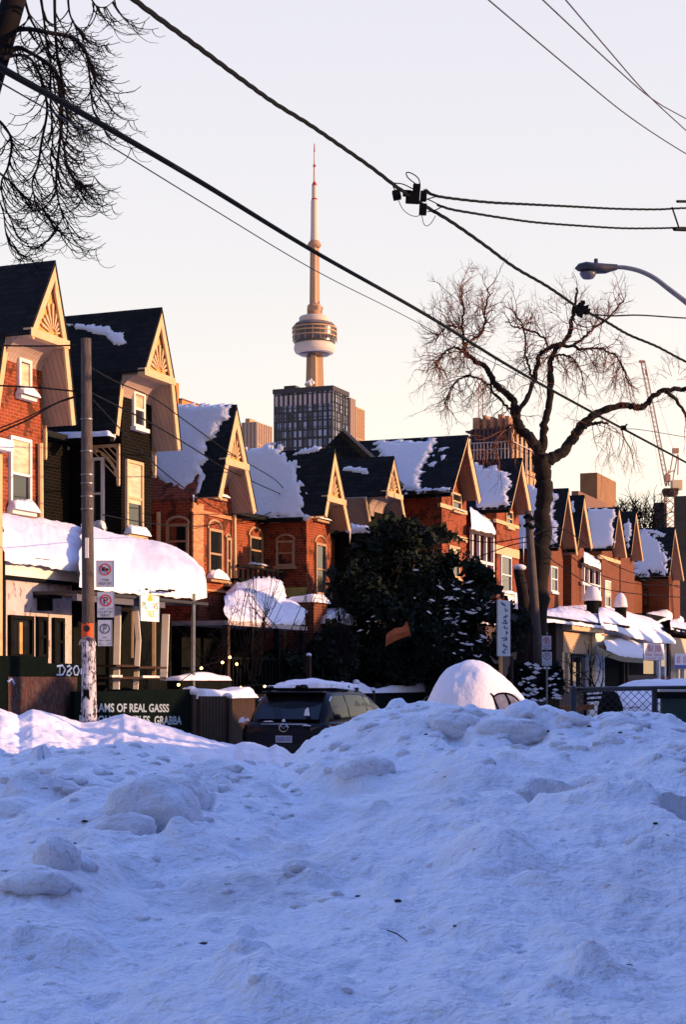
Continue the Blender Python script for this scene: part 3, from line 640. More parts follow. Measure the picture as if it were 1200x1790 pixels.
t = thing('market_canopy', 'wide canopy under a huge rounded cap of snow on white posts', 'canopy', Wp(-.8, 2.8, 0))
OC = 3.0
loft_snow('canopy_snow', t,
    [fp(143, 925, WALL), fp(170, 932, WALL), fp(200, 940, WALL), (fp(247, 947, WALL)), fp(270, 953, -.2), fp(290, 959, .3), fp(312, 969, .9), fp(333, 983, 1.5), fp(348, 1000, 2.1), fp(358, 1016, 2.6), fp(363, 1036, 2.95)],
    [fp(140, 1022, OC), fp(165, 1026, OC), fp(200, 1030, OC), fp(225, 1033, OC), fp(260, 1036, OC), fp(290, 1038, OC), fp(315, 1040, OC), fp(335, 1041, OC), fp(350, 1042, OC), fp(358, 1042, OC), fp(363, 1041, OC)],
    bulge=.42, lip=.06, n=90, m=30, seed=4.2, rough=.04, p=.7)
zc = zf(250, 1040, OC)
m = MB(); m.box(sf(140, OC), sf(362, OC), WALL + .02, OC + .03, zc - .09, zc - .03); m.build('canopy_deck', DMETAL, t)
m = MB(); m.box(sf(136, OC) , sf(290, OC), OC - .12, OC - .02, zf(210, 1056, OC), zc - .095); m.build('fascia_board', M('slate_fascia', (.10, .10, .13)), t)
m = MB(); m.tube([fp(338, 1038, OC - .02), fp(337, 1300, OC - .02)], .045, 8); m.build('metal_post', METAL, t)
for xa, ya, xb, yb, r, mt in ((206, 1060, 203, 1205, .085, WHITE), (236, 1050, 242, 1120, .07, WHITE), (242, 1118, 237, 1205, .07, WHITE), (290, 1074, 286, 1190, .10, WHITE), (269, 1080, 269, 1185, .05, CREAM), (232, 1062, 231, 1150, .03, CREAM)):
    m = MB(); m.tube([fp(xa, ya, 2.2), fp(xb, yb, 2.2)], r, 4); m.build('post', mt, t)
m = MB()
for y0, xs, xe in ((1162, 203, 236), (1183, 196, 290), (1165, 243, 292)): fbox(xs, xe, y0, y0 + 4, 2.0, 2.5, m)
m.build('counter_rail', DWOOD, t)
m = MB(); fbox(250, 280, 1181, 1185, 2.5, 2.55, m); fbox(196, 214, 1180, 1184, 2.5, 2.55, m); m.build('counter_edge', WHITE, t)
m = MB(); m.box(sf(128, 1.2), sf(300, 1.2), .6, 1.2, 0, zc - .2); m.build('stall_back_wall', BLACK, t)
for k in range(4):                                      # icicles and stains on the canopy lip
    m = MB(); P = fp((288, 300, 256, 275)[k], (1033, 1032, 1030, 1033)[k], OC + .12); m.cbox(P, (.5, .25, .07, .1)[k], .03, .035, U, N); m.build('dark_drip_mark', BLACK, t)

s_ = thing('hanging_sign', 'small white hanging sign with coloured letters and a yellow leaf under the canopy edge', 'sign', fp(261, 1083, OC + .1))
P = fp(246, 1085, OC + .12); a = fp(278, 1085, OC + .12) - P; a.z = 0; b = Z * (zf(262, 1040, OC + .12) - zf(262, 1085, OC + .12))
SIGNW = M('sign_white', (.78, .86, .80))
m = MB(); m.abox(P - N * .03, a, N * .03, b); m.build('board', SIGNW, s_)
def on(u, v, du, dv, k=.006): return (P + N * k + a * u + b * v, a * du, b * dv)
GRN = M('sign_green', (.03, .22, .08)); YEL = M('sign_yellow', (.75, .5, .05)); RED = M('sign_red', (.5, .04, .03)); ORG = M('sign_orange', (.8, .12, .03)); INK = M('sign_black', (.02, .02, .025)); BLU = M('sign_blue', (.05, .08, .3))
text('PL', on(.08, .48, .24, .26), GRN, s_); text('VS', on(.66, .48, .27, .26), ORG, s_); text('TREE', on(.3, .17, .44, .24), YEL, s_)
m = MB()
for k in range(5):
    an = math.pi * (.1 + .2 * k); c = P + N * .006 + a * .5 + b * .8; L_ = .13 if k != 2 else .17
    d = a.normalized() * math.cos(an) + Z * math.sin(an); q = N.cross(d)
    m.prism([c, c + d * L_ * .5 + q * .03, c + d * L_, c + d * L_ * .5 - q * .03], N * .004)
m.build('leaf_emblem', YEL, s_)
m = MB(); m.tube([P + a * .5 + b, P + a * .5 + b + Z * .12], .01, 4); m.build('hanger', BLACK, s_)

# fences in front
OF = 4.2
def facing(px0, px1, py0, py1, o, k=.0): 
    P = Wp(sf(px0, o), o + k, zf(px0, py1, o)); a = Wp(sf(px1, o), o + k, zf(px1, py1, o)) - P; b = Z * (zf(px0, py0, o) - zf(px0, py1, o)); return P, a, b
t = thing('yard_fence', 'tall black green board fence with graffiti and a painted stone pattern below', 'fence', Wp(-5, OF, 0))
m = MB(); s0 = sf(-60, OF); sM = sf(84, OF); s1 = sf(150, OF)
m.box(s0, sM, OF - .06, OF, 0, zf(40, 1147, OF)); m.box(sM, s1, OF - .06, OF, 0, zf(120, 1160, OF))
n_ = int((s1 - s0) / .3)
m.build('boards', DGREEN, t)
MUR = M('mural_paint', (.025, .014, .014), (.075, .022, .018), scale=7, bump=.4, rough=.9, c3=(.06, .05, .052), c3t=.53, stretch=(1, 1, .6))
m = MB(); m.box(sf(12, OF), sf(133, OF), OF, OF + .02, 0, zf(70, 1183, OF)); m.build('painted_panel', MUR, t)
SPR = M('spray_paint', (.25, .35, .55), rough=.6)
P, a, b = facing(97, 147, 1163, 1181, OF, .012)
ah = a.normalized(); W_, H_ = a.length, b.length
def stroke(pts, r=.016): m = MB(); m.tube([P + ah * (x * W_) + Z * (y * H_) for x, y in pts], r, 5); return m
for st in ([(.0, .1), (.1, .02), (.12, .95), (0, .9), (.2, 1), (.3, .6), (.22, .1), (.1, .05)], [(.36, .85), (.45, 1), (.5, .7), (.38, .35), (.34, .05), (.45, 0), (.52, .25), (.42, .5), (.52, .8)], [(.66, .95), (.58, .6), (.62, .1), (.72, .05), (.78, .5), (.72, .95), (.64, .95)], [(.98, .9), (.86, .6), (.84, .2), (.95, .02), (1, .3), (.9, .4)]):
    stroke(st).build('graffiti_letter', SPR, t)
m = MB(); P2 = fp(13, 1192, OF + .03); m.tube([P2, P2 + U * .1 + Z * .05, P2 + U * .18 - Z * .03], .02, 5); m.build('graffiti_mark', SPR, t)
t = thing('lettered_fence', 'long black board fence with two lines of pale block lettering', 'fence', Wp(-2, OF + .1, 0))
OG = 4.4
m = MB(); m.box(sf(130, OG), sf(240, OG), OG - .08, OG, 0, zf(200, 1208, OG)); m.box(sf(240, OG), sf(337, OG), OG - .08, OG, 0, zf(300, 1205, OG))
m.build('boards', DGREEN, t)
LET = M('pale_lettering', (.26, .33, .40))
P, a, b = facing(140, 295, 1229, 1245, OG, .005); text('5 GRAMS OF REAL GASSS', (P, a, b), LET, t, bold=.022)
P, a, b = facing(138, 317, 1250, 1267, OG, .005); text('PREROLLS   EDIBLES  GRABBA', (P, a, b), LET, t, bold=.022)
t = thing('wooden_gate', 'dark brown slatted gate with a snow topped post left of the dark car', 'gate', fp(375, 1290, 4.4))
m = MB()
for i in range(9):
    x = 350 + i * 5.6; m.box(sf(x, 4.4), sf(x + 4.6, 4.4), 4.36, 4.4, 0, zf(x, 1217, 4.4))
m.build('slats', DWOOD, t)
m = MB(); m.box(sf(348, 4.4), sf(402, 4.4), 4.3, 4.35, zf(350, 1232, 4.4), zf(350, 1226, 4.4)); m.box(sf(348, 4.4), sf(402, 4.4), 4.3, 4.35, zf(350, 1290, 4.4), zf(350, 1283, 4.4)); m.build('rail', DWOOD, t)
for x, y, c in ((337, 1208, .13), (400, 1217, .1)):
    m = MB(); s = sf(x, 4.4); m.box(s - .07, s + .07, 4.3, 4.44, 0, zf(x, y, 4.4)); p_ = m.build('post', DWOOD, t)
    m = MB(); m.ball(Wp(s, 4.37, zf(x, y, 4.4)), c, 8, .7); m.build('snow_cap', SNOW, p_, smooth=True)
# front yard walls with snow
def snowbar(parent, x0, x1, y, o, wd=.35, th=.16, seed=0, name='snow_top', mound=None):
    s0, s1 = sf(x0, o), sf(x1, o); z = zf((x0 + x1) / 2, y, o)
    return snow_patch(name, parent, [Wp(s0, o - wd, z), Wp(s1, o - wd, z), Wp(s1, o + .04, z), Wp(s0, o + .04, z)], Z, th, .1, .05, .03, seed=seed, lump=.5)
t = thing('yard_wall', 'dark front yard wall with snow on top below the arched window', 'wall', fp(360, 1200, 3))
m = MB(); m.box(sf(315, 3), sf(405, 3), 2.7, 3, 0, zf(360, 1187, 3)); m.build('wall', BLACK, t); snowbar(t, 314, 405, 1187, 3, .3, .1, 3)
t = thing('timber_planter', 'dark timber planter heaped with a round snow mound beside the gate', 'planter', fp(405, 1240, 4.0))
m = MB(); m.box(sf(357, 4), sf(446, 4), 3.4, 4, 0, zf(400, 1218, 4)); m.build('box', DWOOD, t); snowbar(t, 356, 446, 1218, 4, .6, .16, 4)
m = MB(); m.ball(Wp(sf(402, 3.7), 3.7, zf(402, 1219, 3.7)), .24, 10, .7); m.build('snow_mound', SNOW, t, smooth=True)
t = thing('long_yard_fence', 'long dark low fence with snow on its rail behind the parked cars', 'fence', fp(700, 1240, 3))
m = MB(); m.box(sf(440, 3), sf(900, 3), 2.92, 3, 0, zf(690, 1209, 3)); m.build('boards', BLACK, t); snowbar(t, 600, 757, 1209, 3, .2, .22, 8)
for x, y0, c in ((540, 1145, .09), (623, 1192, .12), (652, 1205, .1)):
    m = MB(); s = sf(x, 3.05); m.box(s - .05, s + .05, 3.003, 3.1, 0, zf(x, y0, 3)); p_ = m.build('post', DWOOD, t)
    m = MB(); m.ball(Wp(s, 3.05, zf(x, y0, 3)), c * .75, 8, .7); m.build('snow_cap', SNOW, p_, smooth=True)

# porch with a great heap of snow between the third and fourth house
t = thing('snowy_porch', 'dark porch carrying a tall heap of snow behind the bare shrubs', 'porch', Wp(sf(460, 2.2), 2.2, 0))
OP = 2.2
loft_snow('roof_snow', t, [fp(398, 1035, WALL), fp(415, 1018, WALL), fp(448, 1008, WALL), fp(478, 1008, WALL), fp(495, 1018, -.3), fp(500, 1045, .2), fp(515, 1052, .8), fp(528, 1062, 1.3), fp(535, 1075, 1.9)],
    [fp(393, 1080, OP), fp(415, 1083, OP), fp(440, 1085, OP), fp(470, 1087, OP), fp(490, 1088, OP), fp(505, 1089, OP), fp(518, 1089, OP), fp(530, 1089, OP), fp(537, 1088, OP)], bulge=.15, lip=.05, n=60, m=20, seed=8, rough=.07)
z = zf(460, 1088, OP)
m = MB(); m.box(sf(395, OP), sf(534, OP), WALL + .02, OP + .05, z - .12, z - .02); m.build('eave_board', M('peeling_eave', (.45, .36, .34)), t)
m = MB(); m.box(sf(397, OP) + .1, sf(532, OP), WALL + .02, OP - 1.2, 0, z - .125); m.build('porch_wall', BLACK, t)  # shade inside the porch is put into the black of this wall
for x in (398, 440, 487, 530):
    m = MB(); s = sf(x, OP); m.box(s, s + .13, OP - .13, OP, 0, z - .125); m.build('post', BLACK if x > 400 else DWOOD, t)
m = MB(); fbox(397, 532, 1150, 1154, OP - .1, OP - .04, m)
for i in range(28): s = sf(397, OP) + i * .2; m.box(s, s + .05, OP - .1, OP - .05, .5, zf(460, 1152, OP))
m.build('railing', BLACK, t)
m = MB(); m.tube([fp(517, 1093, 1.4), fp(520, 1130, 1.4)], .05, 5); m.build('hanging_lantern', DWOOD, t)
t = thing('green_side_wall', 'small yellow green rendered side wall behind the snowy porch', 'wall', fp(525, 1080, 0))
m = MB(); s = sf(537, 0); m.box(s - .06, s, of(497, s), 0.0, 0, zs(520, 1027, s)); m.build('render', M('yellow_green_render', (.34, .30, .07), (.42, .38, .10), scale=3), t)
t = thing('small_porch', 'small brick porch pier capped with snow left of the evergreen', 'porch', fp(555, 1090, 1.2))
m = MB(); fbox(549, 572, 1052, 1230, .4, 1.2, m); m.build('pier', BRICK2, t); snowbar(t, 547, 574, 1052, 1.2, .8, .2, 12)
m = MB(); fbox(575, 620, 1090, 1096, -.5, 1.4, m); fbox(575, 578, 1096, 1230, 1.3, 1.4, m); m.build('porch_frame', DWOOD, t); snowbar(t, 573, 622, 1090, 1.4, 1.6, .28, 14)

# string lights
t = thing('string_lights', 'row of small warm bulbs strung over the front yards left of the car', 'lights', fp(400, 1200, 3.3))
BULB = M('lit_bulb', (1, .6, .2), emit=((1.0, .50, .12), 5)); prev = None
pts = [fp(x, y, 3.4) for x, y in ((312, 1197), (352, 1168), (389, 1158), (402, 1149), (414, 1161), (421, 1202), (463, 1200))]
m = MB(); m.tube([p + Z * .04 for p in pts], .008, 4); m.build('wire', CABLE, t)
for p in pts: m = MB(); m.ball(p, .028, 6); m.build('bulb', BULB, t, smooth=True)

# ------------------------------------------------------------------ right hand shops
BEI = M('beige_shutter', (.50, .33, .20), (.58, .40, .25), scale=5); TAN = M('tan_wall', (.62, .42, .26), (.7, .5, .32), scale=3)
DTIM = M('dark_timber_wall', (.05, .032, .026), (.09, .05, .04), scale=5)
t = thing('shuttered_shop', 'flat roofed shop with a beige roller shutter and brown corner right of the tree', 'shop', fp(990, 1200, 2))
OS = 2.2
m = MB(); m.box(sf(946, OS), sf(1105, OS), WALL + .02, OS - .5, 0, zf(1000, 1092, OS)); m.build('wall', DTIM, t)
m = MB(); fbox(945, 1052, 1082, 1086, -.3, OS + .15, m); m.build('roof_edge', BLACK, t)
m = MB(); fbox(1001, 1055, 1088, 1104, OS - .52, OS + .1, m); m.build('sign_box', CREAM, t)
m = MB(); fbox(986, 1040, 1106, 1143, OS - .52, OS - .3, m)
for i in range(9): fbox(986, 1040, 1107 + 4 * i, 1109 + 4 * i, OS - .29, OS - .27, m)
m.build('roller_shutter', BEI, t)
for x0, x1, y0, y1, mt in ((973, 984, 1090, 1212, DWOOD), (1037, 1042, 1104, 1205, CREAM), (984, 988, 1140, 1210, CREAM), (994, 998, 1143, 1210, CREAM)):
    m = MB(); fbox(x0, x1, y0, y1, OS - .51, OS - .2, m); m.build('door_post', mt, t)
for x0, x1 in ((999, 1010), (1012, 1036)): fwin(t, x0, x1, 1146, 1205, OS - .48, fm=DMETAL, sill=False)
loft_snow('roof_snow', t, [fp(946, 1068, WALL), fp(983, 1060, WALL), fp(1024, 1057, WALL), fp(1040, 1067, WALL)], [fp(943, 1081, OS + .2), fp(980, 1085, OS + .2), fp(1020, 1090, OS + .2), fp(1060, 1095, OS + .2)], bulge=.12, lip=.1, seed=15, n=40, m=12)
t = thing('salon_shop', 'low white shop with a deep snow roof, awning and red lettered sign', 'shop', fp(1110, 1200, 2))
m = MB(); m.box(sf(1043, OS), sf(1163, OS), WALL + .02, OS - .3, 0, zf(1100, 1095, OS)); m.build('wall', WHITE, t)
loft_snow('roof_snow', t, [fp(1042, 1070, WALL), fp(1050, 1064, WALL), fp(1080, 1064, WALL), fp(1100, 1072, WALL), fp(1125, 1078, WALL)], [fp(1050, 1094, OS + .2), fp(1080, 1100, OS + .2), fp(1110, 1112, OS + .2), fp(1150, 1120, OS + .2), fp(1182, 1122, OS + .2)], bulge=.35, lip=.1, seed=17, n=50, m=16)
m = MB(); fbox(1056, 1102, 1091, 1095, 0, OS, m); m.build('roof_edge', BLACK, t)
m = MB(); fbox(1057, 1090, 1100, 1103, OS - .3, OS - .2, m); fbox(1057, 1088, 1110, 1112, OS - .3, OS - .2, m); m.build('faded_lettering', CREAM, t)
m = MB(); fbox(1060, 1152, 1152, 1210, OS - .3, OS - .26, m); m.build('dark_shopfront', BLACK, t)
m = MB(); fbox(1126, 1150, 1155, 1178, OS - .25, OS - .24, m); m.build('shop_window', GLASS, t)
m = MB(); fbox(1092, 1152, 1180, 1208, OS - .25, OS - .2, m); m.build('lower_panel', DTIM, t)
for x in (1092, 1098): m = MB(); fbox(x, x + 2, 1150, 1205, OS - .2, OS - .1, m); m.build('awning_post', DWOOD, t)
for x0, x1, y0, y1, mt in ((1153, 1156, 1155, 1205, WHITE), (1163, 1166, 1124, 1200, WHITE), (1157, 1163, 1135, 1165, GLASS), (1170, 1174, 1125, 1200, DWOOD), (1156, 1170, 1182, 1200, BRICK2)):
    m = MB(); fbox(x0, x1, y0, y1, OS - .3, OS - .1, m); m.build('side_window_frame', mt, t)
P, a, b = facing(1127, 1162, 1124, 1154, OS + .5)
s_ = thing('salon_sign', 'white sign with two large red characters above small red words', 'sign', P)
m = MB(); m.abox(P - N * .05, a, N * .045, b); m.build('board', M('sign_pinkwhite', (.72, .62, .66)), s_)
text('髮屋', (P + a * .14 + b * .5, a * .72, b * .42), RED, s_); text('Hair Salon', (P + a * .1 + b * .24, a * .8, b * .19), RED, s_); text('416 604 1791', (P + a * .1 + b * .05, a * .8, b * .12), RED, s_)
t = thing('shop_awning', 'olive awning loaded with a pillow of snow beside the red lettered sign', 'awning', fp(1080, 1150, 2.6))
aw = [fp(1044, 1128, OS - .25), fp(1126, 1132, OS - .25)]; af = [fp(1045, 1133, OS + .7), fp(1088, 1148, OS + .7), fp(1126, 1151, OS + .7)]
m = MB(); r0 = resample(aw, 12); r1 = resample(af, 12); m.grid([[Vector(x) for x in r0], [Vector(x) for x in r1], [Vector(x) - Z * .22 for x in r1]]); aw_ = m.build('canvas', M('olive_canvas', (.16, .13, .08), (.22, .18, .11), scale=3), t)
loft_snow('awning_snow', t, [fp(1052, 1122, OS - .2), fp(1080, 1116, OS - .2), fp(1110, 1120, OS - .2), fp(1125, 1126, OS - .2)], [fp(1062, 1136, OS + .7), fp(1085, 1145, OS + .7), fp(1105, 1148, OS + .7), fp(1125, 1149, OS + .7)], bulge=.2, lip=.04, n=30, m=12, seed=19)
t = thing('end_shop', 'tan fronted shop with a pink and violet lettered sign at the right edge', 'shop', fp(1195, 1200, 2))
m = MB(); m.box(sf(1184, OS), sf(1260, OS), WALL + .02, OS - .3, 0, zf(1195, 1115, OS)); m.build('wall', TAN, t)
m = MB(); fbox(1179, 1260, 1103, 1112, WALL + .02, OS, m); m.build('eave', BLACK, t)
for k in range(4): fwin(t, 1185 + k * 10, 1192 + k * 10, 1168, 1208, OS - .28, fm=WHITE, sill=False, mid=False)
loft_snow('roof_snow', t, [fp(1172, 1085, WALL), fp(1200, 1090, WALL), fp(1250, 1095, WALL)], [fp(1174, 1098, OS), fp(1200, 1104, OS), fp(1250, 1106, OS)], bulge=.2, lip=.06, n=20, m=10, seed=23)
P, a, b = facing(1181, 1225, 1142, 1168, OS + .1)
s_ = thing('market_sign', 'white sign with red vertical characters over a violet strip at the right edge', 'sign', P)
m = MB(); m.abox(P - N * .04, a, N * .04, b); m.build('board', M('sign_white2', (.76, .68, .72)), s_)
for k in range(4): text('金昌', (P + a * (.06 + .24 * k) + b * .34 + N * .005, a * .14, b * .5), RED, s_)
m = MB(); m.abox(P + N * .003, a, N * .004, b * .22); m.build('violet_strip', BLU, s_)
for (x, y, r_, nm, lb) in ((1037, 1043, .55, 'roof_vent', 'ribbed dome vent capped with snow standing left of its twin on the shop roof'), (1086, 1055, .45, 'roof_vent', 'smooth snow capped dome vent right of its twin on the shop roof')):
    v = thing(nm, lb, 'vent', fp(x, y, 1.0), 'snow capped roof vents')
    c = fp(x, y, 1.0); m = MB(); m.lathe(c - Z * .25, [(.28, -.5), (.28, 0), (.34, .02), (.34, .06)], 14); m.build('pipe', BLACK, v)
    m = MB(); m.lathe(c - Z * .19, [(.02 + r_ * .72, 0), (r_ * .75, .12), (r_ * .6, .45), (r_ * .35, .65), (.02, .72)], 16); m.build('snow_cap', SNOW, v, smooth=True)
for x0, x1, y0, y1, sd in ((1120, 1176, 1068, 1090, 31), (1178, 1196, 1080, 1092, 33)):
    m = thing('snowy_skylight', ('large' if x0 < 1150 else 'small') + ' snow heaped box on the shop roofs near the right edge', 'roof box', fp(x0, y1, -.2))
    q = MB(); fbox(x0 + 10, x1, y0 + 8, y1 + 22, -1.5, -.2, q); q.build('box', BLACK, m)
    loft_snow('snow_heap', m, [fp(x0, y0 + 10, -1.6), fp((x0 + x1) / 2, y0 + 2, -1.6), fp(x1 - 8, y0 - 4, -1.6), fp(x1, y0 + 6, -1.6)], [fp(x0 - 4, y1, -.1), fp((x0 + x1) / 2, y1, -.1), fp(x1 - 8, y0 + 14, -.1), fp(x1 + 1, y0 + 14, -.1)], bulge=.3, lip=.05, n=24, m=10, seed=sd)
# low snowy roofs beside the banner
t = thing('side_porch', 'dark porch with two steps of snow behind the long white banner', 'porch', fp(890, 1150, 1.5))
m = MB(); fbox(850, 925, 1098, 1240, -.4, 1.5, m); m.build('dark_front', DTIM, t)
loft_snow('roof_snow', t, [fp(846, 1062, WALL), fp(870, 1066, WALL), fp(900, 1072, WALL), fp(914, 1080, WALL)], [fp(842, 1086, 1.6), fp(870, 1092, 1.6), fp(895, 1095, 1.6), fp(918, 1096, 1.6)], bulge=.25, lip=.06, n=24, m=10, seed=41)
loft_snow('upper_snow', t, [fp(888, 1035, WALL), fp(908, 1036, WALL)], [fp(890, 1066, -.2), fp(910, 1070, -.2)], bulge=.1, lip=.05, n=10, m=8, seed=43)
t = thing('side_porch', 'dark porch front with snow roof between the leaning pole and the tree trunk', 'porch', fp(948, 1130, 1.0))
m = MB(); fbox(915, 948, 1075, 1235, -.4, 1.2, m); m.build('dark_front', DTIM, t)
m = snowbar(t, 913, 952, 1075, 1.2, 1.5, .3, 44)
P, a, b = facing(872, 893, 1048, 1147, 6.2)
t = thing('vertical_banner', 'tall narrow white banner board with blue handwriting on two posts', 'banner', P - Z * (P.z))
m = MB(); m.abox(P, a, N * -.04, b); m.build('board', M('grey_white_board', (.42, .45, .46), (.5, .52, .53), scale=4), t)
random.seed(3); m = MB()
for k in range(9):
    c = P + N * .006 + b * (.93 - .105 * k) + a * .5; col = []
    col = [c + a * random.uniform(-.3, .3) + b * random.uniform(-.035, .035) for _ in range(5)]
    m.tube(col, .016, 4)
m.build('handwriting', BLU, t)
for x in (876, 895): m = MB(); m.tube([fp(x, 1147, 6.1), fp(x + 1, 1245, 6.1)], .05, 6); m.build('post', OCHRE if x < 880 else DWOOD, t)
# ------------------------------------------------------------------ snow banks
def crest_fn(pts):
    xs = [p[0] for p in pts]; ys = [p[1] for p in pts]
    return lambda x: np.interp(x, xs, ys)
# near bank in the shade: columns along view azimuth, rows along distance
c1 = crest_fn([(-900, 1290), (-300, 1300), (0, 1318), (60, 1312), (130, 1306), (180, 1300), (230, 1296), (270, 1300), (310, 1318), (345, 1338), (372, 1340), (400, 1328), (440, 1326), (470, 1330), (495, 1338), (512, 1316), (535, 1292), (565, 1272), (600, 1260), (640, 1246), (680, 1232), (720, 1226), (760, 1224), (800, 1232), (850, 1240), (900, 1240), (930, 1234), (960, 1232), (990, 1242), (1015, 1256), (1030, 1252), (1060, 1241), (1100, 1240), (1150, 1243), (1175, 1250), (1200, 1264), (1300, 1275), (1700, 1270), (2200, 1260)])
cols = np.concatenate([np.linspace(-4200, -915, 60), np.linspace(-900, -80, 90), np.linspace(-78, 1280, 860), np.linspace(1290, 2200, 90), np.linspace(2220, 6500, 70)])
Y1 = np.geomspace(0.9, 8.4, 520); Y2 = np.linspace(8.45, 12.5, 60)
Yc = 8.4 + 0.5 * vnoise(cols / 170.0, 0 * cols, 2.0)
Ys = np.concatenate([Y1 / 8.4, 1 + (Y2 - 8.4) / 8.4])[:, None] * Yc[None, :]
K = (cols - HX) / F; X = K[None, :] * Ys
zc_ = EYE - (c1(cols) + 4 - HY) * Yc / F
zn = 0.86 + 0.05 * fbm(cols / 300.0, 0 * cols, 5.0, 2)
t_ = np.clip((Ys - 0.9) / (Yc[None] - 0.9), 0, 1)
prof = t_ ** 0.9
zm = EYE - (np.interp(cols, [-900, 0, 500, 1200, 2200], [1295, 1312, 1295, 1246, 1250]) - HY) * Yc / F
Hh = zn[None] * (1 - prof) + zm[None] * prof + (zc_ - zm)[None] * np.clip(t_, 0, 1) ** 7
back = np.clip((Ys - Yc[None]) / 2.6, 0, 1)
Hh = Hh - back * back * (zc_[None] + .02) * (2 - back)
env = np.clip((Yc[None] - Ys) / 1.5, 0.0, 1) * 0.9 + 0.1
# lumps, wind ripples and clods
L1 = 0.055 * fbm(X * 1.1, Ys * 0.8, 1.0, 3); L2 = 0.032 * fbm(X * 3.2 + Ys * .8, Ys * 2.4, 3.0, 4, .55)
rip = 0.016 * vnoise((X * .5 + Ys * 1.0) * 5, (X - Ys * .3) * 1.6, 8.0)
cl = np.clip(fbm(X * 2.6, Ys * 2.0, 6.0, 3) - .3, 0, 1) * 0.09
fine = 0.0085 * fbm(X * 14, Ys * 9, 4.0, 4, .6)
Hh += (L1 + rip) * env + (L2 + cl) * (0.22 + .78 * env) + fine
def atg(px, py):                                          # ground point of the near bank under a photo pixel
    k = (px - HX) / F; y = (py - HY) / F
    for Yt in np.linspace(8.6, 1, 400):
        pr = ((Yt - .9) / 7.5) ** .9; zz = .86 * (1 - pr) + (EYE - (float(np.interp(px, [0, 500, 1200], [1312, 1295, 1246])) - HY) * 8.4 / F) * pr
        if EYE - y * Yt <= zz and False: break
    Yt = np.linspace(1, 8.6, 600); pr = ((Yt - .9) / 7.5) ** .9; zz = .86 * (1 - pr) + (EYE - (float(np.interp(px, [0, 500, 1200], [1312, 1295, 1246])) - HY) * 8.4 / F) * pr
    i = int(np.argmin(np.abs(EYE - y * Yt - zz))); return k * Yt[i], Yt[i], zz[i]
def bump(px, py, rx, ry, h, p=2.0, sharp=False):
    global Hh
    x0, y0, _ = atg(px, py); q = (np.abs(X - x0) < rx * 2) & (np.abs(Ys - y0) < ry * 2); x_ = X[q]; y_ = Ys[q]
    d = np.sqrt(((x_ - x0) / rx) ** 2 + ((y_ - y0) / ry) ** 2) + .16 * fbm((x_ - x0) / rx * 1.6 + px, (y_ - y0) / ry * 1.6, px * .01, 3)
    Hh[q] += h * np.exp(-np.clip(d, 0, 5) ** p)
for b_ in ((262, 1440, .18, .25, .05, 3), (160, 1410, .08, .10, .05, 3), (30, 1400, .1, .14, .06, 3), (70, 1330, .045, .08, .07, 4), (130, 1370, .1, .15, .05, 3), (640, 1350, .11, .16, .05, 3), (560, 1340, .08, .12, .04, 3), (795, 1290, .10, .14, .05, 3), (860, 1300, .08, .12, .045, 3), (915, 1292, .12, .14, .08, 4), (1000, 1290, .1, .16, .05, 3), (720, 1300, .09, .14, .05, 3), (1100, 1300, .12, .18, .05, 3), (1150, 1330, .1, .14, .05, 3), (440, 1370, .09, .14, .05, 3), (480, 1420, .1, .15, .04, 3), (1060, 1420, .2, .14, .07, 3), (880, 1410, .16, .12, .05, 3), (1150, 1500, .12, .12, .05, 3), (700, 1450, .14, .14, .03, 3), (520, 1530, .04, .04, .03, 3), (820, 1370, .12, .18, .05, 3), (385, 1360, .06, .08, .05, 3)): bump(*b_)
for b_ in ((235, 1478, .06, .06, -.06, 3), (1060, 1350, .06, .1, -.05, 2), (350, 1425, .04, .05, -.05, 3), (805, 1312, .05, .08, -.07, 3), (915, 1312, .09, .05, -.06, 3), (515, 1540, .03, .03, -.03, 2), (330, 1545, .06, .05, -.035, 2), (490, 1690, .03, .03, -.02, 2), (1135, 1480, .05, .06, -.03, 2), (250, 1545, .08, .05, -.03, 2), (420, 1500, .06, .05, -.03, 2)): bump(*b_)
random.seed(44)
for _ in range(130):                                    # crusts and chunks thrown up by the plough
    bx, by = random.uniform(-100, 1300), 1255 + 500 * random.random() ** 1.7; r_ = random.uniform(.018, .06)
    if random.random() < .8: bump(bx, by, r_ * random.uniform(.8, 1.6), r_, r_ * random.uniform(.25, .75), random.choice((2.5, 4)))
    else: bump(bx, by, r_, r_ * .8, -r_ * .6, 3)
def notch(px, py, rx, depth, near=.45, far=.07):          # hollow that opens towards the viewer under a steep back wall
    x0, y0, _ = atg(px, py); q = (np.abs(X - x0) < rx * 2.2) & (Ys > y0 - 2 * near) & (Ys < y0 + 3 * far); x_ = X[q] - x0; y_ = Ys[q] - y0
    wob = .25 * fbm(X[q] * 9, Ys[q] * 5, px * .01, 3)
    fy = np.where(y_ < 0, np.exp(-(y_ / near) ** 2), np.exp(-(np.clip(y_, 0, 9) / far) ** 4)); fx = np.exp(-(np.abs(x_ / rx + wob)) ** 4)
    Hh[q] -= depth * fy * fx
for n_ in ((952, 1378, .12, .44, .28, .04), (1012, 1386, .10, .44, .26, .04), (982, 1372, .10, .16, .3, .04), (1194, 1404, .10, .44, .28, .04), (262, 1474, .06, .05, .12, .04), (352, 1406, .045, .07, .2, .04), (795, 1302, .05, .06, .3, .04), (920, 1300, .08, .07, .35, .04)): notch(*n_)
P_ = np.stack([X, Ys, Hh], -1)
def surf0(px, py):
    v = HY + (EYE - Hh[:520]) * F / Ys[:520]; j = int(np.argmin(np.abs(cols - px))); i = int(np.argmin(np.abs(v[:, j] - py)))
    return np.array((X[i, j], Ys[i, j], Hh[i, j]))
NV = [P_.reshape(-1, 3)]; NF = [gridfaces(*X.shape)]; nv = len(NV[0])
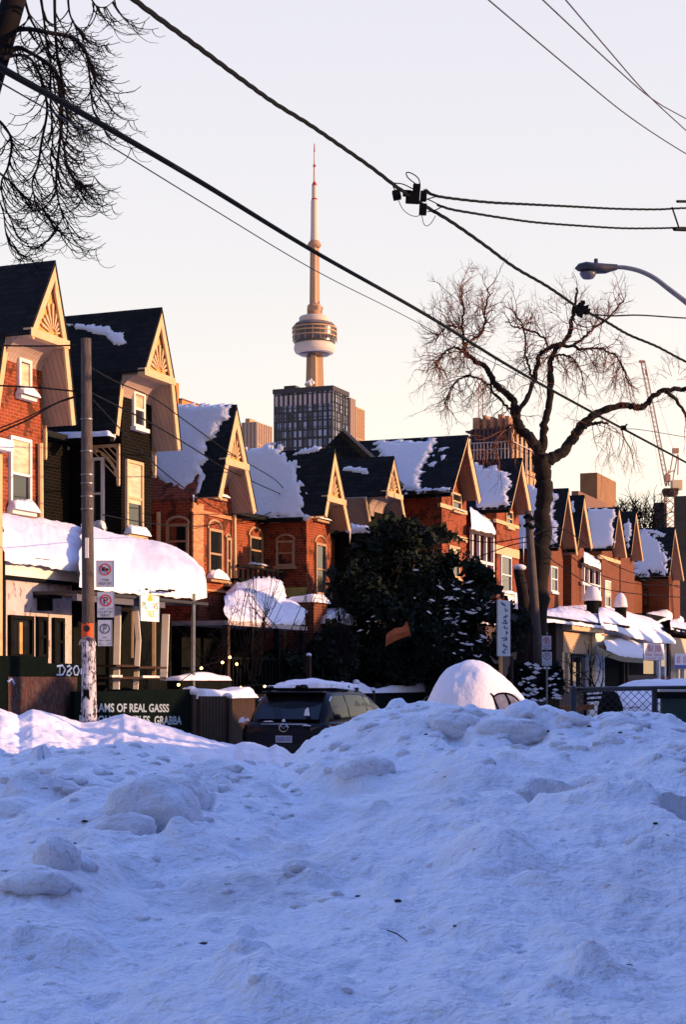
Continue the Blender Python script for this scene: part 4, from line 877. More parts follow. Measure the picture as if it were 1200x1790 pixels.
def chunk(c, r, seed, k=12, sq=(1, 1, .8), rough=.22):    # broken lump of packed snow, half sunk in the bank
    global nv
    th = np.linspace(.02, math.pi - .02, k)[:, None]; ph = np.linspace(0, 2 * math.pi, 2 * k + 1)[None, :]; phm = ph % (2 * math.pi - 1e-9)
    d = np.stack([np.sin(th) * np.cos(ph), np.sin(th) * np.sin(ph), np.cos(th) + 0 * ph], -1)
    dd = d.copy(); dd[:, -1] = dd[:, 0]
    n_ = fbm(dd[..., 0] * 1.3 + seed, dd[..., 1] * 1.3 + seed * .7, dd[..., 2] * 1.3, 4, .55)
    rr_ = r * (1 + rough * n_)
    V = c + dd * rr_[..., None] * np.array(sq)
    NV.append(V.reshape(-1, 3)); NF.append(gridfaces(k, 2 * k + 1) + nv); nv += V.shape[0] * V.shape[1]
for px_, py_, r_, sq_, up_ in ((268, 1438, .155, (1, 1, .88), .02), (308, 1405, .10, (1, 1, .9), .02), (216, 1462, .085, (1.2, 1, .8), .0), (322, 1372, .075, (1, 1, .8), .02), (352, 1392, .06, (1.1, 1, .85), .01), (95, 1505, .062, (1, 1, .95), .02), (60, 1548, .07, (1.3, 1, .6), 0), (66, 1322, .034, (1.1, 1, 1), .03), (28, 1420, .09, (1.3, 1, .6), 0), (795, 1280, .09, (1.4, 1, .7), 0), (900, 1290, .12, (1.6, 1, .6), 0), (935, 1282, .08, (1.4, 1, .6), .01), (640, 1345, .10, (1.2, 1, .6), 0), (1000, 1262, .06, (1.3, 1, .7), 0), (1090, 1270, .08, (1.5, 1, .6), 0), (520, 1522, .022, (1.2, 1, .8), .01)):
    b0_ = surf0(px_, py_); chunk(b0_ + np.array((0, r_ * .3, up_ * .5)), r_, px_ * .37, 30 if r_ > .09 else 18, sq_, .17)
rc = random.Random(5)
for i_ in range(350):
    if i_ < 260: px_ = rc.uniform(-60, 1260); py_ = float(c1(px_)) + 6 + 90 * rc.random() ** 1.6; r_ = rc.uniform(.008, .034)
    else: px_ = rc.uniform(-60, 1260); py_ = 1340 + 430 * rc.random(); r_ = rc.uniform(.004, .016) * (1.6 if rc.random() < .12 else 1)
    chunk(surf0(px_, py_) + np.array((0, 0, -.2 * r_)), r_, i_ * 1.7, 8, (rc.uniform(1, 1.7), 1, rc.uniform(.5, .9)), .3)
near = npmesh('snow_bank', np.concatenate(NV), np.concatenate(NF), SNOWB, loc=(0, 6, 0))
setp(near, 'near bank of ploughed snow filling the shaded foreground', 'snow bank', kind='structure')
def surf(px, py):
    """real surface point of the bank under a photo pixel (nearest sample)"""
    v = HY + (EYE - Hh[:520]) * F / Ys[:520]; j = int(np.argmin(np.abs(cols - px))); i = int(np.argmin(np.abs(v[:, j] - py)))
    return Vector((float(X[i, j]), float(Ys[i, j]), float(Hh[i, j])))
# dirt clods, twig and gravel
DIRT = M('road_grit', (.035, .03, .03), (.07, .055, .05), scale=30)
random.seed(11)
clods = [(148, 1436, .016), (696, 1577, .014), (626, 1566, .010), (355, 1650, .017), (1147, 1442, .012), (515, 1522, .018), (100, 1433, .008), (127, 1417, .009), (75, 1434, .007), (796, 1621, .008), (800, 1285, .03), (770, 1262, .02), (905, 1292, .03), (940, 1285, .025), (1030, 1268, .016), (130, 1473, .008), (345, 1410, .02), (1100, 1690, .012), (820, 1262, .014), (745, 1280, .014), (960, 1280, .016), (600, 1405, .007), (1120, 1272, .018), (1085, 1282, .013)]
CL = ['brown dirt clod left of the big snow boulder on the near bank', 'black dirt clod low on the bank directly above the fallen twig', 'dark green clod left of the black clod above the fallen twig', 'brown dirt clod alone on the lower left of the near bank', 'dark pebble below the footprint hollow at the right edge', 'dark clod in the middle of the near bank below the boulder', 'tiny clod left of the brown clod near the snow boulder', 'tiny clod just above and left of the brown clod by the boulder',
 'tiny clod farthest left on the near bank', 'small reddish clod to the right of the fallen twig', 'largest black clod high on the bank below the buried car', 'dark clod just under the crest left below the buried car', 'big dark clod under the crest right of the buried car', 'dark clod touching the big clod right of the buried car', 'small clod near the crest in front of the chain link fence', 'tiny clod below the brown clod by the snow boulder', 'flat dark clod in the hollow right of the snow boulder', 'small clod at the lower right of the near bank',
 'small clod directly below the round snow cap of the buried car', 'small clod at the left foot of the buried car snow cap', 'small clod under the crest left of the chain link fence post', 'tiny clod on the smooth slope below the dark car', 'dark clod high on the bank toward the green container', 'small clod left of the clod near the green container']
for i, (x, y, r) in enumerate(clods):
    c = surf(x, y); m = MB(); n = 9; vs = []
    for a in range(n):
        th = math.pi * (a + .5) / n
        for b in range(10):
            ph = 2 * math.pi * b / 10; rr = .62 * r * random.uniform(.6, 1.15); vs.append(c + Vector((rr * 1.3 * math.sin(th) * math.cos(ph), rr * math.sin(th) * math.sin(ph), rr * .55 * math.cos(th))))
    m.add(vs, [(a * 10 + b, a * 10 + (b + 1) % 10, (a + 1) * 10 + (b + 1) % 10, (a + 1) * 10 + b) for a in range(n - 1) for b in range(10)])
    o = m.build('dirt_clod', DIRT, loc=c)
    side = 'left' if x < 400 else ('middle' if x < 800 else 'right'); v = 'top crest' if y < 1300 else ('upper part' if y < 1450 else 'lower part')
    setp(o, CL[i], 'dirt clod', 'dirt clods on the near snow bank')
a, b = surf(678, 1628), surf(713, 1650)
m = MB(); m.tube([a + Z * .004, (a + b) / 2 + Z * .009, b + Z * .006], [.0016, .0018, .0012], 5); o = m.build('fallen_twig', DWOOD, loc=a); setp(o, 'thin straight brown twig lying on the near snow bank', 'twig')

# far bank at the left, in the sun
c2 = crest_fn([(-900, 1230), (-200, 1235), (0, 1243), (20, 1248), (33, 1254), (45, 1248), (57, 1243), (75, 1246), (100, 1252), (120, 1258), (140, 1264), (175, 1262), (195, 1256), (217, 1251), (240, 1257), (267, 1266), (300, 1274), (333, 1284), (383, 1300), (410, 1306), (425, 1300), (445, 1302), (470, 1310), (482, 1303), (500, 1312), (520, 1330), (560, 1352), (700, 1370)])
cols2 = np.linspace(-900, 700, 640); Y3 = np.concatenate([np.linspace(.52, 1.0, 150), np.linspace(1.005, 1.25, 40)]); Yb = 24.0
Yc2 = (Yb + np.interp(cols2, [-900, 0, 200, 520, 700], [-1, -1, .8, -1, -2])) ; Y2_ = Y3[:, None] * Yc2[None]
X2 = (cols2 - HX)[None] / F * Y2_; zc2 = EYE - (c2(cols2) - HY) * Yc2 / F
tt = np.clip((Y3[:, None] - .52) / .48, 0, 1); H2_ = zc2[None] * tt ** .8 * np.where(Y3[:, None] > 1, 1 - ((Y3[:, None] - 1) / .25), 1) + .02
e2 = np.clip(np.abs(1 - Y3[:, None]) / .06, .12, 1)
H2_ += (.16 * fbm(X2 * .8, Y2_ * .8, 2.2, 4) + .05 * fbm(X2 * 3, Y2_ * 3, 5.2, 3)) * e2 + .012 * fbm(X2 * 9, Y2_ * 5, 1.2, 3)
far = npmesh('snow_bank', np.stack([X2, Y2_, H2_], -1).reshape(-1, 3), gridfaces(*X2.shape), SNOWL, loc=(-4, 22, 0))
setp(far, 'sunlit farther snow bank at the left around the foot of the pole', 'snow bank', kind='structure')
for x in (350, 381):
    P = at(x, 1342 if x < 360 else 1338, 10.5); m = MB(); m.cbox(P, .045, .03, .012, Vector((1, .1, .12)).normalized(), Vector((0, 1, 0))); o = m.build('brick_fragment', BRICK2, loc=P)
    setp(o, ('left' if x < 360 else 'right') + ' one of two reddish scraps poking from the bank crest', 'debris', 'reddish scraps on the crest')

# ------------------------------------------------------------------ utility poles and wires
t = thing('utility_pole', 'weathered wooden utility pole covered in torn posters with three parking signs', 'utility pole', at(155, 1390, 25) * 1.0)
p0 = at(157, 1420, 25); p1 = at(150, 592, 25); d = p1 - p0
m = MB(); n = 40; rr = np.interp(np.linspace(0, 1, n), [0, .14, .3, 1], [.125, .118, .10, .078])
m.tube([p0 + d * (i / (n - 1)) for i in range(n)], list(rr), 14); m.build('pole', POLEM, t, smooth=True)
def pp(y, k=0): f = (1420 - y) / (1420 - 592); return p0 + d * f, float(np.interp(f, np.linspace(0, 1, n), rr)) + k
def wrap(y0, y1, k, a0, a1, mat, name, seed=0, ragged=.02):
    random.seed(seed); rows = []
    for j in range(9):
        c, r = pp(y0 + (y1 - y0) * j / 8, k); rows.append([c + Vector((math.sin(a) * r, -math.cos(a) * r, random.uniform(-ragged, ragged) if j in (0, 8) else 0)) for a in np.linspace(a0, a1, 12)])
    return MB().grid(rows).build(name, mat, t)
wrap(1120, 1300, .006, -1.7, 1.7, POSTER, 'torn_posters', 5, .03)
wrap(1262, 1300, .010, -1.2, 1.6, M('white_poster', (.62, .60, .62), (.7, .68, .7), scale=8, c3=(.3, .28, .3)), 'white_poster', 6)
wrap(1090, 1116, .010, -1.2, .9, M('orange_sticker', (.75, .11, .03)), 'orange_sticker', 8)
for y, s in ((1235, 1), (1205, -1), (1180, 1), (1222, .5)): wrap(y, y + 14, .012, s * .2 - .5, s * .2 + .4, WHITE if y != 1205 else BLACK, 'poster_scrap', int(y), .03)
for y, c in ((732, 0), (788, 0), (829, 0), (844, 0), (867, 0), (889, 0)):
    wrap(y, y + 2, .008, -1.5, 1.5, METAL, 'metal_band', y, .001)
c, r = pp(1099, .014); m = MB(); m.lathe(c + Vector((-.01, -r - .0, 0)) , [(.05, -.004), (.05, .004)], 16, Vector((0, 1, 0))); m.build('sticker_dot', INK, t)
# arched staple plate
c, r = pp(1128, .02); m = MB(); m.tube([c + Vector((.12 * math.cos(a), -r, .12 * math.sin(a))) for a in [math.pi * i / 14 for i in range(15)]], .014, 6); m.build('arched_cable_guard', METAL, t)
m = MB(); m.prism([c + Vector((x, -r - .02, z)) for x, z in ((-.02, -.1), (.03, -.1), (.015, .06), (-.01, .06))], Vector((0, .01, 0))); m.build('paper_scrap', WHITE, t)
m = MB(); m.prism([at(x, y, 24.86) for x, y in ((146, 1275), (164, 1275), (164, 1279), (158, 1279), (156, 1296), (152, 1296), (153, 1279), (146, 1279))], Vector((0, .01, 0))); m.build('red_letter', RED, t)
m = MB(); m.lathe(at(148, 1266, 24.86), [(.04, -.004), (.04, .004)], 12, Vector((0, 1, 0))); m.build('red_spot', RED, t)
m = MB(); fx = at(152, 958, 24.88); m.cbox(fx + Vector((.0, -.02, 0)), .05, .04, .3); m.build('pale_plate', WHITE, t)
SGN = M('sign_face', (.42, .45, .52), (.48, .50, .57), scale=6, rough=.5)
def plate(name, label, px0, px1, py0, py1, dd, kind, group):
    P = at(px0, py1, dd); a = Vector(((px1 - px0) * dd / F, 0, 0)); b = Z * ((py1 - py0) * dd / F)
    s_ = thing(name, label, 'sign', P, group); m = MB(); m.abox(P, a, Vector((0, .012, 0)), b); m.build('plate', SGN, s_, bevel=.004)
    y = Vector((0, -.003, 0))
    m = MB(); w_ = .006
    for q, e, f in ((P, a, Z * w_), (P + b - Z * w_, a, Z * w_), (P, Vector((w_, 0, 0)), b), (P + a - Vector((w_, 0, 0)), Vector((w_, 0, 0)), b)): m.abox(q + y * 1.0, e, -y * .5, f)
    m.build('border', INK, s_)
    cz = .66; R_ = a.x * .34; c = P + a * .5 + b * cz + y
    def ring(mt, r0, r1, nm):
        m = MB(); n = 28; vs = []
        for i in range(n): an = 2 * math.pi * i / n; vs += [c + Vector((math.cos(an) * r0, 0, math.sin(an) * r0)), c + Vector((math.cos(an) * r1, 0, math.sin(an) * r1))]
        m.add(vs, [(2 * i, 2 * i + 1, (2 * i + 3) % (2 * n), (2 * i + 2) % (2 * n)) for i in range(n)]); m.build(nm, mt, s_)
    def tx(s, u, v, du, dv, mt=INK): text(s, (P + a * u + b * v + y * 1.2, a * du, b * dv), mt, s_)
    if kind == 'vehicle':
        ring(RED, R_ * .8, R_, 'ring'); m = MB(); m.cbox(c + y * .2, R_ * 1.1, .001, R_ * .42); m.cbox(c + y * .2 + Vector((-R_ * .25, 0, R_ * .3)), R_ * .5, .001, R_ * .3)
        m.build('vehicle_symbol', INK, s_); m = MB(); m.tube([c + y + Vector((-R_ * .62, 0, R_ * .62)), c + y + Vector((R_ * .62, 0, -R_ * .62))], .008, 4); m.build('red_bar', RED, s_)
        tx('2 TONNE', .28, .22, .44, .09); tx('WEIGHT LIMIT', .14, .08, .72, .10)
    elif kind == 'nopark':
        ring(RED, R_ * .78, R_, 'ring'); tx('P', .38, cz - .13, .26, .26); m = MB(); m.tube([c + y * 2 + Vector((-R_ * .62, 0, R_ * .62)), c + y * 2 + Vector((R_ * .62, 0, -R_ * .62))], .008, 4); m.build('red_bar', RED, s_)
        tx('12AM - 7AM', .1, .31, .8, .07, BLU); tx('EXCEPT BY', .1, .17, .8, .10); tx('PERMIT', .22, .04, .56, .10)
    else:
        ring(INK, R_ * .82, R_, 'ring'); tx('P', .4, cz - .13, .22, .26); tx('1 hr', .38, .30, .26, .08); tx('8am - 6pm', .12, .18, .76, .08); tx('← →' if False else '<-  ->', .12, .06, .76, .08)
    return s_
plate('parking_sign', 'vehicle prohibition sign with a red ring, topmost on the left pole', 168, 199, 980, 1026, 24.75, 'vehicle', 'signs on the left pole')
plate('parking_sign', 'no parking except by permit sign, middle one on the left pole', 169, 200, 1034, 1080, 24.75, 'nopark', 'signs on the left pole')
plate('parking_sign', 'black ring parking permitted sign, lowest on the left pole', 170, 196, 1083, 1130, 24.75, 'park', 'signs on the left pole')
plate('parking_sign', 'far no parking sign with a red ring beside the big tree trunk', 948, 965, 1111, 1136, 46.5, 'nopark', 'signs by the big tree')
plate('parking_sign', 'far black ring parking sign, lower one beside the big tree trunk', 948, 966, 1139, 1164, 46.5, 'park', 'signs by the big tree')
m = MB(); m.tube([at(957, 1105, 46.6), at(957, 1250, 46.6)], .03, 6); setp(m.build('sign_post', METAL, loc=at(957, 1250, 46.6)), 'thin grey post holding two small parking signs by the tree', 'sign post')
m = MB(); m.tube([at(924, 893, 49), at(933, 1020, 49), at(940, 1120, 49), at(948, 1290, 49)], [.11, .13, .14, .16], 10)
t = thing('leaning_pole', 'dark wooden pole leaning left, in front of the big bare tree', 'utility pole', at(948, 1290, 49)); m.build('pole', POLEM, t, smooth=True)
m = MB()
for y in (900, 915): m.tube([at(917, y + 5, 48.9), at(925, y, 48.8), at(934, y + 8, 48.9)], .05, 6); 
m.build('wire_clamp', BLACK, t)

def catm(pts, n=14):
    out = []; P = [pts[0]] + list(pts) + [pts[-1]]
    for i in range(1, len(P) - 2):
        a, b, c, d_ = P[i - 1], P[i], P[i + 1], P[i + 2]
        for j in range(n):
            t = j / n; out.append(.5 * ((2 * b) + (c - a) * t + (2 * a - 5 * b + 4 * c - d_) * t * t + (3 * b - a - 3 * c + d_) * t ** 3))
    out.append(P[-2]); return out
def cable(name, label, pts, r, mat=CABLE, group=None, twist=False, parent=None, n=14):
    Pq = catm([at(x, y, dd) for x, y, dd in pts], n); m = MB()
    if twist:
        for ph in (0, 2.09, 4.19):
            L = 0; q = []
            for i, p in enumerate(Pq):
                if i: L += (p - Pq[i - 1]).length
                a = L * 9 + ph; q.append(p + Vector((0, math.cos(a), math.sin(a))) * r * .55)
            m.tube(q, r * .62, 6, cap=False)
    else: m.tube(Pq, r, 6)
    o = m.build(name, mat, parent, smooth=True, loc=None if parent else Pq[0])
    if not parent: setp(o, label, 'cable', group)
    return o
G = 'overhead cables'
t = thing('main_cable', 'thick twisted black cable from top left through two splice bundles', 'cable', at(200, -30, 9.5), G)
for seg in ([(-1500, -1300, 4.2), (-500, -620, 6.2), (40, -170, 8.2), (200, -35, 9.3), (235, 0, 9.6), (350, 85, 10.8), (420, 137, 11.6), (480, 180, 12.4), (540, 217, 13.1), (600, 258, 13.9), (650, 293, 14.5), (690, 324, 15.0)], [(690, 324, 15), (740, 358, 15.7), (790, 388, 16.4), (850, 430, 17.2), (900, 467, 18), (960, 502, 19), (1010, 537, 20)], [(1010, 537, 20), (1060, 562, 21), (1100, 585, 22), (1150, 606, 23), (1200, 632, 24), (1270, 662, 25.5)]):
    cable('cable_run', None, seg, .017, twist=True, parent=t, n=24)
t = thing('splice_bundle', 'cluster of black splice boxes and wire loops left of the street lamp', 'splice', at(725, 340, 15.4), 'splice bundles')
m = MB(); Q = lambda x, y, dd=15.4: at(x, y, dd); ax = Vector((.9, 0, -.35)).normalized(); az = Vector((.35, 0, .9)).normalized()
for x, y, w_, h_ in ((694, 341, .075, .085), (722, 345, .13, .11), (741, 343, .06, .09), (729, 328, .07, .06), (740, 366, .07, .10), (712, 338, .08, .05)):
    q = MB(); q.cbox(Q(x, y), w_, .07, h_, Vector((.97, 0, .2 if x < 700 else -.05)).normalized(), Vector((0, 1, 0)), Vector((-.2 if x < 700 else .05, 0, .97)).normalized()); q.build('splice_box', CABLE, t, bevel=.008)
for pts in ([(690, 320), (705, 322), (722, 330), (735, 335)], [(735, 325), (732, 312), (720, 303), (711, 302), (714, 311), (728, 322)], [(697, 350), (705, 366), (718, 376), (730, 378), (736, 374)], [(738, 376), (741, 390), (747, 395), (755, 389), (762, 377)], [(686, 322), (692, 334), (698, 340)], [(738, 345), (752, 350), (768, 358), (776, 362)], [(745, 330), (757, 340), (765, 344)], [(748, 348), (758, 345), (766, 343)], [(748, 370), (760, 368), (772, 362)]):
    q = MB(); q.tube(catm([Q(x, y, 15.3) for x, y in pts], 6), .0055 if len(pts) != 5 else .0035, 5); q.build('wire_loop', CABLE, t)
t = thing('splice_bundle', 'round black knot of cable splices in front of the tree crown below the lamp', 'splice', at(1015, 540, 20), 'splice bundles')
random.seed(5)
for x, y, r in ((1008, 540, .06), (1016, 534, .055), (1022, 541, .06), (1014, 548, .05), (1028, 545, .04), (1004, 547, .03), (1020, 529, .03)):
    q = MB(); q.cbox(at(x, y, 20), r * 1.7, .08, r * 1.5, Vector((.9, 0, random.uniform(-.5, .5))).normalized(), Vector((0, 1, 0)), Vector((random.uniform(-.3, .3), 0, .95)).normalized()); q.build('splice_box', CABLE, t, bevel=.012)
q = MB(); q.tube(catm([at(x, y, 20) for x, y in ((1002, 556), (1008, 566), (1025, 572), (1045, 568), (1062, 556))], 6), .006, 5); q.build('wire_loop', CABLE, t)
cable('branch_cable', 'upper of two black cables running right from the splice boxes', [(742, 333, 15.4), (762, 342, 15.6), (800, 348, 16.2), (860, 354, 17), (920, 357, 18), (1000, 361, 19.5), (1080, 365, 21), (1150, 366, 22), (1192, 364, 23), (1300, 360, 25)], .013, group=G, twist=True, n=20)
cable('branch_cable', 'lower of two black cables running right from the splice boxes', [(765, 358, 15.6), (790, 366, 16), (830, 373, 16.6), (880, 381, 17.4), (940, 389, 18.4), (1020, 395, 19.8), (1090, 399, 21), (1150, 399, 22), (1192, 398, 23), (1300, 396, 25)], .012, group=G, twist=True, n=20)
cable('branch_cable', 'short black cable running right from the round splice knot', [(1020, 548, 20), (1070, 552, 20.6), (1120, 551, 21.5), (1200, 556, 23), (1300, 560, 25)], .010, group=G)
cable('straight_cable', 'thick straight black cable crossing the picture from upper left to lower right', [(-1200, -640, 3.0), (-500, -210, 4.4), (-60, 75, 6.2), (0, 118, 6.6), (150, 202, 7.8), (350, 318, 9.6), (550, 440, 12), (750, 553, 15), (940, 668, 18.5), (1200, 808, 25), (1300, 860, 28)], .0155, group=G)
cable('thin_wire', 'thin wire hanging just below the straight black cable', [(-1200, -600, 3.0), (-500, -175, 4.4), (-60, 108, 6.2), (0, 144, 6.6), (180, 248, 8), (350, 352, 9.6), (550, 472, 12), (700, 548, 14.4), (850, 627, 17), (940, 672, 18.5)], .0035, mat=THINC, group=G)
for i, (lb, pts) in enumerate((('lowest of three thin wires in the upper right corner', [(200, -620, 9), (560, -270, 11.5), (830, -22, 14), (855, 0, 14.2), (1000, 122, 16), (1100, 203, 18), (1196, 266, 20), (1300, 325, 23)]), ('middle thin wire of three in the upper right corner', [(300, -640, 9), (660, -290, 11.5), (925, -25, 14), (950, 0, 14.2), (1070, 112, 16), (1140, 172, 18), (1196, 205, 20), (1300, 260, 23)]), ('steepest thin wire of three in the upper right corner', [(460, -660, 9), (760, -300, 11.5), (968, -25, 14), (990, 0, 14.2), (1060, 82, 16), (1130, 162, 18), (1196, 224, 20), (1300, 318, 23)]))):
    cable('thin_wire', lb, pts, .0065, mat=THINC, group=G)
for lb, pts, r in (('topmost thin service wire in front of the first house', [(-40, 604, 24), (0, 604, 24.2), (70, 605, 24.6), (145, 603, 25)], .012), ('service wire crossing the first house below its small window', [(-40, 672, 24), (0, 674, 24), (70, 678, 24.5), (130, 684, 25), (148, 687, 25)], .013),
        ('upper of two sagging wires over the first house window', [(-40, 775, 24), (0, 755, 24), (50, 733, 24.3), (100, 704, 24.8), (148, 688, 25)], .014), ('lower of two sagging wires over the first house window', [(-40, 762, 24), (0, 748, 24), (50, 728, 24.3), (95, 706, 24.8), (148, 690, 25)], .01),
        ('wire from the left pole down across the dark house', [(154, 640, 25), (205, 668, 28), (268, 696, 32), (330, 740, 36), (400, 790, 42), (480, 838, 48), (506, 868, 50)], .012), ('second wire from the left pole down to the brick house', [(154, 684, 25), (210, 712, 28), (268, 742, 31), (340, 785, 36), (400, 822, 42), (500, 868, 50), (506, 872, 50)], .014),
        ('third wire from the left pole sagging over the arched windows', [(154, 690, 25), (220, 760, 30), (280, 820, 34), (340, 865, 38), (400, 900, 44), (450, 905, 48), (510, 875, 50)], .012), ('lowest sagging wire over the arched windows', [(180, 900, 25.5), (260, 914, 32), (340, 920, 38), (420, 910, 46), (560, 900, 52)], .010),
        ('upper distant wire from the leaning pole to the right', [(800, 940, 49), (860, 948, 49), (925, 938, 49), (985, 925, 52), (1080, 990, 60), (1200, 1030, 70)], .016), ('lower distant wire from the leaning pole to the right', [(740, 1000, 48), (830, 975, 48.6), (927, 948, 49), (975, 985, 52), (1060, 1030, 58), (1200, 1045, 70)], .016), ('distant slack wire in front of the right hand houses', [(927, 905, 49), (985, 960, 51), (1040, 1000, 56), (1110, 1020, 62), (1200, 1024, 70)], .014)):
    cable('service_wire', lb, pts, r, group='service wires along the house row')
m = MB(); q = at(1091, 748, 21.8); m.cbox(q, .07, .05, .06); m.tube([q, q + Vector((.05, 0, .05))], .012, 5); setp(m.build('cable_clamp', CABLE, loc=q), 'small black clamp on the straight cable above the hanging twigs', 'clamp')
cable('thin_wire', 'faint thin wire running right from the small clamp', [(1091, 750, 21.8), (1120, 751, 22.3), (1200, 764, 24), (1300, 780, 26)], .005, mat=THINC, group=G)
# street lamp
t = thing('street_lamp', 'grey cobra head street lamp on a curved arm reaching in from the right', 'street lamp', at(1290, 1420, 22))
prof = [(1006, 0, 0), (1009, .4, .5), (1020, .8, .8), (1038, 1, 1), (1055, .9, .9), (1070, .55, .55), (1079, .45, .42), (1080, .4, .4)]
def lp(x): return np.interp(x, [1006, 1012, 1025, 1040, 1060, 1072, 1080], [468, 461, 458, 460, 461, 461.5, 462]), np.interp(x, [1006, 1012, 1025, 1040, 1060, 1072, 1080], [470, 474, 476, 478, 478, 474, 472])
rows = []
for x in (1006, 1008, 1012, 1018, 1025, 1033, 1040, 1050, 1060, 1068, 1076, 1080):
    a, b = lp(x); wd = float(np.interp(x, [1006, 1012, 1025, 1045, 1065, 1080], [.01, .07, .12, .13, .07, .04])); c = at(x, (a + b) / 2, 22); hh = (b - a) / 2 * 22 / F
    rows.append([c + Vector((0, math.cos(u) * wd, math.sin(u) * hh)) for u in [2 * math.pi * i / 16 for i in range(17)]])
LAMPM = M('lamp_grey', (.03, .03, .045), (.045, .045, .065), scale=20, rough=.5)
MB().grid(rows).build('housing', LAMPM, t, smooth=True)
c = at(1029, 477, 22); m = MB(); m.lathe(c, [(.005, -.085), (.07, -.075), (.10, -.04), (.115, 0)], 18); m.build('glass_bowl', M('frosted_bowl', (.10, .10, .14), rough=.3), t, smooth=True)
m = MB(); c = at(1043, 459, 22); m.lathe(c, [(.028, 0), (.03, .03), (.024, .05)], 10); m.build('photocell', LAMPM, t)
m = MB(); m.tube(catm([at(x, y, 22) for x, y in ((1076, 467), (1095, 468), (1120, 474), (1145, 486), (1170, 505), (1200, 528), (1240, 562), (1290, 610))], 8), [.028 + .00018 * i for i in range(57)], 10); m.build('arm', METAL, t, smooth=True)
m = MB(); m.tube([at(1290, 1420, 22), at(1290, 300, 22)], [.15, .1], 12); m.build('pole', METAL, t, smooth=True)
t = thing('utility_pole', 'wooden pole with cross cables just beyond the right edge', 'utility pole', at(1240, 1400, 24)); m = MB(); m.tube([at(1240, 1400, 24), at(1230, 150, 24)], [.16, .12], 12); m.build('pole', POLEM, t)
m = MB(); m.tube([at(1176, 362, 22.6), at(1188, 398, 22.6)], .012, 5); m.tube([at(1185, 352, 22.6), at(1210, 352, 23)], .02, 5); m.tube([at(1180, 400, 22.6), at(1230, 402, 23.6)], .03, 5); m.build('bracket', CABLE, t)
# ------------------------------------------------------------------ bare trees
class Tubes:
    """many thin tapered tubes gathered into one mesh"""
    def __init__(self): self.mb = MB()
    def add(self, pts, r0, r1, n=4):
        k = len(pts); self.mb.tube(pts, [r0 + (r1 - r0) * i / (k - 1) for i in range(k)], n, cap=False)
def rnd(s=1.0): return Vector((random.gauss(0, s), random.gauss(0, s), random.gauss(0, s)))
def twig(T, p, d, L, r, lvl, grav=0.0, spread=.7, kids=(3, 5), seg=5, up=0.0, wig=.22):
    pts = [p]; q = p.copy(); dd = d.normalized()
    for i in range(seg):
        dd = (dd + rnd(wig) + Vector((0, 0, -grav + up * i / seg))).normalized(); q = q + dd * (L / seg); pts.append(q)
    T.add(pts, r, r * .45, 4 if r > .012 else 3)
    if lvl <= 0: return
    for k in range(random.randint(*kids)):
        f = random.uniform(.2, 1.0); i = min(seg - 1, int(f * seg)); b = pts[i].lerp(pts[i + 1], f * seg - i)
        dr = (pts[i + 1] - pts[i]).normalized(); nd = (dr + rnd(spread)).normalized()
        twig(T, b, nd, L * random.uniform(.45, .75), max(r * .55, .004), lvl - 1, grav, spread, kids, seg, up, wig)
random.seed(21)
t = thing('bare_tree', 'big bare tree with a forked dark trunk and reddish twigs at the right', 'tree', at(945, 1290, 52))
D0 = 52
def limb(pts, seed_d=0):
    out = []
    for i, (x, y, r) in enumerate(pts): out.append((at(x, y, D0 + seed_d * i), r * D0 / F))
    P = [p + rnd(.022) if 0 < i_ else p for i_, p in enumerate(catm([q[0] for q in out], 6))]; rr = []
    for a, b in zip(out, out[1:]): rr += [a[1] + (b[1] - a[1]) * j / 6 for j in range(6)]
    rr.append(out[-1][1]); rr = [x * random.uniform(.88, 1.16) for x in rr]; return P, rr
trunk = [limb([(943, 1290, 22), (941, 1200, 18), (941, 1100, 17), (944, 1000, 17), (949, 940, 16), (949, 899, 14), (953, 857, 14), (949, 822, 14), (945, 795, 15)])]
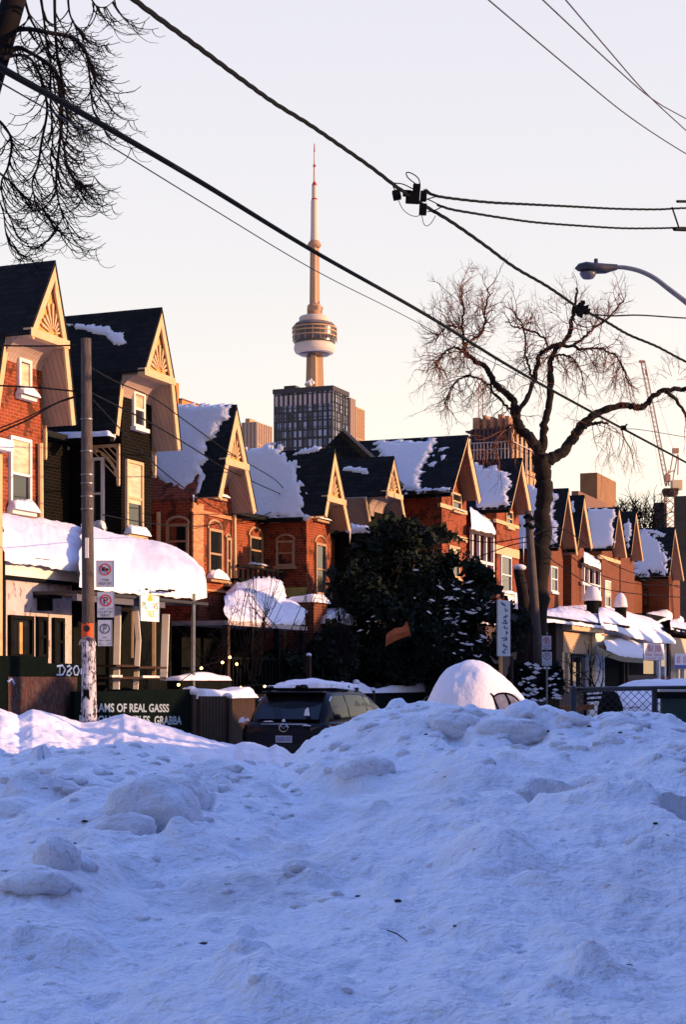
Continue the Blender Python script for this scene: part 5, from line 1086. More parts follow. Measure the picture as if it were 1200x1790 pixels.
limbs = {
 'right limb': [[(948, 808, 11), (966, 800, 10), (987, 787, 9.5), (1006, 760, 8), (1029, 733, 7), (1054, 718, 6.2), (1087, 710, 5.5), (1112, 711, 5.5), (1125, 710, 5), (1142, 694, 4.6), (1163, 684, 4.6), (1198, 678, 4), (1240, 670, 3)], [(1165, 684, 3.5), (1180, 695, 3), (1198, 724, 2.8), (1215, 760, 2)], [(1003, 772, 4.5), (1015, 752, 4), (1033, 741, 3.5), (1050, 739, 2.4), (1064, 739, 1.8)]],
 'centre limb': [[(946, 792, 8), (951, 770, 7), (953, 738, 6.5), (961, 703, 6), (963, 660, 5.5), (962, 637, 5), (970, 614, 4.5), (987, 597, 4), (998, 582, 4), (1001, 557, 3.4), (1006, 538, 2.8), (1010, 505, 1.6)], [(905, 722, 4), (925, 687, 4), (938, 652, 4), (942, 624, 4), (955, 612, 4), (970, 605, 4), (987, 599, 3.5)], [(931, 660, 2.4), (925, 640, 2), (919, 615, 1.8), (917, 578, 1.5), (900, 545, 1.2)], [(985, 604, 3), (1005, 606, 2.4), (1021, 610, 2.2), (1045, 609, 2), (1060, 612, 1.8), (1081, 626, 1.6), (1092, 645, 1.5), (1100, 672, 1.1)], [(1006, 603, 2.4), (1022, 590, 2.2), (1040, 572, 2), (1067, 555, 1.5), (1092, 524, 1)], [(970, 622, 2), (990, 622, 1.8), (1010, 635, 1.3), (1020, 660, 1)], [(962, 607, 2.4), (950, 590, 2), (920, 575, 1.6), (905, 572, 1.2), (885, 562, 1)]],
 'left limb': [[(946, 795, 10), (935, 775, 10), (920, 758, 9.5), (906, 742, 9), (903, 722, 8), (898, 700, 6.5), (880, 684, 6), (868, 672, 5.5), (857, 655, 5), (848, 640, 4.5), (829, 630, 4), (816, 618, 4), (812, 603, 3.2)], [(812, 608, 2.8), (811, 590, 2.4), (809, 566, 2.2), (811, 541, 1.8), (806, 505, 1.1)], [(813, 608, 2.4), (825, 594, 2.2), (842, 582, 2.2), (848, 562, 2), (848, 545, 1.7), (855, 505, 1.1)], [(813, 618, 2), (804, 612, 1.8), (797, 608, 1.8), (783, 612, 1.6), (770, 625, 1.4), (757, 645, 1)], [(902, 723, 3), (888, 712, 2.4), (868, 690, 2.2), (848, 668, 2), (825, 658, 1.8), (808, 660, 1.6), (790, 676, 1.3), (778, 705, 1)], [(904, 742, 2), (885, 748, 1.6), (873, 760, 1), (866, 790, .8)], [(811, 575, 1.6), (795, 570, 1.4), (780, 572, 1.1), (765, 590, .9)]]}
m = MB(); P, rr = trunk[0]; m.tube(P, rr, 12); tk = m.build('trunk', BARK, t, smooth=True)
T = Tubes()
for nm, ls in limbs.items():
    m = MB()
    for li, l in enumerate(ls):
        P, rr = limb(l, random.uniform(-.12, .12) if li else 0.03); m.tube(P, rr, 8)
        n = len(P)
        for i in range(n):
            if rr[i] > 5.5 * D0 / F: continue
            f = i / n; thin = rr[i] < 2.6 * D0 / F
            for k in range(3 if thin else 1):
                if random.random() > (.40 if thin else .20): continue
                dr = (P[min(i + 1, n - 1)] - P[max(i - 1, 0)]).normalized()
                y = HY - (P[i].z - EYE) * F / P[i].y
                up = .10 if y < 600 else -.10
                twig(T, P[i], dr * .5 + rnd(.75) + Vector((0, 0, up * 3)), random.uniform(.42, 1.0), .016, 2, grav=-up * .8, spread=.6, kids=(2, 4), seg=5)
    m.build('limb', BARK, t, smooth=True)
# crown of twigs where the photo shows dense sprays
for cx, cy, rx, ry, n in ((805, 555, 55, 45, 12), (1000, 535, 46, 36, 20), (1060, 560, 40, 40, 7), (770, 600, 30, 30, 8), (1075, 640, 30, 30, 9), (1180, 650, 30, 40, 12), (790, 660, 30, 30, 6)):
    for k in range(n):
        a = random.uniform(0, 6.283); r = math.sqrt(random.random()) * .7; x, y = cx + rx * r * math.cos(a), cy + ry * r * math.sin(a) + 15
        twig(T, at(x, y, D0 + random.uniform(-1.5, 1.5)), at(cx + rx * math.cos(a) * 2, cy + ry * math.sin(a) * 2, D0) - at(cx, cy + 25, D0) + rnd(.2), random.uniform(.4, .7), .010, 2, grav=-.03, spread=.5, kids=(2, 4))
for k in range(11):                                     # hanging sprays under the right limb
    x = 1088 + random.uniform(-28, 24); twig(T, at(x, 758 + random.uniform(-6, 20), D0), Vector((random.uniform(-.5, .5), 0, -1)), random.uniform(.7, 1.1), .010, 2, grav=.12, spread=.5, kids=(2, 4))
T.add(catm([at(1087, 745, D0), at(1092, 765, D0), at(1105, 790, D0), at(1110, 820, D0)], 6), .03, .01); T.add(catm([at(1092, 765, D0), at(1088, 785, D0), at(1082, 800, D0)], 6), .02, .01); T.mb.build('crown', TWIG, t)

# dark trunk left of the leaning pole
t = thing('tree_trunk', 'dark lopped trunk with a snowy stub behind the leaning pole', 'tree', at(920, 1280, 54))
m = MB(); m.tube([at(918, 1290, 54), at(917, 1180, 54), at(921, 1085, 54), at(914, 1030, 54), at(907, 995, 54)], [.36, .30, .25, .19, .17], 10); m.tube([at(921, 1085, 54), at(930, 1050, 54)], [.2, .12], 8); m.build('trunk', BARK, t, smooth=True)
m = MB(); m.ball(at(909, 992, 54), .22, 8, .5); m.build('snow_cap', SNOW, t, smooth=True)

# near tree, top left
random.seed(77)
t = thing('near_bare_tree', 'black silhouetted branches drooping with curled tips in the upper left corner', 'tree', at(-60, 1400, 12.5))
D1 = 12.5
m = MB(); m.tube([at(-150, 1420, D1), at(-120, 800, D1), at(-75, 400, D1), at(-24, 160, D1), at(-8, 110, D1), at(12, 40, D1), at(35, -40, D1), at(50, -200, D1)], [.2, .17, .14, .10, .09, .09, .09, .07], 12); m.build('trunk', LTWIG, t, smooth=True)
stems = [[(25, 52, 7), (50, 51, 5), (90, 58, 5), (122, 64, 5), (142, 80, 4), (158, 112, 3.2), (168, 150, 2.2), (190, 185, 1.3)], [(8, 98, 7), (30, 84, 6), (52, 92, 5), (78, 108, 5), (98, 128, 5), (105, 165, 4.5), (108, 200, 4), (104, 250, 3.2), (98, 310, 2.6), (104, 360, 1.7), (122, 395, 1.2)], [(5, 102, 5), (30, 96, 4), (55, 105, 3), (72, 140, 3), (82, 190, 3), (72, 250, 3), (66, 290, 2.4), (56, 320, 2), (62, 355, 1.4)],
 [(95, -10, 4), (96, 40, 3.5), (99, 90, 3.5), (108, 150, 3), (104, 210, 2.6), (112, 260, 2), (122, 300, 1.5), (140, 335, 1)], [(140, 75, 3), (150, 90, 2.6), (157, 140, 2.2), (162, 190, 1.8), (175, 215, 1.1)], [(-10, 205, 4), (8, 222, 3.2), (20, 248, 3), (14, 290, 2.6), (2, 320, 2.2), (8, 360, 1.6), (22, 392, 1)], [(-5, 300, 3), (18, 318, 2.2), (45, 345, 1.8), (72, 360, 1.5), (88, 385, 1.2), (104, 398, .9)], [(70, -10, 4), (76, 30, 3), (82, 80, 2.6), (92, 130, 2.2), (98, 180, 2)], [(118, -10, 3), (122, 25, 2.4), (135, 50, 1.8), (150, 62, 1.1)], [(40, -10, 4), (52, 30, 3), (68, 60, 2.4), (84, 100, 2)], [(155, -10, 2.4), (168, 10, 1.8), (185, 12, 1.2), (200, 0, .8)],
 [(104, 110, 3), (112, 170, 2.6), (118, 220, 2.2), (112, 270, 1.8), (120, 300, 1.5), (140, 322, 1.2), (165, 325, .9)], [(-10, 330, 2.5), (5, 370, 1.8), (10, 405, 1.4), (25, 430, .9)], [(88, 122, 3), (88, 180, 2.4), (92, 240, 2), (88, 280, 1.7), (96, 330, 1.4), (110, 352, 1)]]
m = MB(); T = Tubes()
def hook(T, p, side, L, r, lvl):
    """twig that leaves downward and curls up at its tip"""
    pts = [p]; q = p.copy(); a = random.uniform(-1.5, -.9); seg = 8; end = random.uniform(.1, .7)
    dep = random.uniform(-.35, .35)
    for i in range(seg):
        an = a + (end - a) * (i / (seg - 1)) ** 1.5 + random.gauss(0, .08)
        q = q + Vector((side * math.cos(an), dep, math.sin(an))) * (L / seg); pts.append(q)
    T.add(pts, r, r * .4, 3)
    if lvl > 0:
        for k in range(random.randint(2, 4)):
            i = random.randint(1, seg - 1); hook(T, pts[i], side if random.random() < .8 else -side, L * random.uniform(.3, .6), max(r * .6, .0022), lvl - 1)
for l in stems:
    P = catm([at(x, y, D1 + random.uniform(-.25, .25)) for x, y, r in l], 8); rr = np.interp(np.linspace(0, 1, len(P)), np.linspace(0, 1, len(l)), [q[2] * .5 * D1 / F * 1.55 for q in l]); m.tube(P, list(rr), 6)
    for i in range(4, len(P)):
        if random.random() < .50:
            hook(T, P[i], 1 if random.random() < .84 else -1, random.uniform(.16, .46), .0062, 2 if random.random() < .35 else 1)
m.build('branches', LTWIG, t, smooth=True); T.mb.build('twigs', LTWIG, t)

# ------------------------------------------------------------------ evergreen and shrubs
def leafcloud(name, parent, blobs, n, size, mat, seed=1, flat=.5, droop=.3, bias=1.0, rag_=.35):
    rg = np.random.default_rng(seed); vol = np.array([b[3] * b[4] * b[5] for b in blobs]) ** .8; vol /= vol.sum(); cs = rg.choice(len(blobs), n, p=vol)
    B = np.array(blobs)[cs]; v = rg.normal(size=(n, 3)); v /= np.linalg.norm(v, axis=1)[:, None]; r = rg.random(n) ** (1 / 2.2)
    c = B[:, :3] + v * B[:, 3:6] * r[:, None] * bias
    c += rag_ * np.stack([fbm(c[:, 0] * .9, c[:, 2] * .9, k * 3.1, 3) for k in range(3)], 1)
    k = (vnoise(c[:, 0] * 1.5, c[:, 2] * 1.5, c[:, 1] * 1.2) + .5 * vnoise(c[:, 0] * 4, c[:, 2] * 4, c[:, 1] * 4)) > -.22; c = c[k]; v = v[k]; n = len(c)
    d = rg.normal(size=(n, 3)) + v * 1.0; d[:, 2] -= droop; d /= np.linalg.norm(d, axis=1)[:, None]
    s = np.cross(d, rg.normal(size=(n, 3))); s /= np.linalg.norm(s, axis=1)[:, None]; L = size * rg.uniform(.6, 1.5, n)[:, None]; W_ = L * flat
    V = np.stack([c - s * W_ * .3, c + d * L * .5 - s * W_, c + d * L, c + d * L * .5 + s * W_], 1).reshape(-1, 3)
    return npmesh(name, V, np.arange(4 * n).reshape(-1, 4), mat, parent, smooth=False)
EVG = M('evergreen_leaves', (.006, .012, .008), (.013, .022, .014), scale=1.5, rough=.8, spec=.2)
def blob(px, py, rx, ry, d, ry3): c = at(px, py, d); return (c.x, c.y, c.z, rx * d / F, ry3, ry * d / F)
DE = 47
t = thing('evergreen_tree', 'big dark evergreen tree dusted with snow in front of the middle houses', 'tree', at(690, 1300, DE))
bl = [blob(712, 955, 46, 45, DE, 1.3), (blob(715, 1000, 66, 62, DE, 1.7)), blob(640, 1010, 62, 75, DE, 1.6), blob(700, 1070, 105, 85, DE, 2.2), blob(790, 1050, 65, 50, DE, 1.5), blob(808, 1095, 56, 55, DE, 1.6), blob(842, 1075, 40, 26, DE, 1.0), blob(690, 1150, 120, 55, DE, 2.2), blob(790, 1150, 60, 50, DE, 1.4), blob(640, 965, 26, 36, DE, .8), blob(735, 1110, 110, 80, DE, 2.2), blob(700, 1010, 70, 120, DE, 1.6), blob(800, 990, 38, 30, DE, .8), blob(840, 1010, 30, 16, DE, .5)]
rq = random.Random(3)
for _ in range(70):                                      # ragged sprays standing out of the mass
    a_ = rq.uniform(0, 6.283); bx = rq.choice(bl[:10]); u_ = rq.uniform(.85, 1.2)
    bl.append((bx[0] + bx[3] * u_ * math.cos(a_), bx[1] + rq.uniform(-.8, .8), bx[2] + bx[5] * u_ * math.sin(a_), rq.uniform(.25, .6), .3, rq.uniform(.12, .3)))
bl = [(b[0], b[1], b[2], b[3] * .88, b[4], b[5] * .88) for b in bl]
leafcloud('crown', t, bl, 105000, .115, EVG, 4, flat=.34, rag_=.5)
inner = MB()
for b in bl[:10]: inner.ball(Vector(b[:3]), .01, 4)
leafcloud('inner_crown', t, [(b[0], b[1], b[2], b[3] * .7, b[4] * .7, b[5] * .7) for b in bl], 14000, .28, EVG, 5, flat=.5)
m = MB(); m.tube([at(700, 1300, DE), at(703, 1100, DE), at(705, 900, DE)], [.2, .15, .05], 8)
random.seed(9)
for k in range(26): y = random.uniform(930, 1180); a = random.uniform(0, 6.28); m.tube([at(703, y, DE), at(703, y, DE) + Vector((1.5 * math.cos(a), 1.5 * math.sin(a), -.1 + random.uniform(-.2, .4)))], [.05, .015], 5)
m.build('trunk', BARK, t)
SL = snow_mat('leaf_snow', bump=.2)
sb_ = [blob(795, 1050, 75, 45, DE - 1.4, .5), blob(800, 1110, 60, 60, DE - 1.5, .5), blob(640, 1090, 60, 22, DE - 1.6, .5), blob(860, 1060, 40, 25, DE - .9, .5), blob(690, 960, 60, 70, DE - 1.6, .4)]
rg = np.random.default_rng(8)
m = MB()
for b, n in zip(sb_, (30, 46, 10, 16, 2)):
    for k in range(n):
        v = rg.normal(size=3); v /= np.linalg.norm(v); r = rg.random() ** .5; c = Vector((b[0] + v[0] * b[3] * r, b[1] + v[1] * b[4] * r, b[2] + v[2] * b[5] * r)); s = rg.uniform(.03, .085)
        a = rg.uniform(0, 3.14); ax_ = Vector((math.cos(a), math.sin(a) * .4, rg.uniform(-.5, .3))).normalized()
        pr = [c + ax_ * s * (-1.6), c - Z * s * .35, c + ax_ * s * 1.7, c + Z * s * .5]; m.prism(pr, Vector((0, s, 0)))
m.build('snow_clumps', SL, t)
random.seed(19); T = Tubes()
for k in range(46):                                      # thin bare ends sticking out of the dark mass
    b = random.choice(bl[:10]); a_ = random.uniform(0, 6.283); p = Vector((b[0] + b[3] * .8 * math.cos(a_), b[1] - random.uniform(0, 1.4), b[2] + b[5] * .8 * math.sin(a_)))
    twig(T, p, Vector((math.cos(a_), -.2, math.sin(a_) + .2)), random.uniform(.5, 1.1), .016, 2, grav=0, spread=.5, kids=(2, 4))
setp(T.mb.build('twigs', LTWIG, t), kind='stuff')
o_ = MB(); r0 = [at(x, y, 44.6) for x, y in ((676, 1108), (690, 1098), (704, 1096), (712, 1086))]; r1 = [at(x, y, 44.5) for x, y in ((674, 1130), (692, 1120), (708, 1114), (719, 1110))]
o_.grid([r0, [(a + b) / 2 + Vector((0, -.12, 0)) for a, b in zip(r0, r1)], r1]); o_.grid([[p + Vector((0, .03, 0)) for p in r] for r in (r0, r1)])
setp(o_.build('orange_sheet', M('rust_orange_sheet', (.30, .07, .02), (.42, .11, .03), scale=6, bump=.5), loc=r1[0]), 'crumpled rust orange sheet caught low in the big evergreen', 'sheet')
# hedge and dark shrubs along the yards
SHR = M('dark_hedge_leaves', (.008, .014, .011), (.016, .024, .018), scale=2, rough=.9, spec=.1)
t = thing('dark_hedge', 'dark leafy hedge in the yards between the porch and the evergreen', 'hedge', at(520, 1280, 42))
leafcloud('foliage', t, [blob(470, 1180, 70, 40, 41, .9), blob(560, 1170, 60, 50, 43, .9), (blob(420, 1170, 30, 30, 39, .7)), blob(600, 1150, 35, 45, 44, .7)], 16000, .13, SHR, 6)
m = MB()
for x in (430, 470, 520, 560, 600): m.tube([at(x, 1290, 42), at(x + 5, 1170, 42)], [.05, .02], 5)
m.build('stems', BARK, t)
t = thing('dark_shrub', 'dark snow flecked shrub at the foot of the big bare tree', 'shrub', at(930, 1280, 50))
leafcloud('foliage', t, [blob(925, 1195, 35, 40, 50, .8), blob(965, 1200, 16, 40, 48, .5)], 5000, .13, SHR, 7)
m = MB()
for k in range(40):
    c = at(random.uniform(905, 978), random.uniform(1160, 1225), 47.6); s = random.uniform(.04, .12); m.prism([c + Vector((-s, 0, 0)), c + Vector((0, 0, -s * .5)), c + Vector((s * 1.2, 0, -s * .1)), c + Vector((0, 0, s * .5))], Vector((0, s, 0)))
m.build('snow_clumps', SL, t)
def shrub(label, roots, tips, d, n, lvl=2, r=.018, seed=3, mat=LTWIG, L=1.0):
    random.seed(seed); t = thing('bare_shrub', label, 'shrub', at(roots[0][0], 1290, d), 'bare shrubs in the yards'); T = Tubes()
    for k in range(n):
        a = random.choice(roots); b = random.choice(tips); pa = at(a[0] + random.uniform(-8, 8), a[1], d + random.uniform(-.4, .4)); pb = at(b[0] + random.uniform(-12, 12), b[1] + random.uniform(-12, 12), d + random.uniform(-.6, .6)); mid = pa.lerp(pb, .5) + rnd(.10)
        P = catm([pa, mid, pb], 6); T.add(P, r, r * .35)
        for j in range(3, len(P), 2):
            if random.random() < .7: twig(T, P[j], (pb - pa).normalized() + rnd(.5), random.uniform(.2, .5) * L, r * .4, lvl - 1, kids=(1, 3), spread=.5)
    T.mb.build('stems', mat, t)
shrub('bare shrub with budded twigs in front of the heaped porch snow', [(420, 1180), (450, 1180), (440, 1190)], [(430, 1045), (455, 1030), (485, 1018), (410, 1080), (470, 1060), (445, 1000), (500, 1050)], 37, 16, seed=4)
shrub('bare shrub of long crossing stems between the porch and brick pier', [(500, 1150), (520, 1140)], [(480, 1015), (560, 1010), (545, 1040), (450, 1060), (590, 1090), (430, 1040)], 39, 10, seed=6)
shrub('bare shrub of steep parallel stems left of the evergreen', [(590, 1150), (605, 1160), (615, 1150)], [(578, 1010), (590, 1030), (570, 980), (600, 1060), (585, 1040)], 42, 14, seed=8)
shrub('thin bare shrub under the canopy post and arched window', [(350, 1190), (370, 1200), (390, 1190)], [(330, 1100), (380, 1080), (400, 1110), (350, 1090), (410, 1060), (360, 1130), (395, 1150)], 35.5, 13, seed=10, r=.014)
shrub('thin bare shrub in front of the shuttered shop', [(1000, 1215), (1030, 1215), (1045, 1210)], [(985, 1165), (1020, 1135), (1045, 1145), (1060, 1180), (1010, 1170), (970, 1190)], 58, 14, seed=12, r=.03, L=1.6)
random.seed(31)
t = thing('distant_trees', 'line of small dark bare treetops above the roofs near the right edge', 'trees', at(1130, 1250, 130)); T = Tubes()
for k in range(26):
    x = 1085 + k * 2.6; T.add([at(x, 1000, 130), at(x + random.uniform(-3, 3), 915, 130)], .12, .05)
    for j in range(4): twig(T, at(x, random.uniform(900, 940), 130), Vector((random.uniform(-.7, .7), 0, 1)), random.uniform(.8, 2), .05, 1, spread=.5)
o = T.mb.build('treetops', LTWIG, t)

# ------------------------------------------------------------------ cars
CARD = M('black_car_paint', (.006, .0055, .008), rough=.32, spec=.14); CARD.node_tree.nodes['Principled BSDF'].inputs['Coat Weight'].default_value = .08
TAIL = M('tail_lamp', (.06, .004, .006), rough=.15, spec=.8); TYRE = M('tyre_rubber', (.015, .015, .016), rough=.9); CHR = M('chrome', (.5, .5, .52), rough=.2, metallic=1.0)
def car(name, label, P, fwd, paint, L=4.5, Wd=1.82, H=1.62, suv=True, group=None, cat='car', rear_detail=True, roof_snow_=None):
    """P = ground point under the middle of the rear bumper; fwd = heading"""
    t = thing(name, label, cat, P, group); f = fwd.normalized(); r = f.cross(Z).normalized()
    Q = lambda x, y, z: P + f * x + r * y + Z * z
    k = H / 1.62
    # lower body: station x, half width, sill z, belt z
    st = [(0, .74, .42, .80), (.05, .84, .34, .96), (.25, .89, .26, 1.02), (.9, .91, .22, 1.02), (2.2, .91, .2, .99), (3.1, .91, .2, .97), (3.4, .90, .22, .96), (4.1, .86, .26, .86), (4.4, .74, .34, .72), (4.5, .6, .42, .6)]
    rows = []
    for x, hw, zb, zt in st:
        x = x * L / 4.5; hw *= Wd / 1.82; zt *= k
        ring = [(-hw * .9, zb), (-hw, zb + .12), (-hw * 1.0, (zb + zt) / 2 + .05), (-hw * .985, zt - .1), (-hw * .93, zt - .02), (-hw * .8, zt + .01), (0, zt + .03), (hw * .8, zt + .01), (hw * .93, zt - .02), (hw * .985, zt - .1), (hw, (zb + zt) / 2 + .05), (hw, zb + .12), (hw * .9, zb), (-hw * .9, zb)]
        rows.append([Q(x, y, z) for y, z in ring])
    b = MB().grid(rows); b.add(rows[0][:-1], [tuple(range(13))]); b.add(rows[-1][:-1], [tuple(range(13))[::-1]]); body = b.build('body', paint, t, smooth=True)
    # greenhouse
    if suv: gh = [(.12, .70, .62, .98, 1.02), (.30, .76, .66, 1.0, 1.30), (.50, .79, .64, 1.0, 1.55), (.75, .80, .63, 1.0, 1.60), (1.7, .80, .63, .98, 1.62), (2.4, .80, .61, .96, 1.57), (2.85, .80, .60, .95, 1.40), (3.45, .78, .70, .93, .97)]
    else: gh = [(.55, .70, .62, .95, .98), (.85, .76, .62, .95, 1.22), (1.25, .78, .58, .95, 1.40), (1.9, .78, .57, .95, 1.44), (2.4, .78, .57, .94, 1.40), (2.75, .78, .60, .93, 1.22), (3.3, .76, .68, .92, .95)]
    rows = []
    for x, w0, w1, z0, z1 in gh:
        x = x * L / 4.5; z0 *= k; z1 *= k; w0 *= Wd / 1.82; w1 *= Wd / 1.82; w1 = w0 + (w1 - w0) * min(1, (z1 - z0) / .5)
        rows.append([Q(x, y, z) for y, z in [(-w0, z0), (-(w0 + w1) / 2 - .02, (z0 + z1) / 2), (-w1, z1 - .06), (-w1 * .88, z1 - .01), (0, z1 + .02), (w1 * .88, z1 - .01), (w1, z1 - .06), ((w0 + w1) / 2 + .02, (z0 + z1) / 2), (w0, z0)]])
    MB().grid(rows).build('cabin', paint, t, smooth=True)
    # glass panels lifted off the cabin skin
    def pt(i0, u, side, v, off=.012):
        x0 = gh[i0]; x1 = gh[min(i0 + 1, len(gh) - 1)]; g_ = [x0[j] + (x1[j] - x0[j]) * u for j in range(5)]
        x, w0, w1, z0, z1 = g_[0] * L / 4.5, g_[1] * Wd / 1.82, g_[2] * Wd / 1.82, g_[3] * k, g_[4] * k; w1 = w0 + (w1 - w0) * min(1, (z1 - z0) / .5)
        z = z0 + (z1 - .06 - z0) * v; t1 = (z - z0) / (z1 - .06 - z0 + 1e-6); y = w0 + (w1 - w0) * t1 + .02 * (1 - abs(2 * t1 - 1)) + off
        return Q(x, side * y, z)
    idx = [(1, .7), (2, 0), (2, .6), (3, 0), (3, .42)], [(3, .47), (3, .8), (4, .3), (4, .62)], [(4, .68), (5, 0), (5, .6), (6, .1), (6, .55)]
    if not suv: idx = [(1, .3), (2, 0), (2, .6), (2, .9)], [(2, .95), (3, .3), (3, .7), (4, 0)], [(4, .1), (4, .5), (5, 0), (5, .6)]
    for side in (1, -1):
        for grp in idx:
            m = MB(); rws = [[pt(i, u, side, v) for v in ((.10, .5, .92) if gh[i][4] > 1.1 else (.2, .5, .75))] for i, u in grp]; m.grid(rws); m.build('side_window', CGLASS, t, smooth=True)
        m = MB(); m.tube([pt(i, u, side, .95, .018) for i, u in ((idx[0][0]), (2, .3), (3, 0), (3, .5), (4, 0), (4, .6), (5, .2), (5, .8))], .012, 4); m.build('window_trim', CHR, t)
    if rear_detail:
        m = MB(); hw = .62 * Wd / 1.82
        a = gh[0]; c_ = gh[2]; xa, xb = a[0] * L / 4.5, c_[0] * L / 4.5
        m.grid([[Q(xa + (xb - xa) * v - .035, y * (hw - .06 * v), (a[3] + .08) * k + ((c_[4] - .07) * k - (a[3] + .08) * k) * v) for y in (-1, -.5, 0, .5, 1)] for v in (0, .5, 1)]); m.build('rear_window', CGLASS, t, smooth=True)
        m = MB(); m.cbox(Q(.5 * L / 4.5 - .06, 0, 1.56 * k), .2, 1.2 * Wd / 1.82, .035, f, r, Z); m.build('roof_spoiler', paint, t, bevel=.012)
        for s in (1, -1):
            q = MB(); q.grid([[Q(x - .012, s * y, z) for x, y, z in ((.03, .50, .90 * k), (.05, .68, .93 * k), (.12, .83, .96 * k), (.3, .905, .98 * k))], [Q(x - .02, s * y, z) for x, y, z in ((.02, .50, .80 * k), (.04, .68, .78 * k), (.1, .84, .78 * k), (.3, .915, .84 * k))]]); q.build('tail_light', TAIL, t, smooth=True)
        m = MB(); m.cbox(Q(-.012, 0, .50), .05, 1.3, .16, f, r, Z); m.build('rear_bumper', TYRE, t, bevel=.02)
        m = MB(); m.cbox(Q(-.012, 0, .66), .012, .32, .125, f, r, Z); pl = m.build('number_plate', M('plate_white', (.35, .36, .42)), t)
        text('AZSK 571', (Q(-.022, -.14, .625), r * .28, Z * .07), BLU, pl)
        m = MB(); c = Q(-.015, 0, .86); n = 20
        m.tube([c + r * .085 * math.cos(2 * math.pi * i / n) + Z * .07 * math.sin(2 * math.pi * i / n) - f * .01 for i in range(n + 1)], .009, 5); m.tube([c - f * .01 + r * x + Z * z for x, z in ((-.08, .02), (-.03, .03), (0, -.02), (.03, .03), (.08, .02))], .008, 5); m.build('round_emblem', CHR, t)
        m = MB(); m.cbox(Q(.0, 0, .97 * k), .03, .9, .02, f, r, Z); m.build('tailgate_trim', CHR if suv else paint, t)
    for s in (1, -1):
        for x in (.85, 3.65):
            c = Q(x * L / 4.5, s * (Wd / 2 - .09), .33); m = MB(); m.lathe(c - r * .1, [(.22, 0), (.32, .0), (.33, .03), (.33, .17), (.32, .2), (.22, .2)], 24, r); w_ = m.build('wheel', TYRE, t); m = MB(); m.lathe(c - r * .11, [(.02, 0), (.21, 0), (.21, .22), (.02, .22)], 16, r); m.build('rim', METAL, w_)
        m = MB(); m.cbox(Q(3.05 * L / 4.5, s * (Wd / 2 + .02), 1.05 * k), .12, .2, .13, f, r, Z); m.build('wing_mirror', paint, t, bevel=.03)
        m = MB(); m.cbox(Q(4.38 * L / 4.5, s * .6, .66), .1, .3, .14, f, r, Z); m.build('headlight', CGLASS, t, bevel=.02)
    return t, Q
SP = at(497, 1190, 29.6); SP.z = 0
t, Q = car('dark_suv', 'dark hatch backed car with snow on its roof parked behind the near bank', SP, U, CARD, H=1.55, Wd=1.84)
up = Z; snow_patch('roof_snow', t, [Q(.5, -.50, 1.6), Q(.55, .45, 1.6), Q(1.2, .60, 1.61), Q(2.3, .5, 1.58), Q(2.3, -.55, 1.58), Q(1.0, -.66, 1.6)], Z, .10, .34, .03, .10, seed=3, lump=.8)
P_ = []
for (y, z, w_, h_) in ((-.82, .95, .12, .10), (-.72, .98, .08, .05), (.40, 1.08, .09, .14), (0, .97, .05, .05), (-.3, .965, .2, .02), (.45, .9, .16, .02)):
    m = MB(); c = Q(-.0 if z < 1 else .12, y, z); m.prism([c + N * (-w_ / 2), c + N * (w_ / 2), c + N * (w_ * .2) + Z * h_, c - N * w_ * .3 + Z * h_ * .7], -U * .05); m.build('snow_scrap', SNOW, t)
SP2 = at(668, 1190, 46); SP2.z = 0
t, Q = car('snowy_car', 'pale snow covered car with slotted snow parked in front of the dark car', SP2 + U * 1.2, U, M('silver_paint', (.35, .35, .38), rough=.4), suv=False, H=1.3, rear_detail=False)
loft = [Q(.2, -.7, 1.0), Q(1.4, -.6, 1.5), Q(2.2, -.6, 1.5), Q(3.4, -.8, 1.0), Q(4.4, -.7, .8)]
loft_snow('car_snow', t, [x + Z * -.08 for x in loft], [Q(.2, .7, .95), Q(1.4, .6, 1.35), Q(2.2, .6, 1.35), Q(3.4, .8, 1.08), Q(4.4, .75, .85)], bulge=.10, lip=.1, seed=51, n=40, m=16)
m = MB()
for i in range(5): c = Q(.3 + i * .22, .8, 1.15); m.cbox(c, .07, .05, .12, U, N)
m.build('dark_slots', BLACK, t)

# car buried under a round cap of snow, right of centre
BD = 20.0; BP = at(800, 1190, BD); BP.z = 0
t, Q = car('buried_car', 'car buried under a tall round cap of snow behind the bank crest', BP + U * -.3, U, M('dark_grey_paint', (.05, .05, .06), rough=.4), suv=False, H=1.55, Wd=1.7, rear_detail=False)
nx_, ny_ = 150, 110
mx_ = np.linspace(-1.3, 1.35, nx_); my = np.linspace(-1.0, 3.6, ny_)
hsm = lambda v, k=9: np.convolve(np.pad(v, k, 'edge'), np.ones(2 * k + 1) / (2 * k + 1), 'valid')
c0 = at(835, 1190, BD)
outl = crest_fn([(690, 1330), (725, 1262), (742, 1240), (750, 1224), (758, 1205), (768, 1190), (782, 1178), (800, 1169), (822, 1165), (845, 1167), (862, 1175), (878, 1188), (893, 1202), (905, 1214), (917, 1230), (928, 1244), (960, 1330)])
hx = hsm(EYE - (outl(835 + mx_ * F / BD) - HY) * BD / F, 6) + .03
GX, GY = np.meshgrid(mx_, my)
fall = np.where(GY < 0, 1 - (np.clip(-GY, 0, 1)) ** 2.2, np.clip(1 - (GY / 3.6) ** 3, 0, 1))
hh = np.interp(GX - .0, mx_, hx) * fall ** .6 * 1.0 + .035 * fbm(GX * 3, GY * 3, 2.0, 4) + .05 * fbm(GX * 1.3, GY * 1.1, 7.0, 2) - .01
XX = c0.x + GX + GY * .12; YY = BD + GY
npmesh('snow_cap', np.stack([XX, YY, np.maximum(hh, -.05)], -1).reshape(-1, 3), gridfaces(ny_, nx_), SNOW, t)
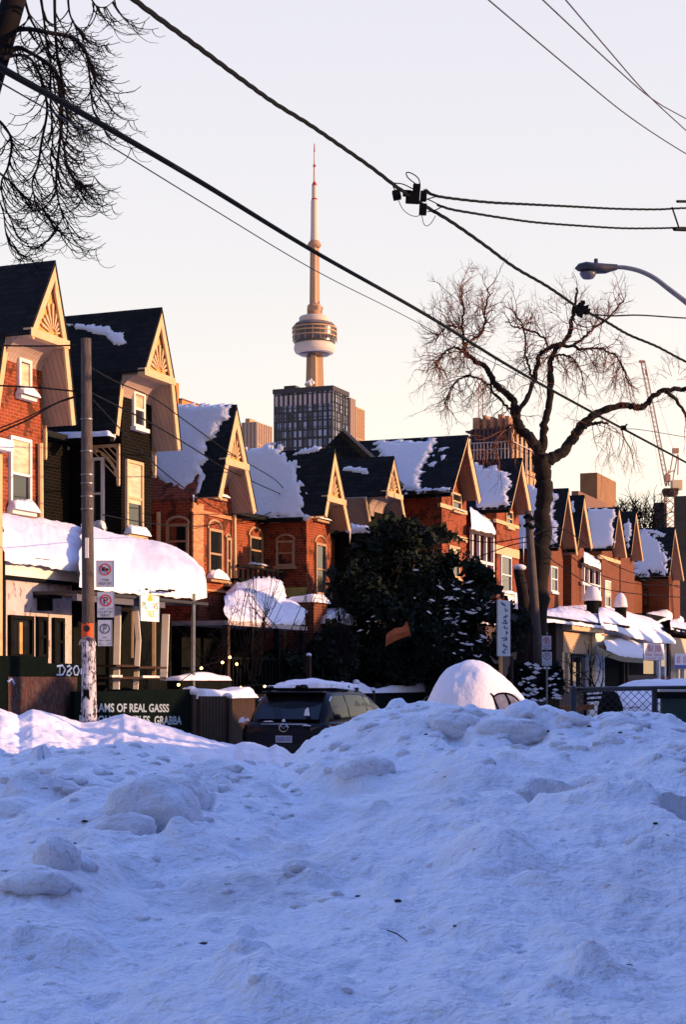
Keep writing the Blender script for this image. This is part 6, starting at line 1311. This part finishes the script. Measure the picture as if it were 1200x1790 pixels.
# uncovered side glass with pillars and wiper showing through on the right flank
m = MB(); G_ = lambda x, y: at(x, y, 18.9)
m.prism([G_(861, 1216), G_(872, 1213), G_(890, 1213), G_(904, 1224), G_(913, 1240), G_(868, 1242)], Vector((.1, .3, 0))); m.build('windscreen', M('frosted_glass', (.30, .28, .34), (.5, .48, .55), scale=9, rough=.4), t)
m = MB()
for pts in ([(858, 1212), (864, 1217), (872, 1213), (884, 1212), (894, 1214)], [(884, 1213), (890, 1225), (894, 1242)], [(862, 1216), (868, 1230), (872, 1242)], [(894, 1214), (905, 1222), (915, 1236)], [(889, 1222), (893, 1230)]):
    m.tube(catm([at(x, y, 18.85) for x, y in pts], 5), .012, 5)
m.build('window_pillars', BLACK, t)

# snow covered cars and fence at the right
t = thing('chainlink_fence', 'chain link fence with a black top rail in front of the snowed in cars', 'fence', at(1000, 1300, 13.5))
DF_ = 13.5; a = at(1003, 1205, DF_); b = at(1300, 1201, DF_ - .3); ud = (b - a); m = MB(); m.tube([a, b], .019, 8); m.build('top_rail', DMETAL, t, smooth=True)
for x, y, r in ((1003, 1205, .030), (1146, 1209, .026), (1290, 1205, .026)):
    m = MB(); p = at(x, y, DF_ - .03); m.tube([Vector((p.x, p.y, .2)), p], r, 10); m.ball(p, r * 1.1, 6); m.build('post', DMETAL, t, smooth=True)
m = MB(); n = int(ud.length / .062)
ux = ud.normalized()
for i in range(-14, n):
    for s in (1, -1):
        p = a + ux * (.062 * i if s > 0 else .062 * (i + 14)); q = p + ux * (s * .87) - Z * .87
        t0, t1 = 0, 1
        def cl(p, q):
            d = q - p; lo, hi = 0.0, 1.0; dx = d.dot(ux); x0 = (p - a).dot(ux)
            if dx > 0: lo = max(lo, -x0 / dx); hi = min(hi, (ud.length - x0) / dx)
            else: hi = min(hi, -x0 / dx); lo = max(lo, (ud.length - x0) / dx)
            return (p + d * lo, p + d * hi) if hi > lo else None
        g_ = cl(p, q)
        if g_: m.tube([g_[0] + Vector((0, .004 * s, 0)), g_[1] + Vector((0, .004 * s, 0))], .0028, 3, cap=False)
m.build('wire_mesh', DMETAL, t)
t = thing('low_timber_fence', 'two low dark timber posts on a red brown rail left of the chain link fence', 'fence', at(970, 1300, 16))
for x in (963, 974): m = MB(); p = at(x, 1222, 16); m.cbox(Vector((p.x, p.y, p.z / 2)), .05, .05, p.z); m.build('post', BLACK, t)
m = MB(); m.abox(at(950, 1246, 16.1), at(1040, 1240, 16.1) - at(950, 1246, 16.1), Vector((0, .05, 0)), Z * .05); m.build('rail', DWOOD, t)
def snowcar(label, px, d, L, paint, seed, green=False, W0=1.8, rot=0.0):
    P = at(px, 1190, d); P.z = 0; f = Matrix.Rotation(rot, 3, 'Z') @ U
    t, Q = car('snowy_car', label, P, f, paint, suv=False, H=1.5, Wd=W0, rear_detail=False, group='snow covered parked cars at the right')
    loft_snow('car_snow', t, [Q(x, -.75, z) for x, z in ((.0, .95), (.6, 1.15), (1.3, 1.5), (2.2, 1.52), (3.2, 1.08), (4.4, .85))], [Q(x, .72, z) for x, z in ((.0, .95), (.6, 1.15), (1.3, 1.5), (2.2, 1.52), (3.2, 1.08), (4.4, .85))], bulge=.22, lip=.6, seed=seed, n=44, m=16)
    snow_patch('rear_snow', t, [Q(-.02, -.8, .5), Q(-.02, .8, .5), Q(.35, .6, 1.3), Q(.35, -.6, 1.3)], (Q(-.02, -.8, .5) - Q(-.02, .8, .5)).cross(Q(.35, .6, 1.3) - Q(-.02, .8, .5)) * -1, .3, .4, .05, .05)
    return t
snowcar('rounded white car under smooth snow behind the middle of the chain link fence', 1108, 33, 4.4, M('white_car', (.5, .5, .52), rough=.3), 61)
snowcar('snow topped car second in line beyond the smooth white car', 1155, 41, 4.4, M('white_car2', (.45, .45, .5), rough=.3), 63)
snowcar('grey snow topped car nearest the right edge behind the fence', 1196, 30, 4.4, M('blue_grey_car', (.16, .18, .24), rough=.3), 65)
t = thing('snowy_bench', 'dark slatted bench back lined with snow behind the left end of the fence', 'bench', at(1040, 1260, 30))
for i in range(3): m = MB(); m.abox(at(1022, 1211 + i * 8, 30), at(1058, 1209 + i * 8, 30) - at(1022, 1211 + i * 8, 30), Vector((0, .04, 0)), Z * .045); s_ = m.build('slat', BLACK, t); m = MB(); m.abox(at(1022, 1211 + i * 8, 30) + Z * .046, at(1058, 1209 + i * 8, 30) - at(1022, 1211 + i * 8, 30), Vector((0, .04, 0)), Z * .03); m.build('snow_line', SNOW, s_)
for x in (1024, 1056): m = MB(); m.tube([at(x, 1290, 30), at(x, 1208, 30)], .03, 6); m.build('leg', BLACK, t)
t = thing('round_bin', 'black rounded bin between the bench and the snowy white car', 'bin', at(1068, 1300, 26)); m = MB(); p = at(1068, 1222, 26); m.lathe(Vector((p.x, p.y, 0)), [(.12, 0), (.2, .4), (.22, .9), (.2, 1.3), (.12, 1.5), (.03, 1.56)], 16); m.build('barrel', BLACK, t, smooth=True)
t = thing('green_skip', 'dark green metal container with a snow dusted rim at the right edge behind the bank', 'container', at(1180, 1300, 12.4))
m = MB(); p = at(1155, 1213, 12.4); m.abox(Vector((p.x, p.y, 0)), Vector((1.1, 0, 0)), Vector((.2, .9, 0)), Z * p.z); m.build('box', M('dark_green_metal', (.012, .03, .026), (.018, .04, .034), rough=.5, scale=5), t, bevel=.02)
m = MB(); m.cbox(Vector((p.x + .55, p.y + .02, p.z - .01)), 1.16, .1, .05); m.build('rim', BLACK, t)
m = MB(); m.cbox(Vector((p.x + .55, p.y + .06, p.z + .024)), 1.1, .06, .02); m.build('snow_rim', SNOW, t)

# ------------------------------------------------------------------ skyline
def block(name, label, d, px0, px1, px2, ytop, mat, ybot=1180, cat='tower block', side=None, group='distant city buildings'):
    C0 = at(px1, 1190, d); C0.z = 0; k0 = (px0 - HX) / F; k2 = (px2 - HX) / F; V = -N
    t0 = (k0 * C0.y - C0.x) / (V.x - k0 * V.y); t2 = (k2 * C0.y - C0.x) / (U.x - k2 * U.y); z = EYE + (HY - ytop) * d / F
    t = thing(name, label, cat, C0, group); m = MB(); m.abox(C0, V * t0, U * t2, Z * z); m.build('walls', mat, t); return t, C0, V * t0, U * t2, z
def gridbars(t, C0, a, b, z, na, nb, nz, z0, rr, mat, name='facade_grid', za=None):
    m = MB(); A = a.normalized(); B = b.normalized()
    for i in range(na + 1): m.abox(C0 + a * (i / na) - A * rr - B * rr * 2 + Z * z0, A * 2 * rr, B * 2 * rr - B * .02, Z * (z - z0))
    for i in range(nb + 1): m.abox(C0 + b * (i / nb) - B * rr - A * rr * 2 + Z * z0, B * 2 * rr, A * 2 * rr - A * .02, Z * (z - z0))
    for j in range(nz + 1):
        zz = z0 + (z - z0) * j / nz; m.abox(C0 - B * rr * 1.4 + Z * (zz - rr * .6), a, B * (rr * 1.4 - .02), Z * rr * 1.2); m.abox(C0 - A * rr * 1.4 + Z * (zz - rr * .6), b, A * (rr * 1.4 - .02), Z * rr * 1.2)
    return m.build(name, mat, t)
def wingrid(name, dark, lights, fl=3.2, wd=2.0, p=.5):
    m = bpy.data.materials.new(name); m.use_nodes = True; nt = m.node_tree; b = nt.nodes['Principled BSDF']; L = nt.links.new
    b.inputs['Roughness'].default_value = .25
    bt = nt.nodes.new('ShaderNodeTexBrick'); bt.offset = 0; L(pos_vec(nt), bt.inputs['Vector']); bt.inputs['Scale'].default_value = 1; bt.inputs['Brick Width'].default_value = wd; bt.inputs['Row Height'].default_value = fl; bt.inputs['Mortar Size'].default_value = .35
    bt.inputs['Color1'].default_value = (*dark, 1); bt.inputs['Color2'].default_value = (*lights, 1); bt.inputs['Mortar'].default_value = tuple(x * .7 for x in dark) + (1,); bt.inputs['Bias'].default_value = p
    L(bt.outputs['Color'], b.inputs['Base Color']); return m
t, C0, a, b, z = block('dark_tower_block', 'dark gridded concrete slab block in front of the tall tower', 560, 480, 581, 608, 676, wingrid('block_windows', (.035, .04, .055), (.36, .44, .58), 3.0, 1.9, 0.0))
BG = M('block_concrete', (.05, .042, .045)); gridbars(t, C0, a, b, z + .3, 12, 6, 30, 0, .16, BG)
m = MB(); m.abox(C0 - b.normalized() * .5 - a.normalized() * .5 + Z * (z - 1.2), a + a.normalized(), b + b.normalized(), Z * 1.6); m.build('parapet', BG, t)
m = MB()
for k in range(12): q = C0 + a * ((k + .25) / 12) - b.normalized() * .32 + Z * (z - 5.5); m.abox(q, a / 24, b.normalized() * .2, Z * 3.5)
m.build('top_lights', M('pale_blinds', (.42, .34, .32)), t)
m = MB(); m.abox(C0 + a * .72 + b * .3 + Z * z, a * .2, b * .3, Z * 2.2); m.abox(C0 + a * .1 + b * .3 + Z * z, a * .12, b * .3, Z * 1.2); m.build('roof_plant', BG, t)
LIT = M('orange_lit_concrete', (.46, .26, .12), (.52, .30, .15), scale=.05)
t, C0, a, b, z = block('slim_tower_block', 'slim block with stepped balconies right of the dark gridded slab', 640, 588, 613, 622, 695, M('brown_concrete', (.20, .13, .10)))
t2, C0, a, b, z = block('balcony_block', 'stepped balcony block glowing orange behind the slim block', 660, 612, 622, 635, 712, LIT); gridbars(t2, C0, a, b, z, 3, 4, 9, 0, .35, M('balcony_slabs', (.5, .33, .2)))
t, C0, a, b, z = block('pale_tower_block', 'pale pink block peeping over the roofs left of the dark slab', 620, 424, 449, 474, 738, M('pink_concrete', (.42, .28, .22))); gridbars(t, C0, a, b, z, 4, 8, 12, 0, .25, M('pale_slabs', (.5, .36, .26)))
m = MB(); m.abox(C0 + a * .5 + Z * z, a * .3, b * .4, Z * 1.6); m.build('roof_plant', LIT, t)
t, C0, a, b, z = block('orange_brick_block', 'plain orange block directly right of the dark house gable', 250, 303, 306, 313, 668, M('orange_block', (.5, .17, .04)))
t, C0, a, b, z = block('orange_brick_block', 'low wide orange rooftop beside the plain orange block', 240, 312, 318, 357, 699, M('orange_block2', (.5, .2, .06)))
m = MB(); m.abox(C0 + Z * z, a, b, Z * .25); m.build('parapet', BRICK2, t)
# building under construction behind the tree
DK = M('raw_floors', (.05, .035, .04)); FR = M('pale_props', (.42, .34, .32)); OSC = M('orange_screens', (.22, .09, .05), (.42, .22, .12), scale=.3)
t, C0, a, b, z = block('building_under_construction', 'unfinished concrete frame building with scaffold levels behind the big tree', 330, 826, 892, 938, 748, DK, cat='building')
gridbars(t, C0, a, b, z, 9, 6, 6, 40, .22, DK)
m = MB(); A = a.normalized(); B = b.normalized(); zr = EYE + (HY - 773) * 330 / F
for i in range(12): m.abox(C0 + a * (i / 11) - B * .8 + Z * (zr - 6), A * .18, B * .15, Z * 6)
for zz in (zr, zr - 1.4): m.abox(C0 - B * .82 + Z * zz, a, B * .12, Z * .16)
for i in range(5): m.abox(C0 + b * (i / 4) - A * .8 + Z * (zr - 6), A * .15, B * .18, Z * 6)
m.abox(C0 - A * .8 + Z * zr, b, A * .12, Z * .16); m.build('edge_props', FR, t)
m = MB()
for i, (u, v) in enumerate(((.02, .12), (.2, .3), (.42, .5), (.62, .7), (.8, .97))): m.abox(C0 - B * .3 + a * u + Z * z, a * (v - u), B * 4, Z * (2.4 + .4 * (i % 2)))
m.build('top_screens', OSC, t)
m = MB()
for i in range(6): m.abox(C0 - A * .35 + b * (i / 6) + Z * (z - 7.5), b * .10, A * .3, Z * 7.5)
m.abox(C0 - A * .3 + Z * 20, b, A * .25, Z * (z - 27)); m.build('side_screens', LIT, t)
m = MB(); m.abox(C0 + a * 1.0 - B * 1.5 + Z * (z - .6), a * .12, B * 5, Z * .3); m.abox(C0 + a * 1.0 - B * 1.5 + Z * (z - 1.6), a * .1, B * 5, Z * .2); m.build('overhanging_deck', DK, t)
t, C0, a, b, z = block('box_block', 'box shaped block with dark front and lit side above the row', 240, 1015, 1045, 1078, 826, M('plain_brown_render', (.19, .09, .035), (.24, .12, .05), scale=.4))
t, C0, a, b, z = block('box_block', 'low brown parapet block at the foot of the lit box shaped block', 225, 1000, 1012, 1060, 858, M('low_block', (.16, .08, .05)))
t, C0, a, b, z = block('dark_block', 'dark flat block at the foot of the crane', 170, 1144, 1162, 1166, 878, M('dark_block_wall', (.03, .022, .02)))
t, C0, a, b, z = block('dark_block', 'dark block filling the right edge beside the crane', 165, 1180, 1240, 1260, 865, wingrid('dark_block_windows', (.03, .022, .02), (.06, .045, .04), 3, 2, -.3))
# cranes
CR = M('crane_orange', (.42, .22, .14)); 
t = thing('tower_crane', 'orange tower crane with a steep luffing jib at the right', 'crane', at(1175, 1190, 300) - Z * 1.7); D3 = 300
def lattice(p, q, w_, n, r, side=Vector((0, 1, 0))):
    m = MB(); d = (q - p); e = d.normalized().cross(side).normalized() * w_; g_ = side * w_
    cs = [e + g_, e - g_, -e - g_, -e + g_]
    for c in cs: m.tube([p + c, q + c], r, 4)
    for i in range(n):
        for j in range(4): m.tube([p + d * (i / n) + cs[j], p + d * ((i + 1) / n) + cs[(j + 1) % 4]], r * .7, 3)
    return m
base = at(1175, 1190, D3); base.z = 0
lattice(base + Vector((0, 0, 0)), at(1173, 866, D3), .9, 22, .12).build('mast', CR, t)
m = MB(); m.cbox(at(1173, 857, D3), 2.6, 2.4, .5); m.lathe(at(1173, 862, D3), [(1.2, -.6), (1.5, 0), (1.3, .7)], 12); m.build('slewing_ring', DWOOD, t)
lattice(at(1168, 850, D3), at(1125, 632, D3), .32, 26, .06).build('jib', CR, t)
m = MB(); m.cbox(at(1123, 632, D3), 1.0, .5, .4); m.cbox(at(1131, 651, D3), .3, .4, 1.1, Vector((.98, 0, .2)), Vector((0, 1, 0)), Vector((-.2, 0, .98))); m.build('jib_head', CR, t)
m = MB(); m.tube([at(1121, 634, D3), at(1158, 850, D3)], .035, 3); m.tube([at(1133, 640, D3), at(1181, 795, D3)], .035, 3); m.build('pendant_ropes', CR, t)
m = MB()
for x0, y0, x1, y1 in ((1172, 826, 1178, 794), (1180, 826, 1186, 794), (1186, 830, 1187, 796), (1164, 830, 1180, 822), (1166, 850, 1170, 822), (1176, 850, 1180, 822)): m.tube([at(x0, y0, D3), at(x1, y1, D3)], .13, 4)
m.cbox(at(1182, 788, D3), 1.1, .8, .9); m.build('head_frame', CR, t)
m = MB(); m.cbox(at(1184, 848, D3), 2.0, 1.6, 1.8); m.build('counterweight', M('crane_counterweight', (.75, .55, .32)), t, bevel=.15)
m = MB(); m.cbox(at(1168, 836, D3), .9, 1.2, 1.3); m.build('cab', CR, t)
t = thing('distant_crane', 'faint distant crane mast rising just left of the unfinished building top', 'crane', at(843, 1190, 600) - Z * 1.7); 
lattice(at(843, 1190, 600) - Z * 1.7, at(841, 672, 600), .8, 40, .12).build('mast', CR, t); m = MB(); m.tube([at(836, 668, 600), at(849, 690, 600)], .3, 4); m.tube([at(841, 672, 600), at(846, 655, 600)], .2, 4); m.build('head', CR, t)

# the tall tower
DT = 1700.0; mp = DT / F
t = thing('observation_tower', 'very tall concrete tower with a round white and dark pod and white mast', 'tower', at(550, 1190, DT) - Z * 1.7)
def TP(y): return EYE + (HY - y) * mp
cx = at(550, 1190, DT).x
def star(levels, rot, inner=.42):
    rows = []
    for y, r in levels:
        row = []
        for i in range(12):
            an = rot + 2 * math.pi * i / 12; rr = r if i % 4 in (0, 1) else r * inner; row.append(Vector((cx + rr * mp * math.cos(an), DT + rr * mp * math.sin(an), TP(y))))
        row.append(row[0]); rows.append(row)
    return MB().grid(rows)
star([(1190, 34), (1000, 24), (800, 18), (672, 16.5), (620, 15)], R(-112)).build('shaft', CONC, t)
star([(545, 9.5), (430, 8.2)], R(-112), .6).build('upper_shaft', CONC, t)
O = Vector((cx, DT, 0))
def LT(prof, mat, name, n=48): m = MB(); m.lathe(O, [(r * mp, TP(y)) for r, y in prof], n); return m.build(name, mat, t, smooth=False)
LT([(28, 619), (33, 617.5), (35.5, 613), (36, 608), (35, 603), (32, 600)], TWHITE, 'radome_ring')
LT([(14, 623), (26, 621), (28.5, 618)], TDARK, 'pod_underside')  # shade below the pod is put into this dark colour
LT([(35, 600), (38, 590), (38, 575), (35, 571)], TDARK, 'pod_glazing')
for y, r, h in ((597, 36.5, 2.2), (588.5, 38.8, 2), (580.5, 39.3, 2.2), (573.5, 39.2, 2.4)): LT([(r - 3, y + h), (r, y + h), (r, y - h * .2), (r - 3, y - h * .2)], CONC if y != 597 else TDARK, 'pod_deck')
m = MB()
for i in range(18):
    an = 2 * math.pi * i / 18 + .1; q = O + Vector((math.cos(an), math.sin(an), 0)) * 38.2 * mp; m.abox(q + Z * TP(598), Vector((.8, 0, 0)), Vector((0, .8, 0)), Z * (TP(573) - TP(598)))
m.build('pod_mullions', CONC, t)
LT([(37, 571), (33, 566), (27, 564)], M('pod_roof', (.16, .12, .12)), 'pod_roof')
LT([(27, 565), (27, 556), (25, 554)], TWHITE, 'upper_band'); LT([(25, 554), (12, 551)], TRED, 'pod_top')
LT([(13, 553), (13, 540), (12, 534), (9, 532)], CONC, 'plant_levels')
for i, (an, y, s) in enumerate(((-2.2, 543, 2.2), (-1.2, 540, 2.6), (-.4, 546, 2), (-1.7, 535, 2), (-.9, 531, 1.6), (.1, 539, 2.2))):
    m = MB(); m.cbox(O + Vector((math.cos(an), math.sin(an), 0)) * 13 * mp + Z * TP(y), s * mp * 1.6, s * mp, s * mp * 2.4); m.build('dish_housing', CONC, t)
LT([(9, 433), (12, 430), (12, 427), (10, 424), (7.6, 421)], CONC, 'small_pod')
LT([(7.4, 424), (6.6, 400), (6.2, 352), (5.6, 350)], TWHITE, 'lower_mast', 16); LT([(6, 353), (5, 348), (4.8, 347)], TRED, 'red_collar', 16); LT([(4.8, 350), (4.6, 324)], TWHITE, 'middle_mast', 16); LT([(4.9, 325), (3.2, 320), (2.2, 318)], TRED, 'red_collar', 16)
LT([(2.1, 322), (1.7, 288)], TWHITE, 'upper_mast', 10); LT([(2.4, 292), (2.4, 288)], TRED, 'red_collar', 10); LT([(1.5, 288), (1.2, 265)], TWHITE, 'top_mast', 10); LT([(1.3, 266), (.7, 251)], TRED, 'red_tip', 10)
t = thing('steam_plume', 'small puff of pale steam where the tower shaft meets the dark slab', 'steam', at(545, 670, 575))
m = MB(); random.seed(2)
for x, y, r in ((538, 670, .7), (541, 667, .6), (544, 664, .45), (547, 669, .7), (535, 672, .5), (542, 671, .9)): m.ball(at(x, y, 575), r, 8)
m.build('vapour', M('steam', (.75, .70, .68), rough=1), t, smooth=True)

# ------------------------------------------------------------------ the houses across the street (outside the picture; they shade the foreground)
ORD = 'first second third fourth fifth sixth seventh eighth ninth tenth eleventh twelfth thirteenth fourteenth fifteenth sixteenth seventeenth eighteenth nineteenth twentieth'.split() + ['twenty ' + x for x in 'first second third fourth fifth sixth seventh eighth ninth'.split()] + ['thirtieth', 'thirty first', 'thirty second', 'thirty third', 'thirty fourth']
def opp(s0, s1, h, sd):
    o = 22.3; t = thing('opposite_house', f'brick house across the street outside the picture, {ORD[sd]} from the near end', 'house', Wp(s0, o, 0), 'houses across the street')
    m = MB(); m.box(s0, s1, o, o + 9, 0, h - 1.6); m.build('walls', BRICK2, t)
    m = MB(); m.prism([Wp(s0 - .2, o - .4, h - 1.6), Wp(s1 + .2, o - .4, h - 1.6), Wp((s0 + s1) / 2, o - .4, h)], N * 9.8); m.build('roof', SHING, t)
    for k in range(2):
        for z in (1.0, 4.0):
            if z + 1.5 < h - 1.6: window(t, Wp(s0 + (s1 - s0) * (.3 + .4 * k), o, 0), U, -N, 1.0, z, z + 1.6, fm=WHITE)
S = lambda y: (y - 34.7 - (-.3714) * 22.3) / .9285
k = 0
for ya, yb in ((-24.0, 12.6), (21.4, 135.0)):           # gap and heights of the unseen rows are shaped to let low sun through
    y = ya if ya > 0 else yb - 7 * 5.2 * .9285
    while y < yb - 1:
        h = 8.4 if y > 33 else (5.3 if y > 18 else 7.6)
        opp(S(y), S(y) + 5.15, h + (k % 3) * .25, k); y += 5.2 * .9285; k += 1
